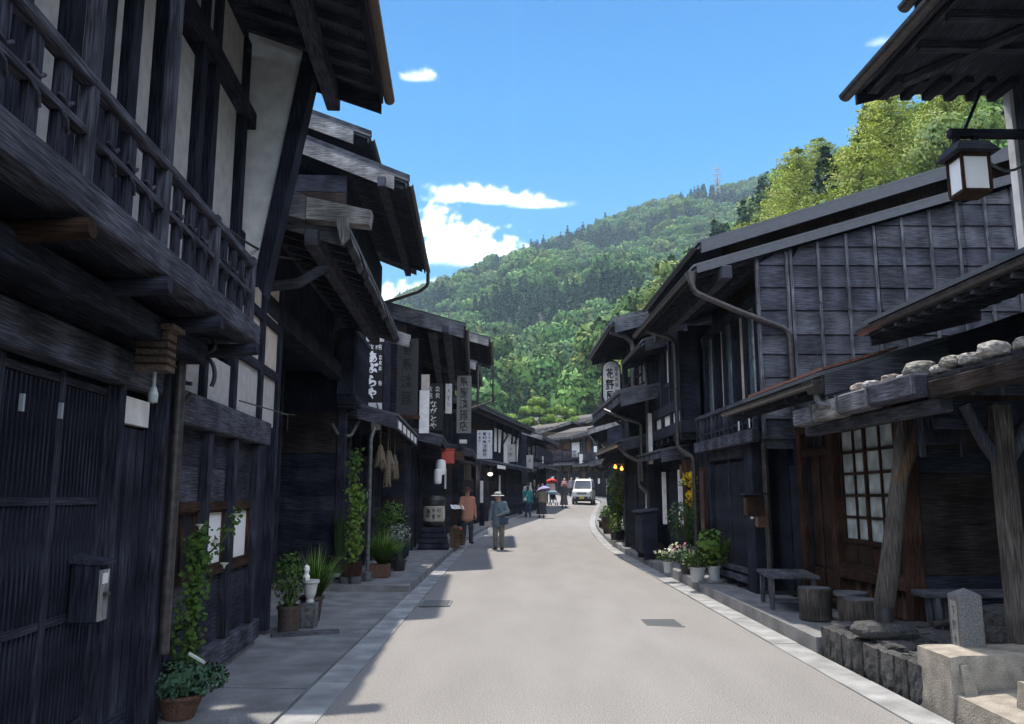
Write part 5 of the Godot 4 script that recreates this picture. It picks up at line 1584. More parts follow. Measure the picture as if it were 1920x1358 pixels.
	for k in 10:
		var st := nb()
		var w := [0.15, 0.13, 0.14, 0.11, 0.19, 0.10, 0.13, 0.12, 0.15, 0.11]
		var o := st.p3(0.78 + R(-0.05, 0.04), 2.66 + w[k] * 0.45, 0.0)
		o.z = st.zs * [-0.62, -0.95, -1.3, -1.52, -1.8, -2.12, -2.42, -2.62, -2.95, -3.3][k]
		st.rock(o, Vector3(w[k] * 0.66, w[k] * 0.44, w[k] * 0.8), 40 + k, 0.12, 0.3, 6)
		solo("roof_stone", ["flat reddish stone at the far end of the row on the shelter roof", "long grey pink stone second from the far end on the shelter roof", "rounded brown stone third from the far end on the shelter roof", "small pale stone after the rounded brown one on the shelter roof", "biggest boulder on the shelter roof with a curved pale top", "small stone just nearer than the biggest boulder on the roof", "upright angular stone on the near half of the shelter roof", "pale stone beside the angular one on the shelter roof", "broad pale stone near the right edge on the shelter roof", "nearest stone on the shelter roof at the picture edge"][k], "stone", st, M["pebble%d" % [1, 0, 1, 0, 2, 0, 2, 0, 0, 2][k]], F, "stones weighing down the shelter roof")

# ---------------------------------------------------------------- right side, plinth, trough and the things on the pavement
func right_ground() -> void:
	world_frame()
	var p := thing("stone_plinth", "low dark plinth of rough stone blocks beside the right gutter", "plinth")
	var b := nb()
	b.hexa([Vector3(3.34, -0.2, -9.0), Vector3(4.9, -0.2, -9.0), Vector3(4.9, -0.2, -6.98), Vector3(3.38, -0.2, -6.98), Vector3(3.34, 0.27, -9.0), Vector3(4.9, 0.30, -9.0), Vector3(4.9, 0.30, -6.98), Vector3(3.38, 0.27, -6.98)])
	part(p, "core", b, M.stone0)
	var d := 8.96
	var k := 0
	while d > 7.05:
		var w := R(0.18, 0.34)
		b = nb()
		var x := 3.33 + (9.0 - d) * 0.02
		b.rock(Vector3(x, 0.145, -(d - w / 2)), Vector3(0.11, 0.185, w * 0.56), 60 + k, 0.09, 0.85, 6)
		part(p, "stone", b, M["stone%d" % (k % 3)])
		d -= w
		k += 1
	for i in 6:
		for j in 5:
			b = nb()
			var x := 3.52 + i * 0.24 + R(-0.03, 0.03)
			var dd := 8.82 - j * 0.40 + R(-0.06, 0.06)
			b.rock(Vector3(x, 0.275, -dd), Vector3(0.15, 0.065 + R(0, 0.02), 0.22), 90 + i * 7 + j, 0.16, 0.6, 5)
			part(p, "flagstone", b, M["stone%d" % rng.randi_range(0, 2)])
	b = nb()
	b.rock(Vector3(3.52, 0.40, -8.08), Vector3(0.30, 0.085, 0.24), 7, 0.06, 0.35, 7)
	solo("base_stone", "flat rounded base stone carrying the leaning log post", "stone", b, M.stone1)
	# concrete trough
	b = nb()
	# outline seen from above is a block with a scooped basin, open to the street
	var lip := [[3.28, 6.96], [5.4, 6.96], [5.4, 5.2], [3.30, 5.2]]
	b.hexa([Vector3(3.27, -0.2, -6.96), Vector3(3.36, -0.2, -6.96), Vector3(3.36, -0.2, -6.44), Vector3(3.27, -0.2, -6.44), Vector3(3.29, 0.45, -6.95), Vector3(3.36, 0.46, -6.95), Vector3(3.36, 0.46, -6.44), Vector3(3.29, 0.45, -6.44)])
	b.hexa([Vector3(3.36, -0.2, -6.96), Vector3(5.4, -0.2, -6.96), Vector3(5.4, -0.2, -6.46), Vector3(3.36, -0.2, -6.46), Vector3(3.36, 0.46, -6.95), Vector3(5.4, 0.47, -6.95), Vector3(5.4, 0.47, -6.46), Vector3(3.36, 0.46, -6.46)])
	b.hexa([Vector3(3.95, -0.2, -6.458), Vector3(5.4, -0.2, -6.458), Vector3(5.4, -0.2, -5.0), Vector3(3.95, -0.2, -5.0), Vector3(3.95, 0.46, -6.458), Vector3(5.4, 0.47, -6.458), Vector3(5.4, 0.47, -5.0), Vector3(3.95, 0.46, -5.0)])
	b.hexa([Vector3(3.27, -0.2, -6.438), Vector3(3.948, -0.2, -6.456), Vector3(3.948, -0.2, -5.0), Vector3(3.28, -0.2, -5.0), Vector3(3.30, 0.19, -6.438), Vector3(3.948, 0.24, -6.456), Vector3(3.948, 0.24, -5.0), Vector3(3.30, 0.17, -5.0)])
	# rounded fillets inside the basin
	for q in [[3.40, 6.40], [3.9, 6.38]]:
		for s in 5:
			var a := s * 0.3
			b.hexa([Vector3(q[0] - 0.06, 0.15, -q[1] - 0.06), Vector3(q[0] + 0.05, 0.15, -q[1] - 0.06), Vector3(q[0] + 0.05, 0.15, -q[1] + 0.05), Vector3(q[0] - 0.06, 0.15, -q[1] + 0.05), Vector3(q[0] - 0.05, 0.2 + s * 0.05, -q[1] - 0.05), Vector3(q[0] + 0.04 - s * 0.01, 0.2 + s * 0.05, -q[1] - 0.05), Vector3(q[0] + 0.04 - s * 0.01, 0.2 + s * 0.05, -q[1] + 0.03 - s * 0.012), Vector3(q[0] - 0.05, 0.2 + s * 0.05, -q[1] + 0.03 - s * 0.012)])
	solo("concrete_trough", "worn tan concrete water trough with a scooped basin at the lower right", "trough", b, M.trough)
	b = nb()
	b.rock(Vector3(3.72, 0.17, -5.72), Vector3(0.27, 0.26, 0.3), 12, 0.05, 0.93, 8)
	solo("concrete_block", "rough lichened concrete block at the bottom right corner", "block", b, M.trough)
	# granite way marker
	var t := thing("granite_marker", "square pale granite marker post with a pointed top and carved characters", "marker post", at(3.68, 0.34, 6.90))
	b = nb()
	b.cb(-0.095, 0.095, 0.0, 0.52, -0.09, 0.09, 0.008)
	part(t, "shaft", b, M.granite)
	b = nb()
	for i in 4:
		var c := [Vector3(-0.087, 0.522, -0.082), Vector3(0.087, 0.522, -0.082), Vector3(0.087, 0.522, 0.082), Vector3(-0.087, 0.522, 0.082)]
		b.poly([c[i], c[(i + 1) % 4], Vector3(0, 0.57, 0)], (c[i] + c[(i + 1) % 4]) * Vector3(1, 0, 1) + Vector3.UP * 0.1)
	b.poly([Vector3(-0.087, 0.522, -0.082), Vector3(0.087, 0.522, -0.082), Vector3(0.087, 0.522, 0.082), Vector3(-0.087, 0.522, 0.082)], Vector3.DOWN)
	part(t, "pointed_top", b, M.granite)
	# the carved street face looks left
	b = nb()
	b.quad(Vector3(-0.097, 0.05, -0.05), Vector3(-0.097, 0.05, 0.05), Vector3(-0.097, 0.47, 0.05), Vector3(-0.097, 0.47, -0.05), Vector3.LEFT)
	part(t, "carved_characters", b, print_mat(print_tex(100, 400, Color(0.60, 0.60, 0.59), Color(0.24, 0.24, 0.24), [["下町木", 18, 30, 62, 108, 4.0]])))
	# log stools
	var g := "log stools on the right pavement"
	for q in [[3.66, 0.19, 10.25, 0.19, 0.36, "log stool nearest the plank table, cut slightly askew"], [3.86, 0.19, 9.66, 0.15, 0.34, "middle log stool with a wide slab seat"], [3.78, 0.19, 9.22, 0.17, 0.35, "log stool nearest the leaning post"]]:
		t = thing("log_stool", q[5], "stool", at(q[0], q[1], q[2]), g)
		b = nb()
		b.lathe(Vector3.ZERO, [[q[3] * 1.02, 0.0], [q[3] * 0.98, 0.05], [q[3], q[4] * 0.6], [q[3] * 1.03, q[4] - 0.02], [q[3] * 0.99, q[4]]], 18, Vector2(1.0, R(0.9, 1.05)))
		part(t, "bark", b, wood("log", "y"))
		b = nb()
		b.lathe(Vector3.ZERO, [[q[3] * (1.25 if q[3] < 0.16 else 0.985), q[4] + 0.001], [q[3] * (1.25 if q[3] < 0.16 else 0.97), q[4] + (0.04 if q[3] < 0.16 else 0.008)], [0.0, q[4] + (0.042 if q[3] < 0.16 else 0.01)]], 18)
		part(t, "seat", b, wood("grey2", "x"))
	# plank table-bench
	t = thing("plank_bench", "weathered grey plank bench standing by the shop door on the right", "bench", at(3.66, 0.19, 11.35, -0.15))
	for i in 4:
		b = nb()
		b.cb(-0.28 + i * 0.165, -0.125 + i * 0.165, 0.40, 0.44, -0.62, 0.46 + R(-0.02, 0.02), 0.006)
		part(t, "plank", b, wood("grey2" if i % 2 else "grey", "z"))
	for sx in [-0.22, 0.30]:
		for sz in [-0.5, 0.34]:
			b = nb()
			b.cb(sx - 0.03, sx + 0.03, 0.0, 0.4, sz - 0.03, sz + 0.03, 0.006)
			part(t, "leg", b, wood("grey", "y"))
	for sz in [-0.5, 0.34]:
		b = nb()
		b.bar(Vector3(-0.2, 0.12, sz), Vector3(0.28, 0.12, sz), 0.03, 0.05)
		part(t, "stretcher", b, wood("grey", "x"))
	# bench in the shelter
	t = thing("rustic_bench", "long rustic log bench in the dark under the shelter", "bench", at(0, 0.28, 8.6))
	b = nb()
	b.cb(4.12, 6.2, 0.36, 0.42, -0.16, 0.14, 0.012)
	part(t, "seat", b, wood("grey", "x"))
	for x in [4.26, 4.44]:
		for z in [-0.1, 0.08]:
			b = nb()
			b.tube([Vector3(x + (0.03 if x < 4.3 else -0.01), 0.0, z), Vector3(x, 0.36, z)], 0.04, 8)
			part(t, "leg", b, wood("grey", "y"))
	b = nb()
	b.tube([Vector3(4.2, 0.1, 0.1), Vector3(4.52, 0.16, 0.1)], 0.035, 8)
	part(t, "stretcher", b, wood("log", "x"))
	b = nb()
	b.rock(Vector3(4.55, 0.42, -7.7), Vector3(0.34, 0.26, 0.3), 31, 0.1, 0.5, 7)
	solo("boulder", "mossy grey boulder under the shelter behind the thick post", "stone", b, M.stone1)
	t = thing("stone_lantern", "weathered stone lantern roof poking in at the right picture edge", "stone lantern", at(4.50, 0.3, 6.9))
	b = nb()
	b.lathe(Vector3.ZERO, [[0.1, 0.0], [0.08, 0.75], [0.12, 0.9]], 8)
	part(t, "shaft", b, M.stone2)
	b = nb()
	b.lathe(Vector3.ZERO, [[0.24, 0.92], [0.25, 0.96], [0.12, 1.1], [0.0, 1.14]], 6)
	part(t, "cap", b, M.stone2)

# ---------------------------------------------------------------- right side, nearest upper storey with the lantern
func right_house_near() -> void:
	var F := frame(4.5, 7.0, -0.03, 1)
	var h := thing("two_storey_house", "nearest right hand house whose deep upper eave and lantern hang over the shelter", "house", F)
	box_part(h, "wall", wood("dark", "y"), -4.0, -0.08, 3.2, 5.9, -5.5, -0.1)
	box_part(h, "corner_post", M.plaster, -0.02, 0.06, 3.75, 5.25, -0.14, -0.05)
	box_part(h, "post", wood("ash", "y"), -0.12, 0.03, 2.4, 5.25, -0.28, -0.15)
	box_part(h, "soffit_board", wood("soffit", "z"), -1.2, 1.28, 5.25, 5.29, -5.5, 0.0)
	for i in 12:
		box_part(h, "rafter_end", wood("dark", "z"), -1.1 + i * 0.2, -1.02 + i * 0.2, 5.19, 5.249, -0.35, 0.0)
	for i in 11:
		box_part(h, "rafter", wood("soffit", "x"), -0.1, 1.26, 5.18, 5.249, -0.9 - i * 0.42, -0.83 - i * 0.42)
	var b := nb()
	b.bar(b.p3(1.1, 5.2, -0.3), b.p3(-0.1, 5.2, -2.2), 0.08, 0.06)
	part(h, "brace", b, wood("ash", "z"))
	roof(h, 1.36, 5.29, 0.27, -3.5, -5.5, 0.02, {"rafter": 0.0, "batten": 0.0, "barge": wood("dark", "x"), "barge_lo": -0.12, "gutter_mat": M.gutter_metal, "fascia_lo": -0.04})
	# upper little roof behind
	roof(h, 0.95, 5.95, 0.27, -3.0, -5.5, -0.35, {"rafter": 0.0, "batten": 0.0, "barge": wood("ash", "x"), "gutter_mat": M.gutter_metal})
	box_part(h, "wall", wood("dark", "z"), -3.0, 0.7, 5.6, 5.98, -5.4, -0.5)
	# middle pent roof with rafter tips
	roof(h, 0.62, 3.42, 0.24, -0.6, -5.5, 1.62, {"rafter": 0.24, "batten": 0.0, "back": 0.05, "gutter_mat": M.gutter_metal, "rafter_mat": wood("ash", "x"), "barge": wood("ash", "x"), "wall_t": -0.4})
	for i in 9: box_part(h, "rafter_tip", wood("grey", "x"), 0.60, 0.70, 3.3, 3.34, -0.9 + i * 0.26, -0.86 + i * 0.26)
	box_part(h, "purlin", wood("black2", "z"), -0.3, -0.15, 3.1, 3.3, -5.0, 1.5)
	# lantern
	var t := thing("street_lantern", "square white paned wooden lantern with a flared roof hanging from a beam", "lantern", F)
	b = nb()
	box_part(t, "arm", wood("black2", "x"), 0.05, 0.86, 4.61, 4.68, -0.53, -0.46, 0.008)
	for x in [0.64, 0.80]: box_part(t, "hanger", wood("black2", "y"), x - 0.02, x + 0.02, 4.55, 4.61, -0.52, -0.47)
	b = nb()
	var o := b.p3(0.72, 0.0, -0.5)
	var ring := func(r: float, y: float) -> Array: return [o + Vector3(-r, y, -r * 0.9), o + Vector3(r, y, -r * 0.9), o + Vector3(r, y, r * 0.9), o + Vector3(-r, y, r * 0.9)]
	b.hexa(ring.call(0.185, 4.44) + ring.call(0.12, 4.54))
	part(t, "cap", b, wood("ash", "x"))
	b = nb()
	b.hexa(ring.call(0.125, 4.405) + ring.call(0.125, 4.438))
	b.hexa(ring.call(0.12, 4.10) + ring.call(0.12, 4.125))
	for sx in [-1, 1]:
		for sz in [-1, 1]:
			b.bx(o.x + sx * 0.113 - 0.011, o.x + sx * 0.113 + 0.011, 4.125, 4.405, o.z + sz * 0.101 - 0.011, o.z + sz * 0.101 + 0.011)
	part(t, "frame", b, wood("brown", "y"))
	var pm := mat("lantern_pane", lin(0.82, 0.83, 0.85), 0.6)
	for q in [[-0.101, 0.101, 0.092, 0.097], [-0.101, 0.101, -0.097, -0.092], [-0.109, -0.104, -0.089, 0.089], [0.104, 0.109, -0.089, 0.089]]:
		b = nb()
		b.bx(o.x + q[0], o.x + q[1], 4.127, 4.403, o.z + q[2], o.z + q[3])
		part(t, "pane", b, pm)
	b = nb()
	var pts := []
	for i in 12:
		var f := i / 11.0
		pts.append(b.p3(lerpf(0.52, 0.06, f), lerpf(4.40, 4.62, f) - 0.16 * sin(PI * f), -0.47))
	b.tube(pts, 0.012, 6)
	part(t, "cable", b, M.gutter_grey)
	b = nb()
	b.tube([b.p3(0.7, 4.68, -0.45), b.p3(0.35, 5.2, -0.2)], 0.016, 5)
	part(t, "stay", b, M.iron)

# ---------------------------------------------------------------- right side, house with the boarded gable
func right_house_gable() -> void:
	var F := frame(3.8, 13.0, -0.02, 1)
	var h := thing("gable_house", "grey boarded gable house on the right with long curtains over a lattice balcony", "house", F)
	var gs := -0.62
	box_part(h, "wall", wood("black", "y"), -6.5, -0.34, 0.0, 4.98, gs + 0.06, 4.3)
	var sl := 0.295
	var y_at := func(t: float) -> float: return 5.12 + sl * (0.98 - t)
	# gable boards, cut along the roof line
	var y := 2.5
	while y < 7.4:
		var hgt := R(0.29, 0.38)
		# boards run from the front corner (t -0.02) inwards
		var start := -0.02
		for seg in [[0.0, -0.48], [-0.49, -1.9], [-1.91, -3.3], [-3.31, -5.0]]:
			var t_hi: float = seg[0]
			var t_lo: float = seg[1]
			var lim_b: float = 0.98 - (y + 0.12 - 5.12) / sl
			var lim_t: float = 0.98 - (y + hgt + 0.12 - 5.12) / sl
			var b0 := minf(t_hi, lim_b)
			var b1 := minf(t_hi, lim_t)
			if b1 <= t_lo + 0.02:
				if b0 <= t_lo + 0.02: continue
				b1 = t_lo + 0.01
			var jit := R(-0.012, 0.012)
			var b := nb()
			b.hexa([b.p3(t_lo, y + jit, gs + 0.03), b.p3(b0, y, gs + 0.03), b.p3(b0, y, gs - 0.036), b.p3(t_lo, y + jit, gs - 0.036), b.p3(t_lo, y + hgt, gs + 0.03), b.p3(b1, y + hgt, gs + 0.03), b.p3(b1, y + hgt, gs - 0.004), b.p3(t_lo, y + hgt, gs - 0.004)])
			part(h, "clapboard", b, [wood("grey", "x"), wood("slate", "x"), wood("ash", "x"), wood("grey2", "x"), wood("slate", "x")][rng.randi() % 5])
		y += hgt + 0.004
	box_part(h, "wall", wood("black", "y"), -5.0, -0.02, 2.5, 5.3, gs + 0.031, gs + 0.06)
	var b := nb()
	b.poly([b.p3(-5.0, 5.3, gs + 0.045), b.p3(-0.02, 5.3, gs + 0.045), b.p3(-5.0, y_at.call(-5.0) - 0.05, gs + 0.045)], b.p3(0, 0, -1))
	b.poly([b.p3(-5.0, 5.3, gs + 0.055), b.p3(-0.02, 5.3, gs + 0.055), b.p3(-5.0, y_at.call(-5.0) - 0.05, gs + 0.055)], b.p3(0, 0, 1))
	part(h, "wall", b, wood("black", "y"))
	for t in [-0.52, -0.95, -1.4, -1.85, -2.3, -2.75, -3.2, -3.65, -4.1, -4.55]:
		box_part(h, "batten", wood("grey2", "y"), t - 0.022, t + 0.022, 2.5, y_at.call(t) - 0.12, gs - 0.062, gs - 0.024)
	box_part(h, "corner_board", wood("grey2", "y"), -0.01, 0.035, 2.5, 5.3, gs - 0.05, gs + 0.02)
	box_part(h, "corner_board", wood("grey2", "y"), -0.475, -0.43, 2.5, 5.4, gs - 0.062, gs - 0.024)
	b = nb()
	b.tube([b.p3(-0.9, 4.6, gs - 0.07), b.p3(-2.0, 4.35, gs - 0.075), b.p3(-3.6, 4.75, gs - 0.07), b.p3(-4.6, 4.95, gs - 0.07)], 0.007, 5)
	part(h, "wire", b, M.wire)
	b = nb()
	b.tube([b.p3(-0.98, 4.75, gs - 0.07), b.p3(-1.05, 4.3, gs - 0.08), b.p3(-0.6, 3.2, gs - 0.07), b.p3(-0.4, 2.7, gs - 0.07)], 0.007, 5)
	part(h, "wire", b, M.wire)
	roof(h, 0.98, 5.08, sl, -5.0, gs - 0.12, 4.35, {"rafter": 0.45, "batten": 0.0, "barge": M.metal_roof, "barge_lo": -0.06, "gutter_mat": M.gutter_metal, "purlin": [[0.55, 0]]})
	# raised back roof with the brown strip under it
	box_part(h, "wall", wood("brown", "x"), -5.5, -0.6, 5.0, 6.0, 0.5, 4.3)
	b = nb()
	b.hexa([b.p3(0.2, 5.3, 0.45), b.p3(-5.5, 6.95, 0.45), b.p3(-5.5, 6.95, 0.5), b.p3(0.2, 5.3, 0.5), b.p3(0.2, 5.85, 0.45), b.p3(-5.5, 7.6, 0.45), b.p3(-5.5, 7.6, 0.5), b.p3(0.2, 5.85, 0.5)])
	part(h, "strip_boarding", b, wood("brown", "y"))
	for t in [-0.6, -1.8, -3.0, -4.2]: box_part(h, "post", wood("brown", "y"), t - 0.05, t + 0.05, 5.2 - t * 0.29, 5.75 - t * 0.31, 0.40, 0.45)
	roof(h, 0.72, 5.68, 0.315, -5.5, -0.05, 4.5, {"rafter": 0.0, "batten": 0.0, "barge": M.metal_roof, "barge_lo": -0.13, "gutter_mat": M.gutter_metal})
	# gutter outlet and long slanting downpipe
	b = nb()
	b.tube([b.p3(1.06, 5.05, gs - 0.1), b.p3(1.05, 4.86, gs - 0.1)], [0.09, 0.05], 10)
	part(h, "rain_hopper", b, M.gutter_metal)
	pipe(h, "downpipe", M.gutter_metal, [[1.05, 4.9, gs - 0.1], [1.02, 4.74, gs - 0.1], [0.4, 4.46, gs - 0.1], [-0.38, 4.16, gs - 0.1], [-0.42, 4.05, gs - 0.1], [-0.42, 2.6, gs - 0.1]], 0.045)
	# upper windows with curtains
	box_part(h, "upper_lintel", wood("dark", "z"), -0.34, -0.2, 4.75, 4.95, gs + 0.05, 3.4)
	for q in [[-0.5, -0.05, 0], [0.15, 0.55, 0], [0.8, 1.25, 1], [1.45, 1.75, 0], [2.1, 2.45, 1], [2.85, 3.2, 1]]:
		b = nb()
		var n := 7
		for i in n:
			var s0: float = lerpf(q[0], q[1], float(i) / n)
			var s1: float = lerpf(q[0], q[1], float(i + 1) / n)
			var tm := -0.27 + (0.025 if i % 2 else -0.01)
			b.hexa([b.p3(-0.3, 3.1, s0), b.p3(tm, 3.1, s0), b.p3(tm + 0.012, 3.1, s1), b.p3(-0.3, 3.1, s1), b.p3(-0.3, 4.74, s0), b.p3(tm, 4.74, s0), b.p3(tm + 0.012, 4.74, s1), b.p3(-0.3, 4.74, s1)])
		part(h, "curtain", b, M.curtain if q[2] == 0 else M.plaster_tan)
	for s in [0.05, 0.68, 1.35, 1.95, 2.65, 3.35]: box_part(h, "post", wood("black2", "y"), -0.34, -0.14, 2.7, 4.76, s - 0.07, s + 0.07, 0.008)
	for s in [-0.2, 1.0, 2.3]: box_part(h, "window", M.glass, -0.2, -0.196, 3.1, 4.74, s + 0.35, s + 0.9)
	# balcony
	box_part(h, "balcony_floor", wood("dark", "z"), -0.3, 0.12, 2.52, 2.6, gs + 0.04, 3.0)
	box_part(h, "balcony_beam", wood("ash", "z"), 0.08, 0.2, 2.46, 2.66, gs, 3.05, 0.012)
	box_part(h, "handrail", wood("ash", "z"), 0.08, 0.18, 3.08, 3.15, gs, 3.0, 0.01)
	box_part(h, "balcony_rail", wood("dark", "z"), 0.1, 0.15, 2.76, 2.8, gs, 3.0)
	for i in 14:
		var s := gs + 0.05 + i * 0.27
		box_part(h, "picket", wood("dark" if i % 3 else "ash", "y"), 0.1, 0.16, 2.66, 3.08, s - 0.035, s + 0.035)
	for s in [gs + 0.2, gs + 0.75]: box_part(h, "white_strip", M.plaster, 0.165, 0.172, 2.68, 3.06, s - 0.02, s + 0.02)
	boards_across(h, "clapboard", [wood("ash", "x"), wood("grey", "x")], gs - 0.005, -0.55, 0.05, 2.35, 2.62, 0.14)
	# ground floor: lattice gate, dark entrance
	box_part(h, "post", wood("black2", "y"), -0.2, 0.08, 0.1, 2.5, -0.15, 0.28, 0.015)
	box_part(h, "lintel", wood("dark", "z"), -0.2, 0.06, 2.28, 2.46, 0.28, 2.5, 0.01)
	for q in [[0.34, 1.36], [1.4, 2.42]]:
		var d := box_part(h, "gate_leaf", wood("black", "y"), -0.3, -0.06, 0.38, 2.28, q[0], q[1])
		bars(d, "lattice_bars", wood("dark", "y"), -0.015, q[0] + 0.05, q[1] - 0.05, 0.45, 2.22, 0.075, 0.035, 0.04)
		box_part(d, "stile", wood("dark", "y"), -0.06, -0.005, 0.38, 2.28, q[0], q[0] + 0.06)
	box_part(h, "ground_sill", wood("ash", "z"), -0.2, 0.1, 0.28, 0.38, 0.28, 2.5, 0.012)
	box_part(h, "ground_sill", wood("ash", "z"), -0.2, 0.06, 0.42, 0.5, 0.29, 2.45, 0.01)
	for s in [0.35, 0.9, 1.5, 2.1]: box_part(h, "sill_foot", wood("dark", "y"), -0.1, 0.06, 0.12, 0.28, s, s + 0.1)
	box_part(h, "wall", wood("black", "y"), -3.0, -0.42, 0.1, 2.5, -1.2, gs + 0.1)
	box_part(h, "entrance_door", wood("black2", "y"), -0.42, -0.36, 0.2, 2.1, -1.1, -0.25)
	for q in [[1.55, 1.63], [1.42, 1.48], [1.3, 1.38]]: box_part(h, "switch_box", M.plaster, 0.082, 0.11, q[0], q[1], -0.06 + (q[0] - 1.5) * 0.4, 0.0 + (q[0] - 1.5) * 0.4)
	pipe(h, "downpipe", M.gutter_metal, [[0.1, 2.4, -0.85], [0.1, 0.2, -0.85]], 0.04)
	box_part(h, "post", wood("black2", "y"), -0.42, 0.05, 0.1, 2.6, 2.5, 2.62)
	boards_up(h, "board", planks("y"), -0.1, 2.62, 4.2, 0.15, 2.5, 0.2)
	pipe(h, "downpipe", M.gutter_metal, [[0.98, 5.0, 3.55], [0.5, 4.85, 3.5], [0.42, 4.75, 3.45], [0.42, 2.6, 3.45], [0.15, 2.4, 3.3], [0.15, 0.2, 3.3]], 0.045)
	# post boxes by the entrance
	var t := thing("letter_box", "pale pink metal letter box on the dark entrance post", "letter box", F)
	box_part(t, "box", M.pot_clay, 0.1, 0.26, 1.2, 1.5, -0.9, -0.76, 0.012)
	box_part(t, "flap", M.copper, 0.261, 0.27, 1.38, 1.46, -0.88, -0.78)
	t = thing("wooden_post_box", "small roofed wooden post box hung beside the white boards", "letter box", F)
	box_part(t, "box", wood("brown", "y"), 0.25, 0.50, 1.36, 1.66, -1.22, -1.06, 0.01)
	box_part(t, "roof", wood("dark", "x"), 0.22, 0.54, 1.66, 1.69, -1.27, -1.02)
	box_part(t, "door", wood("tan", "y"), 0.501, 0.51, 1.38, 1.62, -1.2, -1.08)
	# carved sign plank
	b = nb()
	for i in 8:
		var ya := 0.35 + i * 0.23
		var w0 := 0.17 + 0.03 * sin(i * 1.7)
		var w1 := 0.17 + 0.03 * sin((i + 1) * 1.7)
		b.hexa([b.p3(0.07, ya, 2.86 - w0), b.p3(0.12, ya, 2.86 - w0), b.p3(0.12, ya, 2.86 + w0), b.p3(0.07, ya, 2.86 + w0), b.p3(0.07, ya + 0.23, 2.86 - w1), b.p3(0.12, ya + 0.23, 2.86 - w1), b.p3(0.12, ya + 0.23, 2.86 + w1), b.p3(0.07, ya + 0.23, 2.86 + w1)])
	t = thing("carved_sign", "tall wavy brown plank carved with つくり工房 beside the lattice gate", "sign", F)
	part(t, "plank", b, wood("red", "y"))
	b = nb()
	b.quad(b.p3(0.124, 0.4, 3.0), b.p3(0.124, 0.4, 2.72), b.p3(0.124, 2.12, 2.72), b.p3(0.124, 2.12, 3.0), Vector3(1, 0, 0))
	part(t, "carved_characters", b, print_mat(print_tex(110, 640, Color(0.23, 0.14, 0.11), Color(0.08, 0.05, 0.045), [["つくり工房", 20, 16, 70, 122, 5.5]]), 0.85))

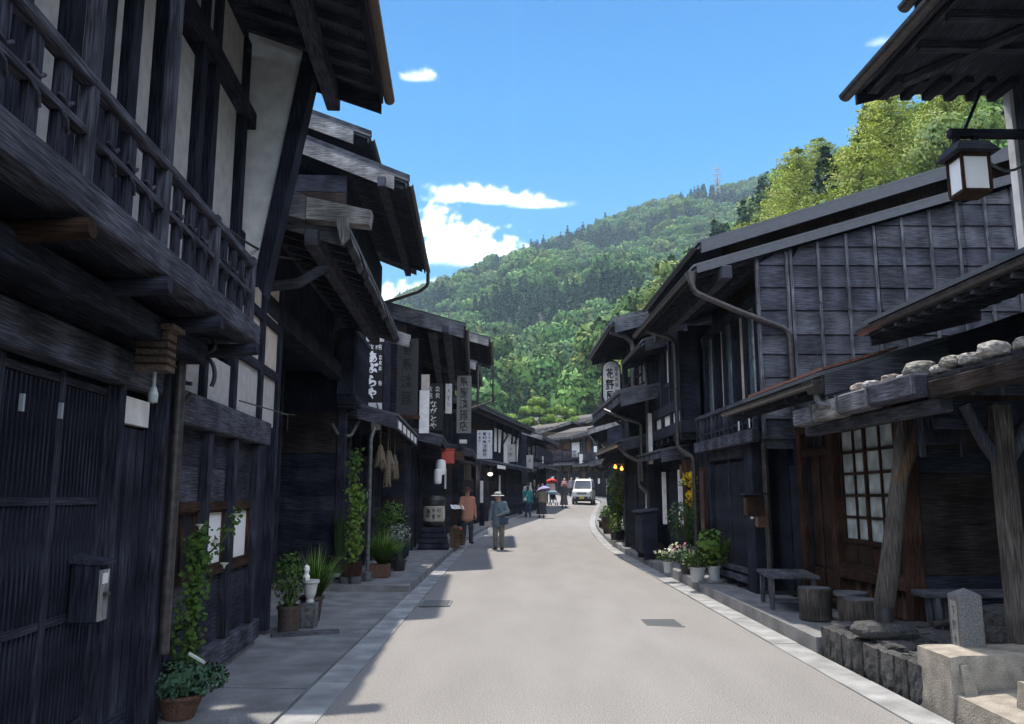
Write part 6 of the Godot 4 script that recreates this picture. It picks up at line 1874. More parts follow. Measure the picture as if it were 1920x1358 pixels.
# ---------------------------------------------------------------- right side, farther houses up to the bend
func right_houses_far() -> void:
	var F := frame(3.7, 17.5, -0.02, 1)
	var h := thing("bay_house", "dark right hand house with a boxed upper bay and three white paper lights", "house", F)
	box_part(h, "wall", wood("black", "y"), -6.0, -0.1, 0.0, 5.3, -0.05, 3.0)
	box_part(h, "bay", wood("black2", "y"), -0.1, 0.22, 2.95, 4.95, -0.85, 2.0)
	box_part(h, "bay_beam", wood("dark", "z"), -0.1, 0.3, 2.92, 3.16, -0.95, 2.1, 0.012)
	box_part(h, "bay_beam", wood("dark", "z"), 0.2, 0.31, 3.40, 3.62, -0.95, 2.1, 0.01)
	for i in 3: box_part(h, "paper_light", M.paper, 0.24, 0.25, 3.18, 3.39, -0.75 + i * 0.92, -0.02 + i * 0.92)
	for i in 4: box_part(h, "post", wood("dark", "y"), 0.2, 0.3, 3.16, 5.0, -0.9 + i * 0.95, -0.8 + i * 0.95)
	for i in 3:
		window(h, 0.24, -0.76 + i * 0.95, 0.02 + i * 0.95, 4.05, 4.9, 2, 1, wood("dark", "y"), M.dark_glass, 0.06)
		bars(h, "lattice_bars", wood("dark", "y"), 0.27, -0.74 + i * 0.95, 0.0 + i * 0.95, 3.62, 4.02, 0.1, 0.04, 0.04)
	box_part(h, "curtain_strip", M.plaster, 0.225, 0.235, 4.1, 4.85, 0.5, 0.58)
	box_part(h, "bay_end", wood("black2", "x"), -0.1, 0.3, 3.16, 5.0, -0.94, -0.9)
	roof(h, 0.75, 5.0, 0.28, -4.0, 0.4, 3.0, {"rafter": 0.4, "batten": 0.0})
	for i in 5: box_part(h, "bracket", wood("dark", "x"), -0.1, 0.28, 2.78, 2.92, -0.8 + i * 0.65, -0.7 + i * 0.65, 0.01)
	roof(h, 0.5, 2.55, 0.2, -0.1, 0.2, 3.0, {"back": 0.05, "rafter": 0.3, "batten": 0.0, "gutter": false, "barge": wood("ash", "x"), "fascia": wood("ash", "z")})
	box_part(h, "door_post", wood("red", "y"), -0.1, 0.1, 0.15, 2.4, -0.3, 0.0, 0.01)
	var d := box_part(h, "lattice_door", wood("black", "y"), -0.1, -0.03, 0.2, 2.25, 0.5, 1.9)
	bars(d, "lattice_bars", wood("dark", "y"), 0.0, 0.55, 1.85, 0.3, 2.2, 0.1, 0.04, 0.03)
	for q in [[0.25, 0.34], [1.95, 2.05]]: box_part(h, "white_pole", M.plaster, 0.05, 0.13, 1.0, 2.2, q[0], q[1])
	box_part(h, "name_plate", wood("tan", "y"), 0.12, 0.15, 2.0, 2.3, -0.1, 0.05)
	pipe(h, "white_downpipe", M.gutter_grey, [[0.35, 4.9, 2.5], [0.35, 2.4, 2.5]], 0.045)
	# the house with the shop sign
	F = frame(3.45, 20.6, -0.015, 1)
	h = thing("sign_house", "right hand house with stepped board eaves behind the round topped white sign", "house", F)
	box_part(h, "wall", wood("black", "y"), -6.0, -0.1, 0.0, 6.0, 0.0, 5.1)
	boards_across(h, "board", planks("x"), 0.0, -1.0, -0.1, 4.0, 5.9, 0.3)
	roof(h, 0.85, 5.95, 0.27, -4.0, -0.2, 5.0, {"rafter": 0.45, "batten": 0.32, "batten_h": 0.09, "batten_mat": wood("grey2", "x"), "barge": wood("grey", "x"), "barge_lo": -0.24, "gutter": true})
	roof(h, 0.95, 3.95, 0.24, -0.1, -1.6, 4.0, {"back": 0.05, "rafter": 0.4, "batten": 0.35, "batten_h": 0.06, "batten_mat": wood("grey2", "x"), "barge": wood("grey", "x"), "barge_lo": -0.26, "gutter": false, "fascia": wood("grey", "z"), "fascia_lo": -0.16})
	roof(h, 0.7, 2.95, 0.24, -0.1, 0.0, 4.6, {"back": 0.05, "rafter": 0.4, "batten": 0.0, "barge": wood("ash", "x")})
	for q in [[0.5, 1.9], [2.4, 3.8]]:
		window(h, -0.04, q[0], q[1], 4.2, 5.5, 2, 1, wood("dark", "y"), M.dark_glass, 0.07)
		box_part(h, "rail", wood("red", "z"), 0.1, 0.14, 4.72, 4.77, q[0] - 0.2, q[1] + 0.2)
		var dd := box_part(h, "lattice_door", wood("black", "y"), -0.1, -0.03, 0.2, 2.25, q[0], q[1])
		bars(dd, "lattice_bars", wood("dark", "y"), 0.0, q[0] + 0.05, q[1] - 0.05, 0.3, 2.2, 0.12, 0.04, 0.03)
	pipe(h, "white_downpipe", M.gutter_grey, [[0.9, 5.85, 0.3], [0.5, 5.75, 0.4], [0.3, 5.6, 0.5], [0.3, 4.2, 0.5]], 0.06)
	pipe(h, "downpipe", M.gutter_metal, [[0.78, 2.9, 0.1], [0.6, 2.65, 0.0], [0.3, 2.5, -0.1], [0.3, 1.9, -0.1], [0.1, 1.7, -0.2], [0.1, 0.2, -0.2]], 0.045)
	pipe(h, "downpipe", M.gutter_metal, [[1.1, 3.8, 0.2], [0.8, 3.6, -0.2], [0.3, 3.4, -0.5], [0.3, 2.0, -0.5]], 0.045)
	box_part(h, "white_post", M.plaster, 0.12, 0.2, 2.4, 3.6, -1.0, -0.9)
	for s in [0.2, 2.1, 4.1]: box_part(h, "post", wood("dark", "y"), -0.1, 0.05, 0.1, 2.9, s - 0.07, s + 0.07)
	box_part(h, "notice", M.plaster, -0.02, 0.0, 1.3, 1.8, 0.7, 0.85)
	# wooden cupboard
	var t := thing("wooden_cupboard", "dark wooden cupboard with a sloping lid on the right pavement", "cupboard", F)
	box_part(t, "body", wood("black2", "y"), 0.02, 0.38, 0.3, 1.25, -0.85, 0.2, 0.012)
	var b := nb()
	b.hexa([b.p3(0.0, 1.32, -0.9), b.p3(0.44, 1.25, -0.9), b.p3(0.44, 1.25, 0.25), b.p3(0.0, 1.32, 0.25), b.p3(0.0, 1.36, -0.9), b.p3(0.44, 1.29, -0.9), b.p3(0.44, 1.29, 0.25), b.p3(0.0, 1.36, 0.25)])
	part(t, "lid", b, wood("ash", "z"))
	box_part(t, "door", wood("dark", "y"), 0.381, 0.395, 0.36, 1.2, -0.8, -0.35)
	box_part(t, "door", wood("dark", "y"), 0.381, 0.395, 0.36, 1.2, -0.3, 0.15)
	for s in [-0.8, 0.05]: box_part(t, "foot", wood("black2", "y"), 0.06, 0.34, 0.16, 0.3, s, s + 0.1)
	# round topped sign
	b = nb()
	var o := b.p3(0.47, 0, 3.4)
	var outline := []
	for i in 13:
		var a := PI * i / 12.0
		outline.append(Vector2(cos(a) * 0.28, 5.35 + sin(a) * 0.26))
	outline.append(Vector2(-0.28, 4.5))
	outline.append(Vector2(-0.16, 4.24))
	outline.append(Vector2(0.16, 4.24))
	outline.append(Vector2(0.28, 4.5))
	t = thing("round_topped_sign", "white round topped sign 花野屋 with dark edge hanging over the right pavement", "sign", F)
	# the face holds the print, the rim and back are dark wood
	var face := []
	var uvs := []
	for p in outline:
		face.append(Vector3(o.x + p.x * 0.93, 4.79 + (p.y - 4.79) * 0.965, o.z - 0.036))
		uvs.append(Vector2(0.5 - p.x / 0.6, (5.65 - p.y) / 1.45))
	b.poly(face, Vector3(0, 0, -b.zs), uvs)
	part(t, "lettering", b, print_mat(print_tex(280, 660, Color(0.95, 0.94, 0.92), Color(0.05, 0.05, 0.055), [["花野屋", 56, 120, 122, 158, 8.5], ["奈良井宿", 190, 96, 54, 74, 3.2], ["御", 190, 420, 54, 70, 3.2]])))
	b = nb()
	for i in outline.size():
		var p: Vector2 = outline[i]
		var q: Vector2 = outline[(i + 1) % outline.size()]
		b.hexa([Vector3(o.x + p.x, p.y, o.z - 0.045), Vector3(o.x + q.x, q.y, o.z - 0.045), Vector3(o.x + q.x, q.y, o.z + 0.045), Vector3(o.x + p.x, p.y, o.z + 0.045), Vector3(o.x + p.x * 0.9, 4.79 + (p.y - 4.79) * 0.95, o.z - 0.045), Vector3(o.x + q.x * 0.9, 4.79 + (q.y - 4.79) * 0.95, o.z - 0.045), Vector3(o.x + q.x * 0.9, 4.79 + (q.y - 4.79) * 0.95, o.z + 0.045), Vector3(o.x + p.x * 0.9, 4.79 + (p.y - 4.79) * 0.95, o.z + 0.045)])
	part(t, "rim", b, wood("black2", "y"))
	b = nb()
	var back := []
	for p in outline: back.append(Vector3(o.x + p.x * 0.93, 4.79 + (p.y - 4.79) * 0.965, o.z + 0.03))
	b.poly(back, Vector3(0, 0, b.zs))
	part(t, "back", b, M.plaster)
	box_part(t, "bracket", M.iron, -0.1, 0.47, 5.63, 5.67, 3.38, 3.42)
	# lit shop lamps and their board
	F = frame(3.82, 25.8, 0.085, 1)
	h = thing("menu_house", "dark right hand house with lit amber lamps and a white lettered board", "house", F)
	box_part(h, "wall", wood("black", "y"), -6.0, -0.1, 0.0, 5.3, 0.1, 10.5)
	roof(h, 0.8, 5.2, 0.27, -4.0, 0.0, 10.4, {"rafter": 0.5, "batten": 0.5, "batten_h": 0.07, "barge": wood("grey2", "x"), "batten_mat": wood("grey", "x")})
	roof(h, 0.75, 3.1, 0.24, -0.1, 0.1, 10.4, {"back": 0.05, "rafter": 0.5, "batten": 0.0, "barge": wood("grey2", "x"), "fascia": wood("grey", "z")})
	pipe(h, "downpipe", M.gutter_metal, [[0.9, 5.1, 0.2], [0.9, 4.3, 0.1], [0.7, 4.1, 0.0], [0.1, 3.7, 0.1]], 0.05)
	for q in [[1.2, 2.8], [3.4, 5.0], [5.6, 7.2]]:
		window(h, -0.04, q[0], q[1], 3.8, 4.9, 2, 1, wood("dark", "y"), M.paper if q[0] > 3.0 else M.dark_glass, 0.08)
		var dd := box_part(h, "lattice_door", wood("black2", "y"), -0.1, -0.03, 0.2, 2.25, q[0], q[1])
		bars(dd, "lattice_bars", wood("dark", "y"), 0.0, q[0] + 0.05, q[1] - 0.05, 0.3, 2.2, 0.14, 0.05, 0.03)
	hanging_sign("black_signboard", "black board with white brush letters めんぱ beside the lit amber lamps", F, -0.05, 0.25, 2.15, 3.1, -0.15, print_mat(print_tex(150, 380, Color(0.04, 0.04, 0.045), Color(0.8, 0.8, 0.8), [["めんぱ", 32, 22, 88, 112, 5.5]])), wood("black", "y"))
	t = thing("amber_lamps", "pair of lit amber lamps in a dark bracket under the right eave", "lamp", F)
	box_part(t, "case", wood("black2", "x"), 0.3, 0.7, 2.62, 2.7, -0.2, 0.15, 0.01)
	for i in 2:
		b = nb()
		b.lathe(b.p3(0.40 + i * 0.2, 2.42 + i * 0.06, -0.1), [[0.0, 0.0], [0.042, 0.015], [0.052, 0.06], [0.035, 0.10], [0.015, 0.14]], 12)
		part(t, "bulb", b, M.lamp_glow)
		var li := OmniLight3D.new()
		li.name = "lamp_light"
		li.light_energy = 0.06
		li.light_color = Color(1.0, 0.66, 0.32)
		li.light_size = 0.05
		li.omni_range = 40.0
		li.omni_attenuation = 2.0
		li.shadow_enabled = true
		t.add_child(li, true)
		li.position = b.p3(0.40 + i * 0.2, 2.50 + i * 0.06, -0.1)

# ---------------------------------------------------------------- potted plants
func bushy(par: Node3D, called: String, m: Material, o: Vector3, rad: Vector3, n: int, size: float, asp := 0.55) -> void:
	var b := B.new()
	var f := FastNoiseLite.new()
	f.seed = rng.randi() % 999
	f.frequency = 2.2 / maxf(rad.x, 0.1)
	var k := 0
	while k < n:
		var e := rnd_dir()
		var p := e * rad * pow(R(0.05, 1), 0.4)
		k += 1
		if f.get_noise_3d(p.x, p.y, p.z) < -0.12: continue
		var g := R(0.65, 1.35)
		b.tint = Color(g * R(0.9, 1.15), g, g * R(0.8, 1.1))
		leaf(b, o + p, (e + rnd_dir()).normalized(), size * R(0.6, 1.3), (e + Vector3.UP * 0.4).normalized(), asp)
	stuff(par, called, b, m)

func grassy(par: Node3D, called: String, m: Material, o: Vector3, n: int, len: float, spread: float, w := 0.009, droop := 1.0) -> void:
	var b := B.new()
	for i in n:
		var a := R(0, TAU)
		var out := Vector3(cos(a), 0, sin(a))
		var l := len * R(0.6, 1.1)
		var s := spread * pow(R(0, 1), 0.6)
		var side := Vector3(-out.z, 0, out.x) * w * R(0.7, 1.3)
		var base := o + out * R(0, 0.06)
		var g := R(0.7, 1.35)
		b.tint = Color(g * R(0.9, 1.2), g, g * 0.85)
		var last := base
		for k in range(1, 5):
			var f := k / 4.0
			var p := base + out * s * l * f + Vector3.UP * l * (f - droop * s * 0.55 * f * f)
			var wa := side * (1.05 - (k - 1) / 4.0)
			var wb := side * (1.05 - f)
			var nn := (Vector3.UP + out * 0.4).normalized()
			b.tri(last - wa, last + wa, p + wb, nn, nn, nn)
			b.tri(last - wa, p + wb, p - wb, nn, nn, nn)
			last = p
	part(par, called, b, m)

func vine(par: Node3D, called: String, m: Material, pts: Array, n: int, rad: float, size: float) -> void:
	var b := B.new()
	for i in n:
		var f := R(0, 0.999) * (pts.size() - 1)
		var k := int(f)
		var p: Vector3 = pts[k].lerp(pts[k + 1], f - k) + rnd_dir() * rad * R(0.2, 1)
		var g := R(0.6, 1.4)
		b.tint = Color(g * R(0.9, 1.2), g, g * 0.9)
		leaf(b, p, (rnd_dir() + Vector3(0, 0.3, 0.6)).normalized(), size * R(0.6, 1.25), Vector3(0.2, 0.5, 0.8).normalized(), 0.8)
	part(par, called, b, m)
	b = B.new()
	b.tube(pts, 0.008, 5)
	part(par, "stem", b, M.leaf_dark)

func pot(par: Node3D, m: Material, o: Vector3, r: float, h: float, taper := 0.75, rim := 0.015, k := 18) -> void:
	var b := B.new()
	b.lathe(o, [[0.0, 0.0], [r * taper, 0.0], [r * 0.97, h * 0.86], [r + rim, h * 0.87], [r + rim, h], [r * 0.9, h], [r * 0.88, h * 0.9]], k)
	part(par, "pot", b, m)
	b = B.new()
	b.lathe(o, [[r * 0.88, h * 0.9], [0.0, h * 0.92]], k)
	part(par, "soil", b, M.pot_black)

func plants() -> void:
	world_frame()
	rng.seed = 5150
	var cat := "potted plant"
	# left side, nearest first
	var t := thing("bowl_plant", "terracotta bowl with a wide mound of blue green leaves on the near left pavement", cat, at(-2.44, 0.05, 6.35))
	pot(t, M.pot_clay, Vector3.ZERO, 0.17, 0.17, 0.62)
	bushy(t, "foliage", M.leaf_blue, Vector3(0, 0.27, 0), Vector3(0.34, 0.13, 0.32), 2200, 0.045, 0.6)
	t = thing("climbing_plant", "morning glory vine with pale flowers climbing a pole before the near left window", "climbing plant", at(-2.50, 0.05, 6.62))
	pot(t, M.pot_white, Vector3(-0.12, 0, 0), 0.09, 0.22)
	vine(t, "foliage", M.leaf, [Vector3(-0.02, 0.2, 0), Vector3(-0.02, 0.5, 0), Vector3(0.02, 0.8, 0.02), Vector3(0.05, 1.1, 0.03), Vector3(0.06, 1.3, 0.02)], 800, 0.14, 0.05)
	vine(t, "foliage", M.leaf, [Vector3(0.06, 1.1, 0), Vector3(0.2, 1.25, -0.05), Vector3(0.26, 1.42, -0.1), Vector3(0.3, 1.48, -0.16)], 80, 0.08, 0.04)
	for q in [[0.3, 1.44, -0.05], [0.18, 1.24, 0.06], [0.06, 1.36, 0.08], [0.24, 1.06, 0.0]]:
		var b := B.new()
		b.lathe(Vector3(q[0], q[1], q[2]), [[0.0, -0.03], [0.012, 0.0], [0.035, 0.02], [0.0, 0.012]], 8)
		part(t, "flower", b, M.petal_white)
	var b := B.new()
	b.bar(Vector3(0.05, 0.42, 0.12), Vector3(0.19, 0.36, 0.16), 0.012, 0.02)
	part(t, "white_tag", b, M.white)
	t = thing("tall_pot_plant", "leafy herb in a tall brown glazed pot at the corner of the near left house", cat, at(-2.66, 0.05, 10.15))
	pot(t, M.pot_brown, Vector3.ZERO, 0.135, 0.31, 0.9)
	bushy(t, "foliage", M.leaf, Vector3(-0.02, 0.62, 0), Vector3(0.2, 0.34, 0.2), 700, 0.06, 0.5)
	grassy(t, "stems", M.leaf, Vector3(0, 0.28, 0), 40, 0.6, 0.5, 0.006)
	t = thing("white_vase_plant", "white footed vase with a small white figurine beside the tall brown pot", "vase", at(-2.50, 0.05, 10.5))
	b = B.new()
	b.cb(-0.09, 0.09, 0.0, 0.30, -0.09, 0.09, 0.01)
	part(t, "grey_block", b, M.gutter_grey)
	b = B.new()
	b.lathe(Vector3(0, 0.3, 0), [[0.05, 0.0], [0.05, 0.02], [0.04, 0.04], [0.07, 0.1], [0.09, 0.22], [0.11, 0.24], [0.11, 0.27], [0.08, 0.27], [0.0, 0.25]], 16)
	part(t, "vase", b, M.pot_white)
	b = B.new()
	b.lathe(Vector3(-0.05, 0.56, 0.02), [[0.0, 0.0], [0.04, 0.01], [0.045, 0.05], [0.025, 0.09], [0.04, 0.13], [0.035, 0.17], [0.0, 0.2]], 12)
	part(t, "figurine", b, M.white)
	t = thing("fountain_grass", "big arching clump of green grass behind the white vase", cat, at(-2.60, 0.05, 11.0))
	pot(t, M.pot_brown, Vector3.ZERO, 0.15, 0.32)
	grassy(t, "blades", M.leaf_grass, Vector3(0.05, 0.3, 0), 420, 0.72, 0.75, 0.008, 1.0)
	t = thing("stand_pot_plant", "upright iris leaves in a black pot on a white arched stand", cat, at(-3.02, 0.06, 14.75))
	b = B.new()
	b.cb(-0.17, -0.11, 0.0, 0.2, -0.13, 0.13, 0.01)
	b.cb(0.11, 0.17, 0.0, 0.2, -0.13, 0.13, 0.01)
	b.cb(-0.17, 0.17, 0.2, 0.27, -0.13, 0.13, 0.01)
	part(t, "stand", b, M.pot_white)
	pot(t, M.pot_black, Vector3(0, 0.27, 0), 0.2, 0.28)
	grassy(t, "blades", M.leaf_dark, Vector3(0, 0.5, 0), 150, 0.85, 0.22, 0.012, 0.4)
	t = thing("vine_on_post", "leafy vine in a wooden tub climbing high on the corner post of the tall inn", "climbing plant", at(-2.78, 0.06, 14.6))
	b = B.new()
	for i in 3: b.lathe(Vector3([-0.1, 0.08, 0.0][i], 0, [0.03, 0.05, -0.1][i]), [[0.10, 0.0], [0.105, 0.2], [0.10, 0.22], [0.0, 0.22]], 12)
	part(t, "stump", b, wood("grey2", "y"))
	b = B.new()
	b.lathe(Vector3(0, 0.22, 0), [[0.17, 0.0], [0.2, 0.24], [0.17, 0.24], [0.0, 0.2]], 14)
	part(t, "tub", b, wood("brown", "y"))
	vine(t, "foliage", M.leaf_bright, [Vector3(0.02, 0.45, 0), Vector3(0.05, 0.8, 0), Vector3(0.0, 1.1, 0), Vector3(0.08, 1.4, 0), Vector3(0.0, 1.7, -0.02)], 650, 0.19, 0.07)
	vine(t, "foliage", M.leaf, [Vector3(0.1, 1.5, -0.1), Vector3(-0.02, 1.8, -0.2), Vector3(-0.06, 2.1, -0.3), Vector3(-0.04, 2.45, -0.4)], 170, 0.15, 0.08)
	t = thing("golden_grass", "bright drooping golden green grass in a long terracotta trough", cat, at(-2.42, 0.16, 15.7))
	b = B.new()
	b.cb(-0.24, 0.14, 0.0, 0.24, -0.16, 0.16, 0.015)
	part(t, "trough", b, M.pot_clay)
	grassy(t, "blades", M.leaf_grass, Vector3(0.0, 0.22, 0), 900, 0.75, 0.85, 0.010, 1.15)
	t = thing("silver_flowers", "clump of silvery white flowers behind the golden grass", cat, at(-2.28, 0.16, 17.0))
	pot(t, M.pot_black, Vector3.ZERO, 0.15, 0.22)
	grassy(t, "stems", M.leaf_blue, Vector3(0, 0.2, 0), 90, 0.7, 0.5, 0.006)
	bushy(t, "flowers", M.leaf_silver, Vector3(0, 0.72, 0), Vector3(0.26, 0.22, 0.24), 420, 0.06)
	t = thing("feathery_plant", "tall feathery green plant behind the silvery flowers on the left", cat, at(-2.55, 0.16, 17.5))
	pot(t, M.pot_black, Vector3.ZERO, 0.16, 0.25)
	bushy(t, "foliage", M.leaf, Vector3(0, 1.0, 0), Vector3(0.36, 0.42, 0.34), 1100, 0.09, 0.35)
	grassy(t, "stems", M.leaf, Vector3(0, 0.2, 0), 50, 0.9, 0.4, 0.007)
	t = thing("grey_bucket", "small grey bucket beside the downpipe of the tall inn", "bucket", at(-2.56, 0.06, 14.95))
	b = B.new()
	b.lathe(Vector3.ZERO, [[0.0, 0.0], [0.075, 0.0], [0.09, 0.26], [0.08, 0.26], [0.075, 0.2], [0, 0.2]], 14)
	part(t, "bucket", b, M.gutter_grey)
	# right side
	t = thing("white_pot_flowers", "white pot of pale flowering bush nearest the lattice gate on the right", cat, at(3.24, 0.17, 14.75))
	pot(t, M.pot_white, Vector3.ZERO, 0.135, 0.25, 0.8)
	bushy(t, "foliage", M.leaf, Vector3(-0.05, 0.38, 0), Vector3(0.26, 0.2, 0.25), 700, 0.065)
	bushy(t, "flowers", M.petal_white, Vector3(-0.1, 0.42, 0.05), Vector3(0.22, 0.17, 0.22), 60, 0.05, 0.9)
	t = thing("broad_leaf_plant", "big leaved green plant in a white pot on a saucer by the gate", cat, at(3.52, 0.17, 14.7))
	b = B.new()
	b.lathe(Vector3.ZERO, [[0.0, 0.0], [0.16, 0.0], [0.19, 0.05], [0.17, 0.05], [0, 0.03]], 18)
	part(t, "saucer", b, M.pot_white)
	pot(t, M.pot_white, Vector3(0, 0.035, 0), 0.11, 0.24, 0.8)
	bushy(t, "foliage", M.leaf_bright, Vector3(0, 0.58, 0), Vector3(0.32, 0.34, 0.3), 420, 0.12, 0.6)
	grassy(t, "stems", M.leaf, Vector3(0, 0.25, 0), 26, 0.5, 0.5, 0.008)
	t = thing("petunia_pots", "low white flowers in small pots at the far end of the right planting", cat, at(3.02, 0.19, 16.4))
	pot(t, M.pot_white, Vector3(0, 0, 0.1), 0.1, 0.2, 0.8)
	pot(t, M.pot_clay, Vector3(0.3, 0, 0.25), 0.1, 0.18, 0.8)
	bushy(t, "foliage", M.leaf, Vector3(0.05, 0.3, 0.1), Vector3(0.3, 0.12, 0.22), 380, 0.06)
	bushy(t, "flowers", M.petal_white, Vector3(0.0, 0.37, 0.1), Vector3(0.3, 0.09, 0.22), 90, 0.065, 0.9)
	t = thing("pink_flower_pot", "pot of mixed pink and white flowers in the middle of the right planting", cat, at(3.30, 0.19, 15.9))
	pot(t, M.pot_black, Vector3.ZERO, 0.12, 0.2, 0.8)
	bushy(t, "foliage", M.leaf_blue, Vector3(0, 0.36, 0), Vector3(0.26, 0.2, 0.22), 420, 0.07)
	bushy(t, "flowers", M.petal_pink, Vector3(0, 0.45, 0), Vector3(0.24, 0.14, 0.22), 40, 0.06, 0.9)
	bushy(t, "flowers", M.petal_white, Vector3(-0.1, 0.48, 0), Vector3(0.26, 0.12, 0.22), 60, 0.06, 0.9)
	t = thing("dark_shrub", "tall dark leaved shrub standing behind the flower pots on the right", "shrub", at(3.48, 0.17, 16.6))
	pot(t, M.pot_black, Vector3.ZERO, 0.18, 0.26, 0.8)
	bushy(t, "foliage", M.leaf_dark, Vector3(0.0, 1.0, 0), Vector3(0.42, 0.46, 0.4), 1700, 0.075, 0.4)
	grassy(t, "stems", M.leaf_dark, Vector3(0, 0.2, 0), 30, 0.9, 0.35, 0.01)
	t = thing("yellow_flower_bunch", "hanging bunch of bright yellow flowers on the right hand downpipe", "flowers", at(3.56, 1.7, 16.6))
	bushy(t, "flowers", M.petal_yellow, Vector3(0, 0.28, 0), Vector3(0.17, 0.17, 0.14), 170, 0.07, 0.8)
	bushy(t, "flowers", M.petal_yellow, Vector3(0.02, -0.06, 0), Vector3(0.12, 0.26, 0.12), 170, 0.07, 0.8)
	bushy(t, "foliage", M.leaf_bright, Vector3(-0.1, 0.2, 0), Vector3(0.14, 0.08, 0.12), 30, 0.07)
	t = thing("edge_fern", "small green fern at the foot of the thick post by the picture edge", cat, at(4.25, 0.32, 6.85))
	grassy(t, "fronds", M.leaf, Vector3(0, 0, 0), 90, 0.34, 0.6, 0.012)
	t = thing("tall_green_bush", "tall slender green bush in pots at the road bend on the right", "shrub", at(3.50, 0.25, 27.4))
	pot(t, M.pot_black, Vector3.ZERO, 0.22, 0.3, 0.8)
	bushy(t, "foliage", M.leaf, Vector3(0.02, 1.5, 0), Vector3(0.40, 1.15, 0.4), 1900, 0.11, 0.5)
	grassy(t, "stems", M.leaf_dark, Vector3(0, 0.25, 0), 30, 1.3, 0.2, 0.012)
	t = thing("herb_pots", "low yellow green herbs in front of the tall bush at the bend", cat, at(3.30, 0.25, 26.8))
	pot(t, M.pot_black, Vector3.ZERO, 0.16, 0.26, 0.8)
	pot(t, M.pot_clay, Vector3(0.45, 0, 0.35), 0.15, 0.24, 0.8)
	bushy(t, "foliage", M.leaf_bright, Vector3(0, 0.5, 0), Vector3(0.28, 0.34, 0.26), 420, 0.09)
	bushy(t, "foliage", M.leaf, Vector3(0.45, 0.42, 0.35), Vector3(0.24, 0.22, 0.22), 260, 0.08)
	t = thing("leafy_bush", "bright low bush farther round the right bend", "shrub", at(3.75, 0.30, 32.5))
	pot(t, M.pot_clay, Vector3.ZERO, 0.2, 0.3, 0.8)
	bushy(t, "foliage", M.leaf_bright, Vector3(0, 0.6, 0), Vector3(0.35, 0.4, 0.35), 420, 0.12)
	t = thing("low_white_block", "small pale concrete block standing on the right kerb", "block", at(3.30, 0.16, 20.9))
	b = B.new()
	b.cb(-0.13, 0.13, 0.0, 0.36, -0.12, 0.12, 0.015)
	part(t, "block", b, M.concrete)
	t = thing("brown_jar", "squat brown jar beside the pale concrete block", "jar", at(3.52, 0.17, 20.2))
	b = B.new()
	b.lathe(Vector3.ZERO, [[0.0, 0.0], [0.11, 0.0], [0.16, 0.12], [0.16, 0.25], [0.11, 0.34], [0.12, 0.37], [0.08, 0.37], [0.0, 0.3]], 16)
	part(t, "jar", b, M.pot_brown)
	t = thing("leaning_board", "tan board leaning at the kerb of the right bend", "board", at(3.55, 0.24, 31.0))
	b = B.new()
	b.hexa([Vector3(-0.16, 0, 0.1), Vector3(0.16, 0, 0.1), Vector3(0.16, 0, 0.04), Vector3(-0.16, 0, 0.04), Vector3(-0.22, 0.62, -0.1), Vector3(0.12, 0.66, -0.1), Vector3(0.12, 0.66, -0.14), Vector3(-0.22, 0.62, -0.14)])
	part(t, "board", b, wood("tan", "y"))
	t = thing("kerb_bench", "dark wooden plank seat on blocks along the right bend", "bench", at(3.8, 0.27, 34.5))
	b = B.new()
	b.cb(-0.2, 0.25, 0.32, 0.38, -0.8, 0.8, 0.01)
	part(t, "seat", b, wood("tan", "z"))
	for z in [-0.6, 0.6]:
		b = B.new()
		b.cb(-0.15, 0.2, 0.0, 0.32, z - 0.06, z + 0.06, 0.01)
		part(t, "leg", b, wood("ash", "y"))

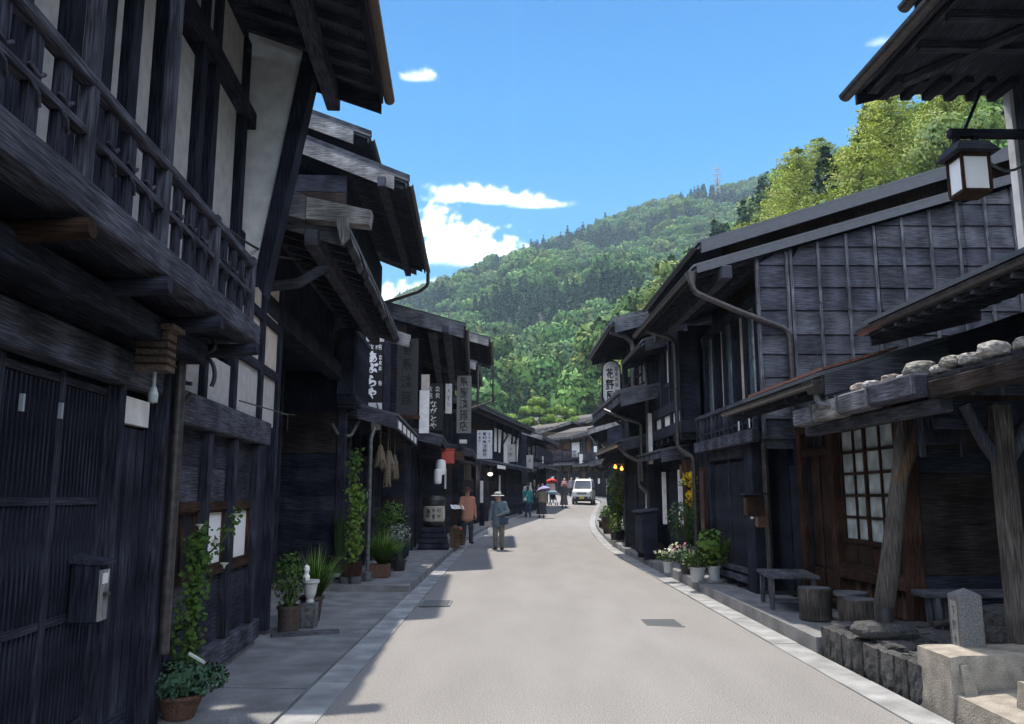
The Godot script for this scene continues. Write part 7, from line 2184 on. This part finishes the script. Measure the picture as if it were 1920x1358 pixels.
# ---------------------------------------------------------------- people: smooth unions of tapered bones, meshed as surface nets
func nets(b: B, bones: Array, cell: float, blend: float) -> void:
	var lo := Vector3.ONE * 1e9
	var hi := -lo
	for q in bones:
		var rr: float = maxf(q[2], q[3]) + cell * 2.0 + blend
		for e in 2:
			lo = lo.min(q[e] - Vector3.ONE * rr); hi = hi.max(q[e] + Vector3.ONE * rr)
	var n := Vector3i(((hi - lo) / cell).ceil()) + Vector3i.ONE
	var field := PackedFloat32Array()
	field.resize(n.x * n.y * n.z)
	field.fill(1.0)
	for q in bones:
		var a: Vector3 = q[0]
		var d: Vector3 = q[1] - q[0]
		var dd := maxf(d.length_squared(), 1e-9)
		var ra: float = q[2]
		var rb: float = q[3]
		var sq: Vector3 = q[4] if q.size() > 4 else Vector3.ONE
		var rr := Vector3.ONE * (maxf(ra, rb) + cell * 2.0 + blend)
		rr *= Vector3(1.0 / sq.x, 1.0 / sq.y, 1.0 / sq.z).max(Vector3.ONE)
		var i0 := Vector3i(((a.min(q[1]) - rr - lo) / cell).floor()).clamp(Vector3i.ZERO, n - Vector3i.ONE)
		var i1 := Vector3i(((a.max(q[1]) + rr - lo) / cell).ceil()).clamp(Vector3i.ZERO, n - Vector3i.ONE)
		for z in range(i0.z, i1.z + 1):
			for y in range(i0.y, i1.y + 1):
				var row := (z * n.y + y) * n.x
				for x in range(i0.x, i1.x + 1):
					var p := lo + Vector3(x, y, z) * cell
					var t := clampf((p - a).dot(d) / dd, 0.0, 1.0)
					var v := ((p - a - d * t) * sq).length() - lerpf(ra, rb, t)
					var f := field[row + x]
					var h := maxf(blend - absf(f - v), 0.0) / blend
					field[row + x] = minf(f, v) - h * h * blend * 0.25
	var vid := {}
	var pos := []
	var nor := []
	var nx := n.x
	var nxy := n.x * n.y
	for z in n.z - 1:
		for y in n.y - 1:
			for x in nx - 1:
				var o := z * nxy + y * nx + x
				var c := [field[o], field[o + 1], field[o + nx], field[o + nx + 1], field[o + nxy], field[o + nxy + 1], field[o + nxy + nx], field[o + nxy + nx + 1]]
				var m := 0
				for k in 8:
					if c[k] < 0.0: m += 1
				if m == 0 or m == 8: continue
				var s := Vector3.ZERO
				var cnt := 0
				for e in [[0, 1], [2, 3], [4, 5], [6, 7], [0, 2], [1, 3], [4, 6], [5, 7], [0, 4], [1, 5], [2, 6], [3, 7]]:
					var fa: float = c[e[0]]
					var fb: float = c[e[1]]
					if (fa < 0.0) != (fb < 0.0):
						var t := fa / (fa - fb)
						var pa := Vector3(e[0] & 1, (e[0] >> 1) & 1, e[0] >> 2)
						var pb := Vector3(e[1] & 1, (e[1] >> 1) & 1, e[1] >> 2)
						s += pa.lerp(pb, t); cnt += 1
				vid[o] = pos.size()
				pos.append(lo + (Vector3(x, y, z) + s / cnt) * cell)
				nor.append(Vector3(c[1] + c[3] + c[5] + c[7] - c[0] - c[2] - c[4] - c[6], c[2] + c[3] + c[6] + c[7] - c[0] - c[1] - c[4] - c[5], c[4] + c[5] + c[6] + c[7] - c[0] - c[1] - c[2] - c[3]).normalized())
	var st := [1, nx, nxy]
	for o in vid:
		for ax in 3:
			var u: int = st[(ax + 1) % 3]
			var w: int = st[(ax + 2) % 3]
			if (field[o] < 0.0) == (field[o + st[ax]] < 0.0): continue
			if not (vid.has(o - u) and vid.has(o - w) and vid.has(o - u - w)): continue
			var q := [vid[o], vid[o - u], vid[o - u - w], vid[o - w]]
			b.tri(pos[q[0]], pos[q[1]], pos[q[2]], nor[q[0]], nor[q[1]], nor[q[2]])
			b.tri(pos[q[0]], pos[q[2]], pos[q[3]], nor[q[0]], nor[q[2]], nor[q[3]])

func cloth(r: float, g: float, bl: float) -> StandardMaterial3D:
	var key := "cloth_%.2f_%.2f_%.2f" % [r, g, bl]
	return mat(key, lin(r, g, bl), 0.95, noise_tex("fine", 0.09, 0.72, 1.0), Vector3(4, 4, 4))

func hand(b: B, w: Vector3, dir: Vector3, thumb: Vector3) -> void:
	var side := dir.cross(thumb).normalized()
	var palm := w + dir * 0.075
	nets(b, [[w, w + dir * 0.03, 0.026, 0.028], [w + dir * 0.035 + thumb * 0.015, palm + thumb * 0.018, 0.021, 0.02], [w + dir * 0.035 - thumb * 0.015, palm - thumb * 0.018, 0.021, 0.019],
		[w + dir * 0.03 + thumb * 0.03, w + dir * 0.06 + thumb * 0.058, 0.015, 0.011], [w + dir * 0.06 + thumb * 0.058, w + dir * 0.09 + thumb * 0.066 + side * 0.01, 0.011, 0.009]], 0.010, 0.012)
	for i in 4:
		var o := palm + thumb * (0.032 - i * 0.0215)
		var l: float = [0.07, 0.08, 0.074, 0.058][i]
		b.tube([o, o + dir * l * 0.5 + side * 0.006, o + dir * l * 0.82 + side * 0.022, o + dir * l * 0.92 + side * 0.036], [0.0098, 0.0092, 0.0084, 0.0066], 6)

# o: arms as [elbow L, wrist L, elbow R, wrist R], stride, top / bottom / shoe colours, skirt, hair, hat ...
func person(label: String, xf: Transform3D, o: Dictionary) -> Node3D:
	var t := thing("person", label, "person", xf)
	var cell: float = o.get("cell", 0.034)
	var st: float = o.get("stride", 0.04)
	var arms: Array = o.get("arms", [Vector3(0.25, 1.13, -0.03), Vector3(0.26, 0.89, 0.05), Vector3(-0.25, 1.13, -0.03), Vector3(-0.26, 0.89, 0.05)])
	var tilt: Vector3 = o.get("look", Vector3(0, 0, 0.02))
	var sh := [Vector3(0.175, 1.38, 0), Vector3(-0.175, 1.38, 0)]
	var hip := [Vector3(0.085, 0.90, 0), Vector3(-0.085, 0.90, 0)]
	var knee := [Vector3(0.105, 0.49, st * 0.6 + 0.02), Vector3(-0.105, 0.49, -st * 0.6 + 0.02)]
	var ank := [Vector3(0.11, 0.085, st), Vector3(-0.11, 0.085, -st)]
	var head := Vector3(0, 1.585, 0.02) + tilt
	var skin := mat("skin", lin(0.50, 0.30, 0.21), 0.6)
	var bones := [[Vector3(0, 0.93, 0), Vector3(0, 1.12, 0.01), 0.125, 0.115, Vector3(0.82, 1, 1.15)], [Vector3(0, 1.12, 0.01), Vector3(0, 1.33, 0), 0.115, 0.125, Vector3(0.8, 1, 1.2)], [sh[0], sh[1], 0.06, 0.06], [Vector3(0, 1.38, 0), Vector3(0, 1.49, 0.015) + tilt * 0.5, 0.06, 0.05]]
	for i in 2:
		bones.append([hip[i], knee[i], 0.085, 0.056]); bones.append([knee[i], ank[i], 0.056, 0.036])
		bones.append([ank[i] - Vector3(0, 0.04, 0.03), ank[i] + Vector3(0.015 * (1 - 2 * i), -0.05, 0.14), 0.036, 0.03])
		bones.append([sh[i], arms[i * 2], 0.048, 0.038]); bones.append([arms[i * 2], arms[i * 2 + 1], 0.038, 0.026])
	bones.append([head + Vector3(0, -0.07, 0.0), head + Vector3(0, 0.02, -0.01), 0.06, 0.09])
	var b := B.new()
	nets(b, bones, cell, 0.045)
	# head with brow, nose, jaw and ears on a finer grid
	nets(b, [[head + Vector3(0, 0.03, -0.015), head + Vector3(0, 0.02, 0.01), 0.092, 0.086, Vector3(1.14, 1, 1)], [head + Vector3(0, -0.05, 0.02), head + Vector3(0, -0.085, 0.05), 0.062, 0.036], [head + Vector3(0, 0.015, 0.092), head + Vector3(0, -0.022, 0.112), 0.011, 0.016],
		[head + Vector3(0.035, 0.028, 0.08), head + Vector3(-0.035, 0.028, 0.08), 0.016, 0.016], [head + Vector3(0.084, -0.005, -0.005), head + Vector3(0.086, 0.025, -0.012), 0.016, 0.02, Vector3(1.6, 1, 1)], [head + Vector3(-0.084, -0.005, -0.005), head + Vector3(-0.086, 0.025, -0.012), 0.016, 0.02, Vector3(1.6, 1, 1)],
		[head + Vector3(0.018, -0.062, 0.082), head + Vector3(-0.018, -0.062, 0.082), 0.011, 0.011]], 0.013, 0.02)
	for i in 2:
		var dir: Vector3 = (arms[i * 2 + 1] - arms[i * 2]).normalized()
		var th := (Vector3(0, 0, 1) - dir * dir.z).normalized() if absf(dir.z) < 0.8 else Vector3(-1 + 2 * i, 0, 0)
		hand(b, arms[i * 2 + 1], dir, th)
	part(t, "body", b, skin)
	if o.get("face", true):
		for x in [0.032, -0.032]:
			b = B.new()
			b.lathe(head + Vector3(x, 0.003, 0.088), [[0.0, -0.008], [0.010, 0.0], [0.0, 0.008]], 8)
			part(t, "eye", b, M.iron)
		b = B.new()
		b.tube([head + Vector3(0.022, -0.06, 0.088), head + Vector3(0, -0.063, 0.096), head + Vector3(-0.022, -0.06, 0.088)], 0.005, 5)
		part(t, "mouth", b, M.pot_clay)
	# hair
	b = B.new()
	var hb := [[head + Vector3(0, 0.05, -0.03), head + Vector3(0, 0.02, -0.045), 0.09, 0.092, Vector3(1.08, 1, 1)]]
	if o.get("long_hair", false): hb.append([head + Vector3(0, -0.03, -0.07), head + Vector3(0, -0.16, -0.07), 0.07, 0.06])
	nets(b, hb, 0.018, 0.02)
	part(t, "hair", b, o.get("hair", mat("hair", lin(0.02, 0.016, 0.014), 0.5)))
	# top
	b = B.new()
	var tp := [[Vector3(0, o.get("hem", 0.86), 0), Vector3(0, 1.1, 0.01), 0.168, 0.142, Vector3(0.82, 1, 1.1)], [Vector3(0, 1.1, 0.01), Vector3(0, 1.33, 0), 0.14, 0.145, Vector3(0.8, 1, 1.15)], [sh[0], sh[1], 0.075, 0.075], [Vector3(0, 1.40, 0), Vector3(0, 1.435, 0.005), 0.075, 0.062]]
	for i in 2:
		tp.append([sh[i], arms[i * 2], 0.066, 0.055])
		if o.get("long_sleeves", true): tp.append([arms[i * 2], arms[i * 2].lerp(arms[i * 2 + 1], 0.9), 0.055, 0.043])
	nets(b, tp, cell, 0.04)
	part(t, o.get("top_name", "shirt"), b, o.top)
	if o.has("inner"):
		b = B.new()
		nets(b, [[Vector3(0.0, o.get("hem", 0.86) + 0.06, 0.065), Vector3(0, 1.33, 0.04), 0.088, 0.088, Vector3(1.5, 1, 1)]], 0.03, 0.02)
		part(t, "inner_shirt", b, o.inner)
	# legs
	b = B.new()
	if o.has("skirt"):
		var n := 20
		var prof := [[0.15, 1.0], [0.19, 0.85], [0.23, 0.5], [0.27, 0.22]]
		for i in 3:
			for k in n:
				var q := []
				for e in [[i, k], [i, k + 1], [i + 1, k + 1], [i + 1, k]]:
					var a: float = TAU * e[1] / n
					var fold: float = 1.0 + 0.09 * e[0] / 3.0 * cos(a * 6.0)
					q.append(Vector3(cos(a) * prof[e[0]][0] * fold, prof[e[0]][1], sin(a) * prof[e[0]][0] * fold * 0.82))
				var nn: Vector3 = (q[0] + q[2]) * Vector3(1, 0, 1)
				b.poly(q, nn)
		part(t, "skirt", b, o.skirt)
	else:
		var lg := [[Vector3(0, 0.93, 0), Vector3(0, 0.86, 0), 0.15, 0.14, Vector3(0.85, 1, 1.05)]]
		for i in 2:
			lg.append([hip[i] + Vector3(0, 0, 0), knee[i], 0.10, 0.078]); lg.append([knee[i], ank[i] + Vector3(0, 0.02, 0), 0.078, 0.065])
		nets(b, lg, cell, 0.035)
		part(t, "trousers", b, o.bottom)
	for i in 2:
		b = B.new()
		nets(b, [[ank[i] - Vector3(0, 0.035, 0.04), ank[i] + Vector3(0.015 * (1 - 2 * i), -0.045, 0.15), 0.05, 0.04], [ank[i] - Vector3(0, 0.02, 0.01), ank[i] + Vector3(0, 0.02, 0), 0.045, 0.045]], 0.022, 0.02)
		part(t, "shoe", b, o.get("shoe", cloth(0.04, 0.035, 0.035)))
	if o.has("hat"):
		b = B.new()
		b.lathe(head + Vector3(0, 0.055, -0.01), [[0.205, -0.012], [0.19, 0.004], [0.112, 0.012], [0.108, 0.05], [0.098, 0.088], [0.05, 0.108], [0.0, 0.112]], 22)
		b.lathe(head + Vector3(0, 0.055, -0.01), [[0.205, -0.012], [0.11, 0.002]], 22)
		part(t, "hat", b, o.hat)
		b = B.new()
		b.lathe(head + Vector3(0, 0.055, -0.01), [[0.1135, 0.014], [0.112, 0.04]], 22)
		part(t, "hat_band", b, cloth(0.10, 0.09, 0.09))
	if o.has("bag"):
		var q: Array = o.bag
		b = B.new()
		b.rock(q[0], q[1], 5, 0.06, 0.75, 5)
		part(t, "bag", b, q[2])
		b = B.new()
		if q.size() > 3:
			b.tube([q[0] + Vector3(0, q[1].y * 0.8, 0), q[3]], 0.008, 5)
		else:
			b.tube([q[0] + Vector3(0, q[1].y, 0), Vector3(q[0].x * 0.3, 1.2, 0.15), Vector3(-signf(q[0].x) * 0.13, 1.43, 0.02), Vector3(q[0].x * 0.3, 1.2, -0.14), q[0] + Vector3(0, q[1].y, -0.03)], 0.014, 5)
		part(t, "strap", b, q[2])
	return t

func umbrella(label: String, at_: Vector3, m: Material, tilt: Vector3, r := 0.46) -> void:
	var up := tilt.normalized()
	var x := up.cross(Vector3.BACK).normalized()
	var bs := Basis(x, up, x.cross(up))
	var t := thing("umbrella", label, "umbrella", Transform3D(bs, at_))
	var b := B.new()
	var n := 8
	for i in n:
		var a0 := TAU * i / n
		var a1 := TAU * (i + 1) / n
		for k in 4:
			var f0 := k / 4.0
			var f1 := (k + 1) / 4.0
			var y := func(f: float) -> float: return 0.24 * (1.0 - f * f)
			b.poly([Vector3(cos(a0) * r * f0, y.call(f0), sin(a0) * r * f0), Vector3(cos(a0) * r * f1, y.call(f1), sin(a0) * r * f1), Vector3(cos(a1) * r * f1, y.call(f1), sin(a1) * r * f1)], Vector3.UP)
			if k > 0: b.poly([Vector3(cos(a0) * r * f0, y.call(f0), sin(a0) * r * f0), Vector3(cos(a1) * r * f1, y.call(f1), sin(a1) * r * f1), Vector3(cos(a1) * r * f0, y.call(f0), sin(a1) * r * f0)], Vector3.UP)
	part(t, "canopy", b, m)
	b = B.new()
	b.tube([Vector3(0, 0.29, 0), Vector3(0, -0.5, 0)], 0.008, 6)
	part(t, "shaft", b, M.steel)
	for i in n:
		b = B.new()
		var a := TAU * i / n
		b.tube([Vector3(0, 0.2, 0), Vector3(cos(a) * r * 0.97, 0.005, sin(a) * r * 0.97)], 0.004, 4)
		part(t, "rib", b, M.steel)

func people() -> void:
	rng.seed = 99
	var white := cloth(0.70, 0.69, 0.66)
	var navy := cloth(0.03, 0.035, 0.06)
	var denim := cloth(0.05, 0.075, 0.13)
	var khaki := cloth(0.24, 0.215, 0.18)
	person("man in a pale brimmed hat, blue grey shirt and khaki trousers standing in the road", at(-0.40, gy(25.3) + 0.015, 25.3, -0.25), {"cell": 0.028, "top": cloth(0.20, 0.27, 0.32), "inner": cloth(0.05, 0.065, 0.085), "bottom": khaki, "hat": white, "stride": 0.03, "look": Vector3(-0.02, -0.015, 0.04), "hem": 0.80,
		"arms": [Vector3(0.29, 1.14, 0.02), Vector3(0.12, 1.06, 0.20), Vector3(-0.25, 1.12, 0.0), Vector3(-0.27, 0.86, 0.06)], "bag": [Vector3(0.20, 0.86, 0.14), Vector3(0.15, 0.11, 0.07), cloth(0.06, 0.10, 0.15)], "hair": cloth(0.25, 0.24, 0.23)})
	var t := thing("plastic_bag", "small white plastic bag hanging from the hand of the man in the pale hat", "bag", at(-0.66, gy(25.3) + 0.56, 25.18))
	var b := B.new()
	b.rock(Vector3(0, 0, 0), Vector3(0.08, 0.13, 0.05), 8, 0.12, 0.4, 5)
	part(t, "bag", b, M.white)
	b = B.new()
	b.tube([Vector3(-0.03, 0.1, 0), Vector3(0, 0.23, 0), Vector3(0.03, 0.1, 0)], 0.006, 5)
	part(t, "handles", b, M.white)
	person("woman in a dark red hat and coral jacket standing on the left pavement", at(-1.40, gy(26.2) + 0.14, 26.2, 0.35), {"cell": 0.028, "top": cloth(0.50, 0.24, 0.17), "top_name": "jacket", "inner": cloth(0.20, 0.19, 0.19), "bottom": cloth(0.035, 0.04, 0.05), "hat": cloth(0.10, 0.025, 0.03), "long_hair": true, "look": Vector3(-0.02, 0, 0.03), "hem": 0.79,
		"arms": [Vector3(0.24, 1.13, -0.02), Vector3(0.25, 0.88, 0.05), Vector3(-0.26, 1.14, 0.04), Vector3(-0.24, 1.07, 0.27)]})
	t = thing("paper_map", "white unfolded paper map in the hand of the woman in the red hat", "map", at(-1.70, gy(26.2) + 1.22, 25.92, 0.3))
	b = B.new()
	for i in 3:
		var x0 := -0.2 + i * 0.135
		var y0 := 0.05 if i % 2 else 0.0
		b.hexa([Vector3(x0, 0.0 - y0 * 0.3, 0.1), Vector3(x0 + 0.134, -0.02 + y0 * 0.3, 0.1), Vector3(x0 + 0.134, 0.10, -0.12), Vector3(x0, 0.12, -0.12), Vector3(x0, 0.003 - y0 * 0.3, 0.1), Vector3(x0 + 0.134, -0.017 + y0 * 0.3, 0.1), Vector3(x0 + 0.134, 0.103, -0.12), Vector3(x0, 0.123, -0.12)])
	part(t, "sheet", b, M.white)
	var back := PI
	person("person seen from behind in a teal top and dark jeans with a small white bag", at(0.88, gy(46) + 0.02, 46.0, back), {"top": cloth(0.02, 0.20, 0.20), "bottom": denim, "face": false, "bag": [Vector3(0.16, 0.98, -0.14), Vector3(0.09, 0.09, 0.05), white], "stride": 0.1, "long_hair": true})
	person("woman with a lilac parasol, khaki top and long black skirt in the road", at(1.60, gy(45) + 0.02, 45.0, back), {"top": cloth(0.20, 0.18, 0.13), "skirt": cloth(0.03, 0.03, 0.04), "face": false, "stride": 0.06, "arms": [Vector3(0.27, 1.16, 0.06), Vector3(0.2, 1.3, 0.26), Vector3(-0.25, 1.13, 0), Vector3(-0.26, 0.9, 0.05)]})
	umbrella("lilac parasol tilted over the woman in the long black skirt", Vector3(1.72, gy(45) + 1.50, -45.1), cloth(0.42, 0.37, 0.62), Vector3(-0.18, 1, -0.25), 0.44)
	person("woman with a white hat, grey backpack and long grey skirt walking towards the viewer", at(3.50, gy(56) + 0.02, 56.0, 0.2), {"top": cloth(0.10, 0.10, 0.11), "skirt": cloth(0.16, 0.15, 0.15), "hat": white, "bag": [Vector3(0.2, 1.15, -0.1), Vector3(0.12, 0.16, 0.08), cloth(0.03, 0.03, 0.035)], "stride": 0.08})
	var dark := cloth(0.03, 0.03, 0.035)
	person("person in a white shirt and dark trousers at the left edge of the far group", at(0.95, gy(51) + 0.14, 51.0, back), {"top": white, "bottom": dark, "face": false, "bag": [Vector3(-0.22, 0.85, 0.0), Vector3(0.12, 0.16, 0.08), cloth(0.20, 0.09, 0.06)]})
	person("person in black with a white towel over the shoulders in the far group", at(1.40, gy(53) + 0.08, 53.0, 0.3), {"top": dark, "bottom": dark, "inner": white, "stride": 0.08})
	person("tall person in a black top carrying a dark bag in the far group", at(1.95, gy(54) + 0.02, 54.0, 0.5), {"top": cloth(0.045, 0.04, 0.045), "bottom": navy, "bag": [Vector3(0.2, 0.9, 0.1), Vector3(0.12, 0.14, 0.08), dark]})
	person("person in a pale blue shirt walking away behind the dark group", at(2.55, gy(63) + 0.02, 63.0, back), {"top": cloth(0.20, 0.36, 0.52), "bottom": navy, "face": false, "stride": 0.1})
	person("person in a light pink shirt under the red umbrella", at(3.05, gy(64) + 0.02, 64.0, back), {"top": cloth(0.62, 0.42, 0.40), "bottom": cloth(0.3, 0.3, 0.33), "face": false, "arms": [Vector3(0.25, 1.16, 0.08), Vector3(0.16, 1.3, 0.26), Vector3(-0.25, 1.13, 0), Vector3(-0.26, 0.9, 0.05)]})
	umbrella("bright red umbrella held up at the far end of the crowd", Vector3(3.02, gy(64) + 1.62, -64.1), cloth(0.70, 0.05, 0.03), Vector3(-0.1, 1, -0.2), 0.52)
	person("person in a red and white patterned top far up the street", at(4.55, gy(72) + 0.02, 72.0, 0.1), {"top": cloth(0.55, 0.16, 0.17), "bottom": cloth(0.25, 0.22, 0.22), "long_hair": true})
	person("person in dark clothes far up the street beside the red topped one", at(5.30, gy(74) + 0.02, 74.0, 0.1), {"top": cloth(0.25, 0.25, 0.28), "bottom": dark})
	# pushchair
	t = thing("pushchair", "pale blue pushchair standing in the sunlit road", "pushchair", at(2.98, gy(60) + 0.02, 60.0, 0.2))
	b = B.new()
	b.hexa([Vector3(-0.2, 0.42, -0.1), Vector3(0.2, 0.42, -0.1), Vector3(0.2, 0.40, 0.25), Vector3(-0.2, 0.40, 0.25), Vector3(-0.2, 0.50, -0.1), Vector3(0.2, 0.50, -0.1), Vector3(0.2, 0.46, 0.25), Vector3(-0.2, 0.46, 0.25)])
	part(t, "seat", b, dark)
	b = B.new()
	b.hexa([Vector3(-0.2, 0.5, -0.14), Vector3(0.2, 0.5, -0.14), Vector3(0.2, 0.5, -0.09), Vector3(-0.2, 0.5, -0.09), Vector3(-0.2, 0.98, -0.3), Vector3(0.2, 0.98, -0.3), Vector3(0.2, 0.98, -0.26), Vector3(-0.2, 0.98, -0.26)])
	part(t, "backrest", b, dark)
	b = B.new()
	nets(b, [[Vector3(0.14, 0.9, -0.12), Vector3(-0.14, 0.9, -0.12), 0.2, 0.2, Vector3(1, 1.4, 1)]], 0.04, 0.03)
	part(t, "hood", b, cloth(0.35, 0.52, 0.60))
	b = B.new()
	for x in [-0.22, 0.22]:
		b.tube([Vector3(x, 1.02, -0.5), Vector3(x, 0.6, -0.15), Vector3(x, 0.1, 0.3)], 0.014, 6)
		b.tube([Vector3(x, 0.55, 0.0), Vector3(x, 0.1, -0.32)], 0.014, 6)
	b.tube([Vector3(-0.22, 1.02, -0.5), Vector3(0.22, 1.02, -0.5)], 0.016, 6)
	part(t, "frame", b, M.steel)
	for x in [-0.23, 0.23]:
		for z in [0.3, -0.32]:
			b = B.new()
			b.tube([Vector3(x - 0.02, 0.09, z), Vector3(x + 0.02, 0.09, z)], 0.09, 14)
			part(t, "wheel", b, M.iron)

# ---------------------------------------------------------------- the van
func van() -> void:
	var t := thing("white_van", "small white van with dark bumper and yellow plate parked on the right", "van", at(5.35, gy(62) + 0.02, 62.0, -0.18))
	var paint := mat("van_paint", lin(0.72, 0.73, 0.74), 0.25)
	paint.clearcoat_enabled = true
	var dark := mat("van_trim", lin(0.03, 0.03, 0.033), 0.5)
	# local: +z is the front, x across, origin on the ground below the middle
	var b := B.new()
	var sec := func(w: float, y: float, z: float) -> Array: return [Vector3(-w, y, z), Vector3(w, y, z)]
	# lower body
	b.cb(-0.73, 0.73, 0.34, 0.98, -1.68, 1.45, 0.05)
	b.hexa([Vector3(-0.71, 0.5, 1.40), Vector3(0.71, 0.5, 1.40), Vector3(0.62, 0.5, 1.66), Vector3(-0.62, 0.5, 1.66), Vector3(-0.70, 1.0, 1.30), Vector3(0.70, 1.0, 1.30), Vector3(0.60, 0.88, 1.62), Vector3(-0.60, 0.88, 1.62)])
	part(t, "body", b, paint)
	b = B.new()
	b.hexa([Vector3(-0.70, 0.985, 0.80), Vector3(0.70, 0.985, 0.80), Vector3(0.62, 0.89, 1.60), Vector3(-0.62, 0.89, 1.60), Vector3(-0.68, 1.10, 0.86), Vector3(0.68, 1.10, 0.86), Vector3(0.58, 0.97, 1.54), Vector3(-0.58, 0.97, 1.54)])
	part(t, "bonnet", b, paint)
	b = B.new()
	b.hexa([Vector3(-0.62, 1.74, -1.62), Vector3(0.62, 1.74, -1.62), Vector3(0.60, 1.72, 0.30), Vector3(-0.60, 1.72, 0.30), Vector3(-0.52, 1.86, -1.55), Vector3(0.52, 1.86, -1.55), Vector3(0.50, 1.83, 0.12), Vector3(-0.50, 1.83, 0.12)])
	for x in [-1.0, 1.0]:
		for q in [[0.86, 0.34, 0.07], [0.0, -0.05, 0.06], [-0.85, -0.85, 0.07], [-1.62, -1.58, 0.09]]:
			b.hexa([Vector3(x * 0.70, 0.98, q[0] - q[2]), Vector3(x * 0.70, 0.98, q[0] + q[2]), Vector3(x * 0.64, 0.98, q[0] + q[2]), Vector3(x * 0.64, 0.98, q[0] - q[2]), Vector3(x * 0.61, 1.745, q[1] - q[2]), Vector3(x * 0.61, 1.745, q[1] + q[2]), Vector3(x * 0.55, 1.745, q[1] + q[2]), Vector3(x * 0.55, 1.745, q[1] - q[2])])
	part(t, "roof", b, paint)
	for x in [-0.45, 0.45]:
		b = B.new()
		b.tube([Vector3(x, 1.90, -1.4), Vector3(x, 1.90, 0.0)], 0.018, 6)
		for z in [-1.3, -0.1]: b.tube([Vector3(x, 1.84, z), Vector3(x, 1.90, z)], 0.015, 5)
		part(t, "roof_rail", b, dark)
	b = B.new()
	b.hexa([Vector3(-0.655, 1.06, 0.88), Vector3(0.655, 1.06, 0.88), Vector3(0.655, 1.06, 0.86), Vector3(-0.655, 1.06, 0.86), Vector3(-0.56, 1.725, 0.36), Vector3(0.56, 1.725, 0.36), Vector3(0.56, 1.725, 0.34), Vector3(-0.56, 1.725, 0.34)])
	part(t, "windscreen", b, M.dark_glass)
	for x in [-1.0, 1.0]:
		for q in [[0.78, 0.07, 0.28, 0.02], [-0.07, -0.78, -0.12, -0.78], [-0.93, -1.52, -0.93, -1.5]]:
			b = B.new()
			b.hexa([Vector3(x * 0.685, 1.02, q[0]), Vector3(x * 0.685, 1.02, q[1]), Vector3(x * 0.675, 1.02, q[1]), Vector3(x * 0.675, 1.02, q[0]), Vector3(x * 0.60, 1.70, q[2]), Vector3(x * 0.60, 1.70, q[3]), Vector3(x * 0.59, 1.70, q[3]), Vector3(x * 0.59, 1.70, q[2])])
			part(t, "side_window", b, M.dark_glass)
		b = B.new()
		b.rock(Vector3(x * 0.52, 0.78, 1.60), Vector3(0.13, 0.085, 0.07), 3, 0.02, 0.5, 5)
		part(t, "headlight", b, mat("headlight", lin(0.75, 0.77, 0.8), 0.1))
		b = B.new()
		b.rock(Vector3(x * 0.50, 0.46, 1.70), Vector3(0.06, 0.05, 0.03), 3, 0.02, 0.5, 4)
		part(t, "fog_light", b, M.headlight)
		b = B.new()
		b.rock(Vector3(x * 0.80, 1.12, 0.78), Vector3(0.08, 0.10, 0.05), 3, 0.02, 0.7, 5)
		b.tube([Vector3(x * 0.69, 1.08, 0.78), Vector3(x * 0.76, 1.10, 0.78)], 0.02, 5)
		part(t, "mirror", b, dark)
		for z in [1.02, -1.12]:
			b = B.new()
			b.tube([Vector3(x * 0.60, 0.29, z), Vector3(x * 0.745, 0.29, z)], 0.29, 22)
			var w := part(t, "wheel", b, M.pot_black)
			b = B.new()
			b.tube([Vector3(x * 0.745, 0.29, z), Vector3(x * 0.752, 0.29, z)], 0.18, 16)
			part(w, "rim", b, M.steel)
	b = B.new()
	b.cb(-0.66, 0.66, 0.26, 0.56, 1.45, 1.69, 0.05)
	b.cb(-0.74, 0.74, 0.20, 0.36, -1.69, 1.46, 0.03)
	part(t, "bumper", b, dark)
	b = B.new()
	b.cb(-0.36, 0.36, 0.70, 0.84, 1.60, 1.655, 0.015)
	part(t, "grille", b, dark)
	b = B.new()
	b.cb(-0.34, 0.34, 0.755, 0.785, 1.655, 1.668, 0.004)
	part(t, "grille_bar", b, M.steel)
	b = B.new()
	b.cb(-0.17, 0.17, 0.38, 0.54, 1.692, 1.705, 0.004)
	part(t, "number_plate", b, mat("yellow_plate", lin(0.75, 0.60, 0.05), 0.5))
	b = B.new()
	b.tube([Vector3(-0.5, 1.075, 0.90), Vector3(0.05, 1.16, 0.84)], 0.01, 5)
	b.tube([Vector3(0.0, 1.075, 0.90), Vector3(0.5, 1.16, 0.84)], 0.01, 5)
	part(t, "wiper", b, dark)
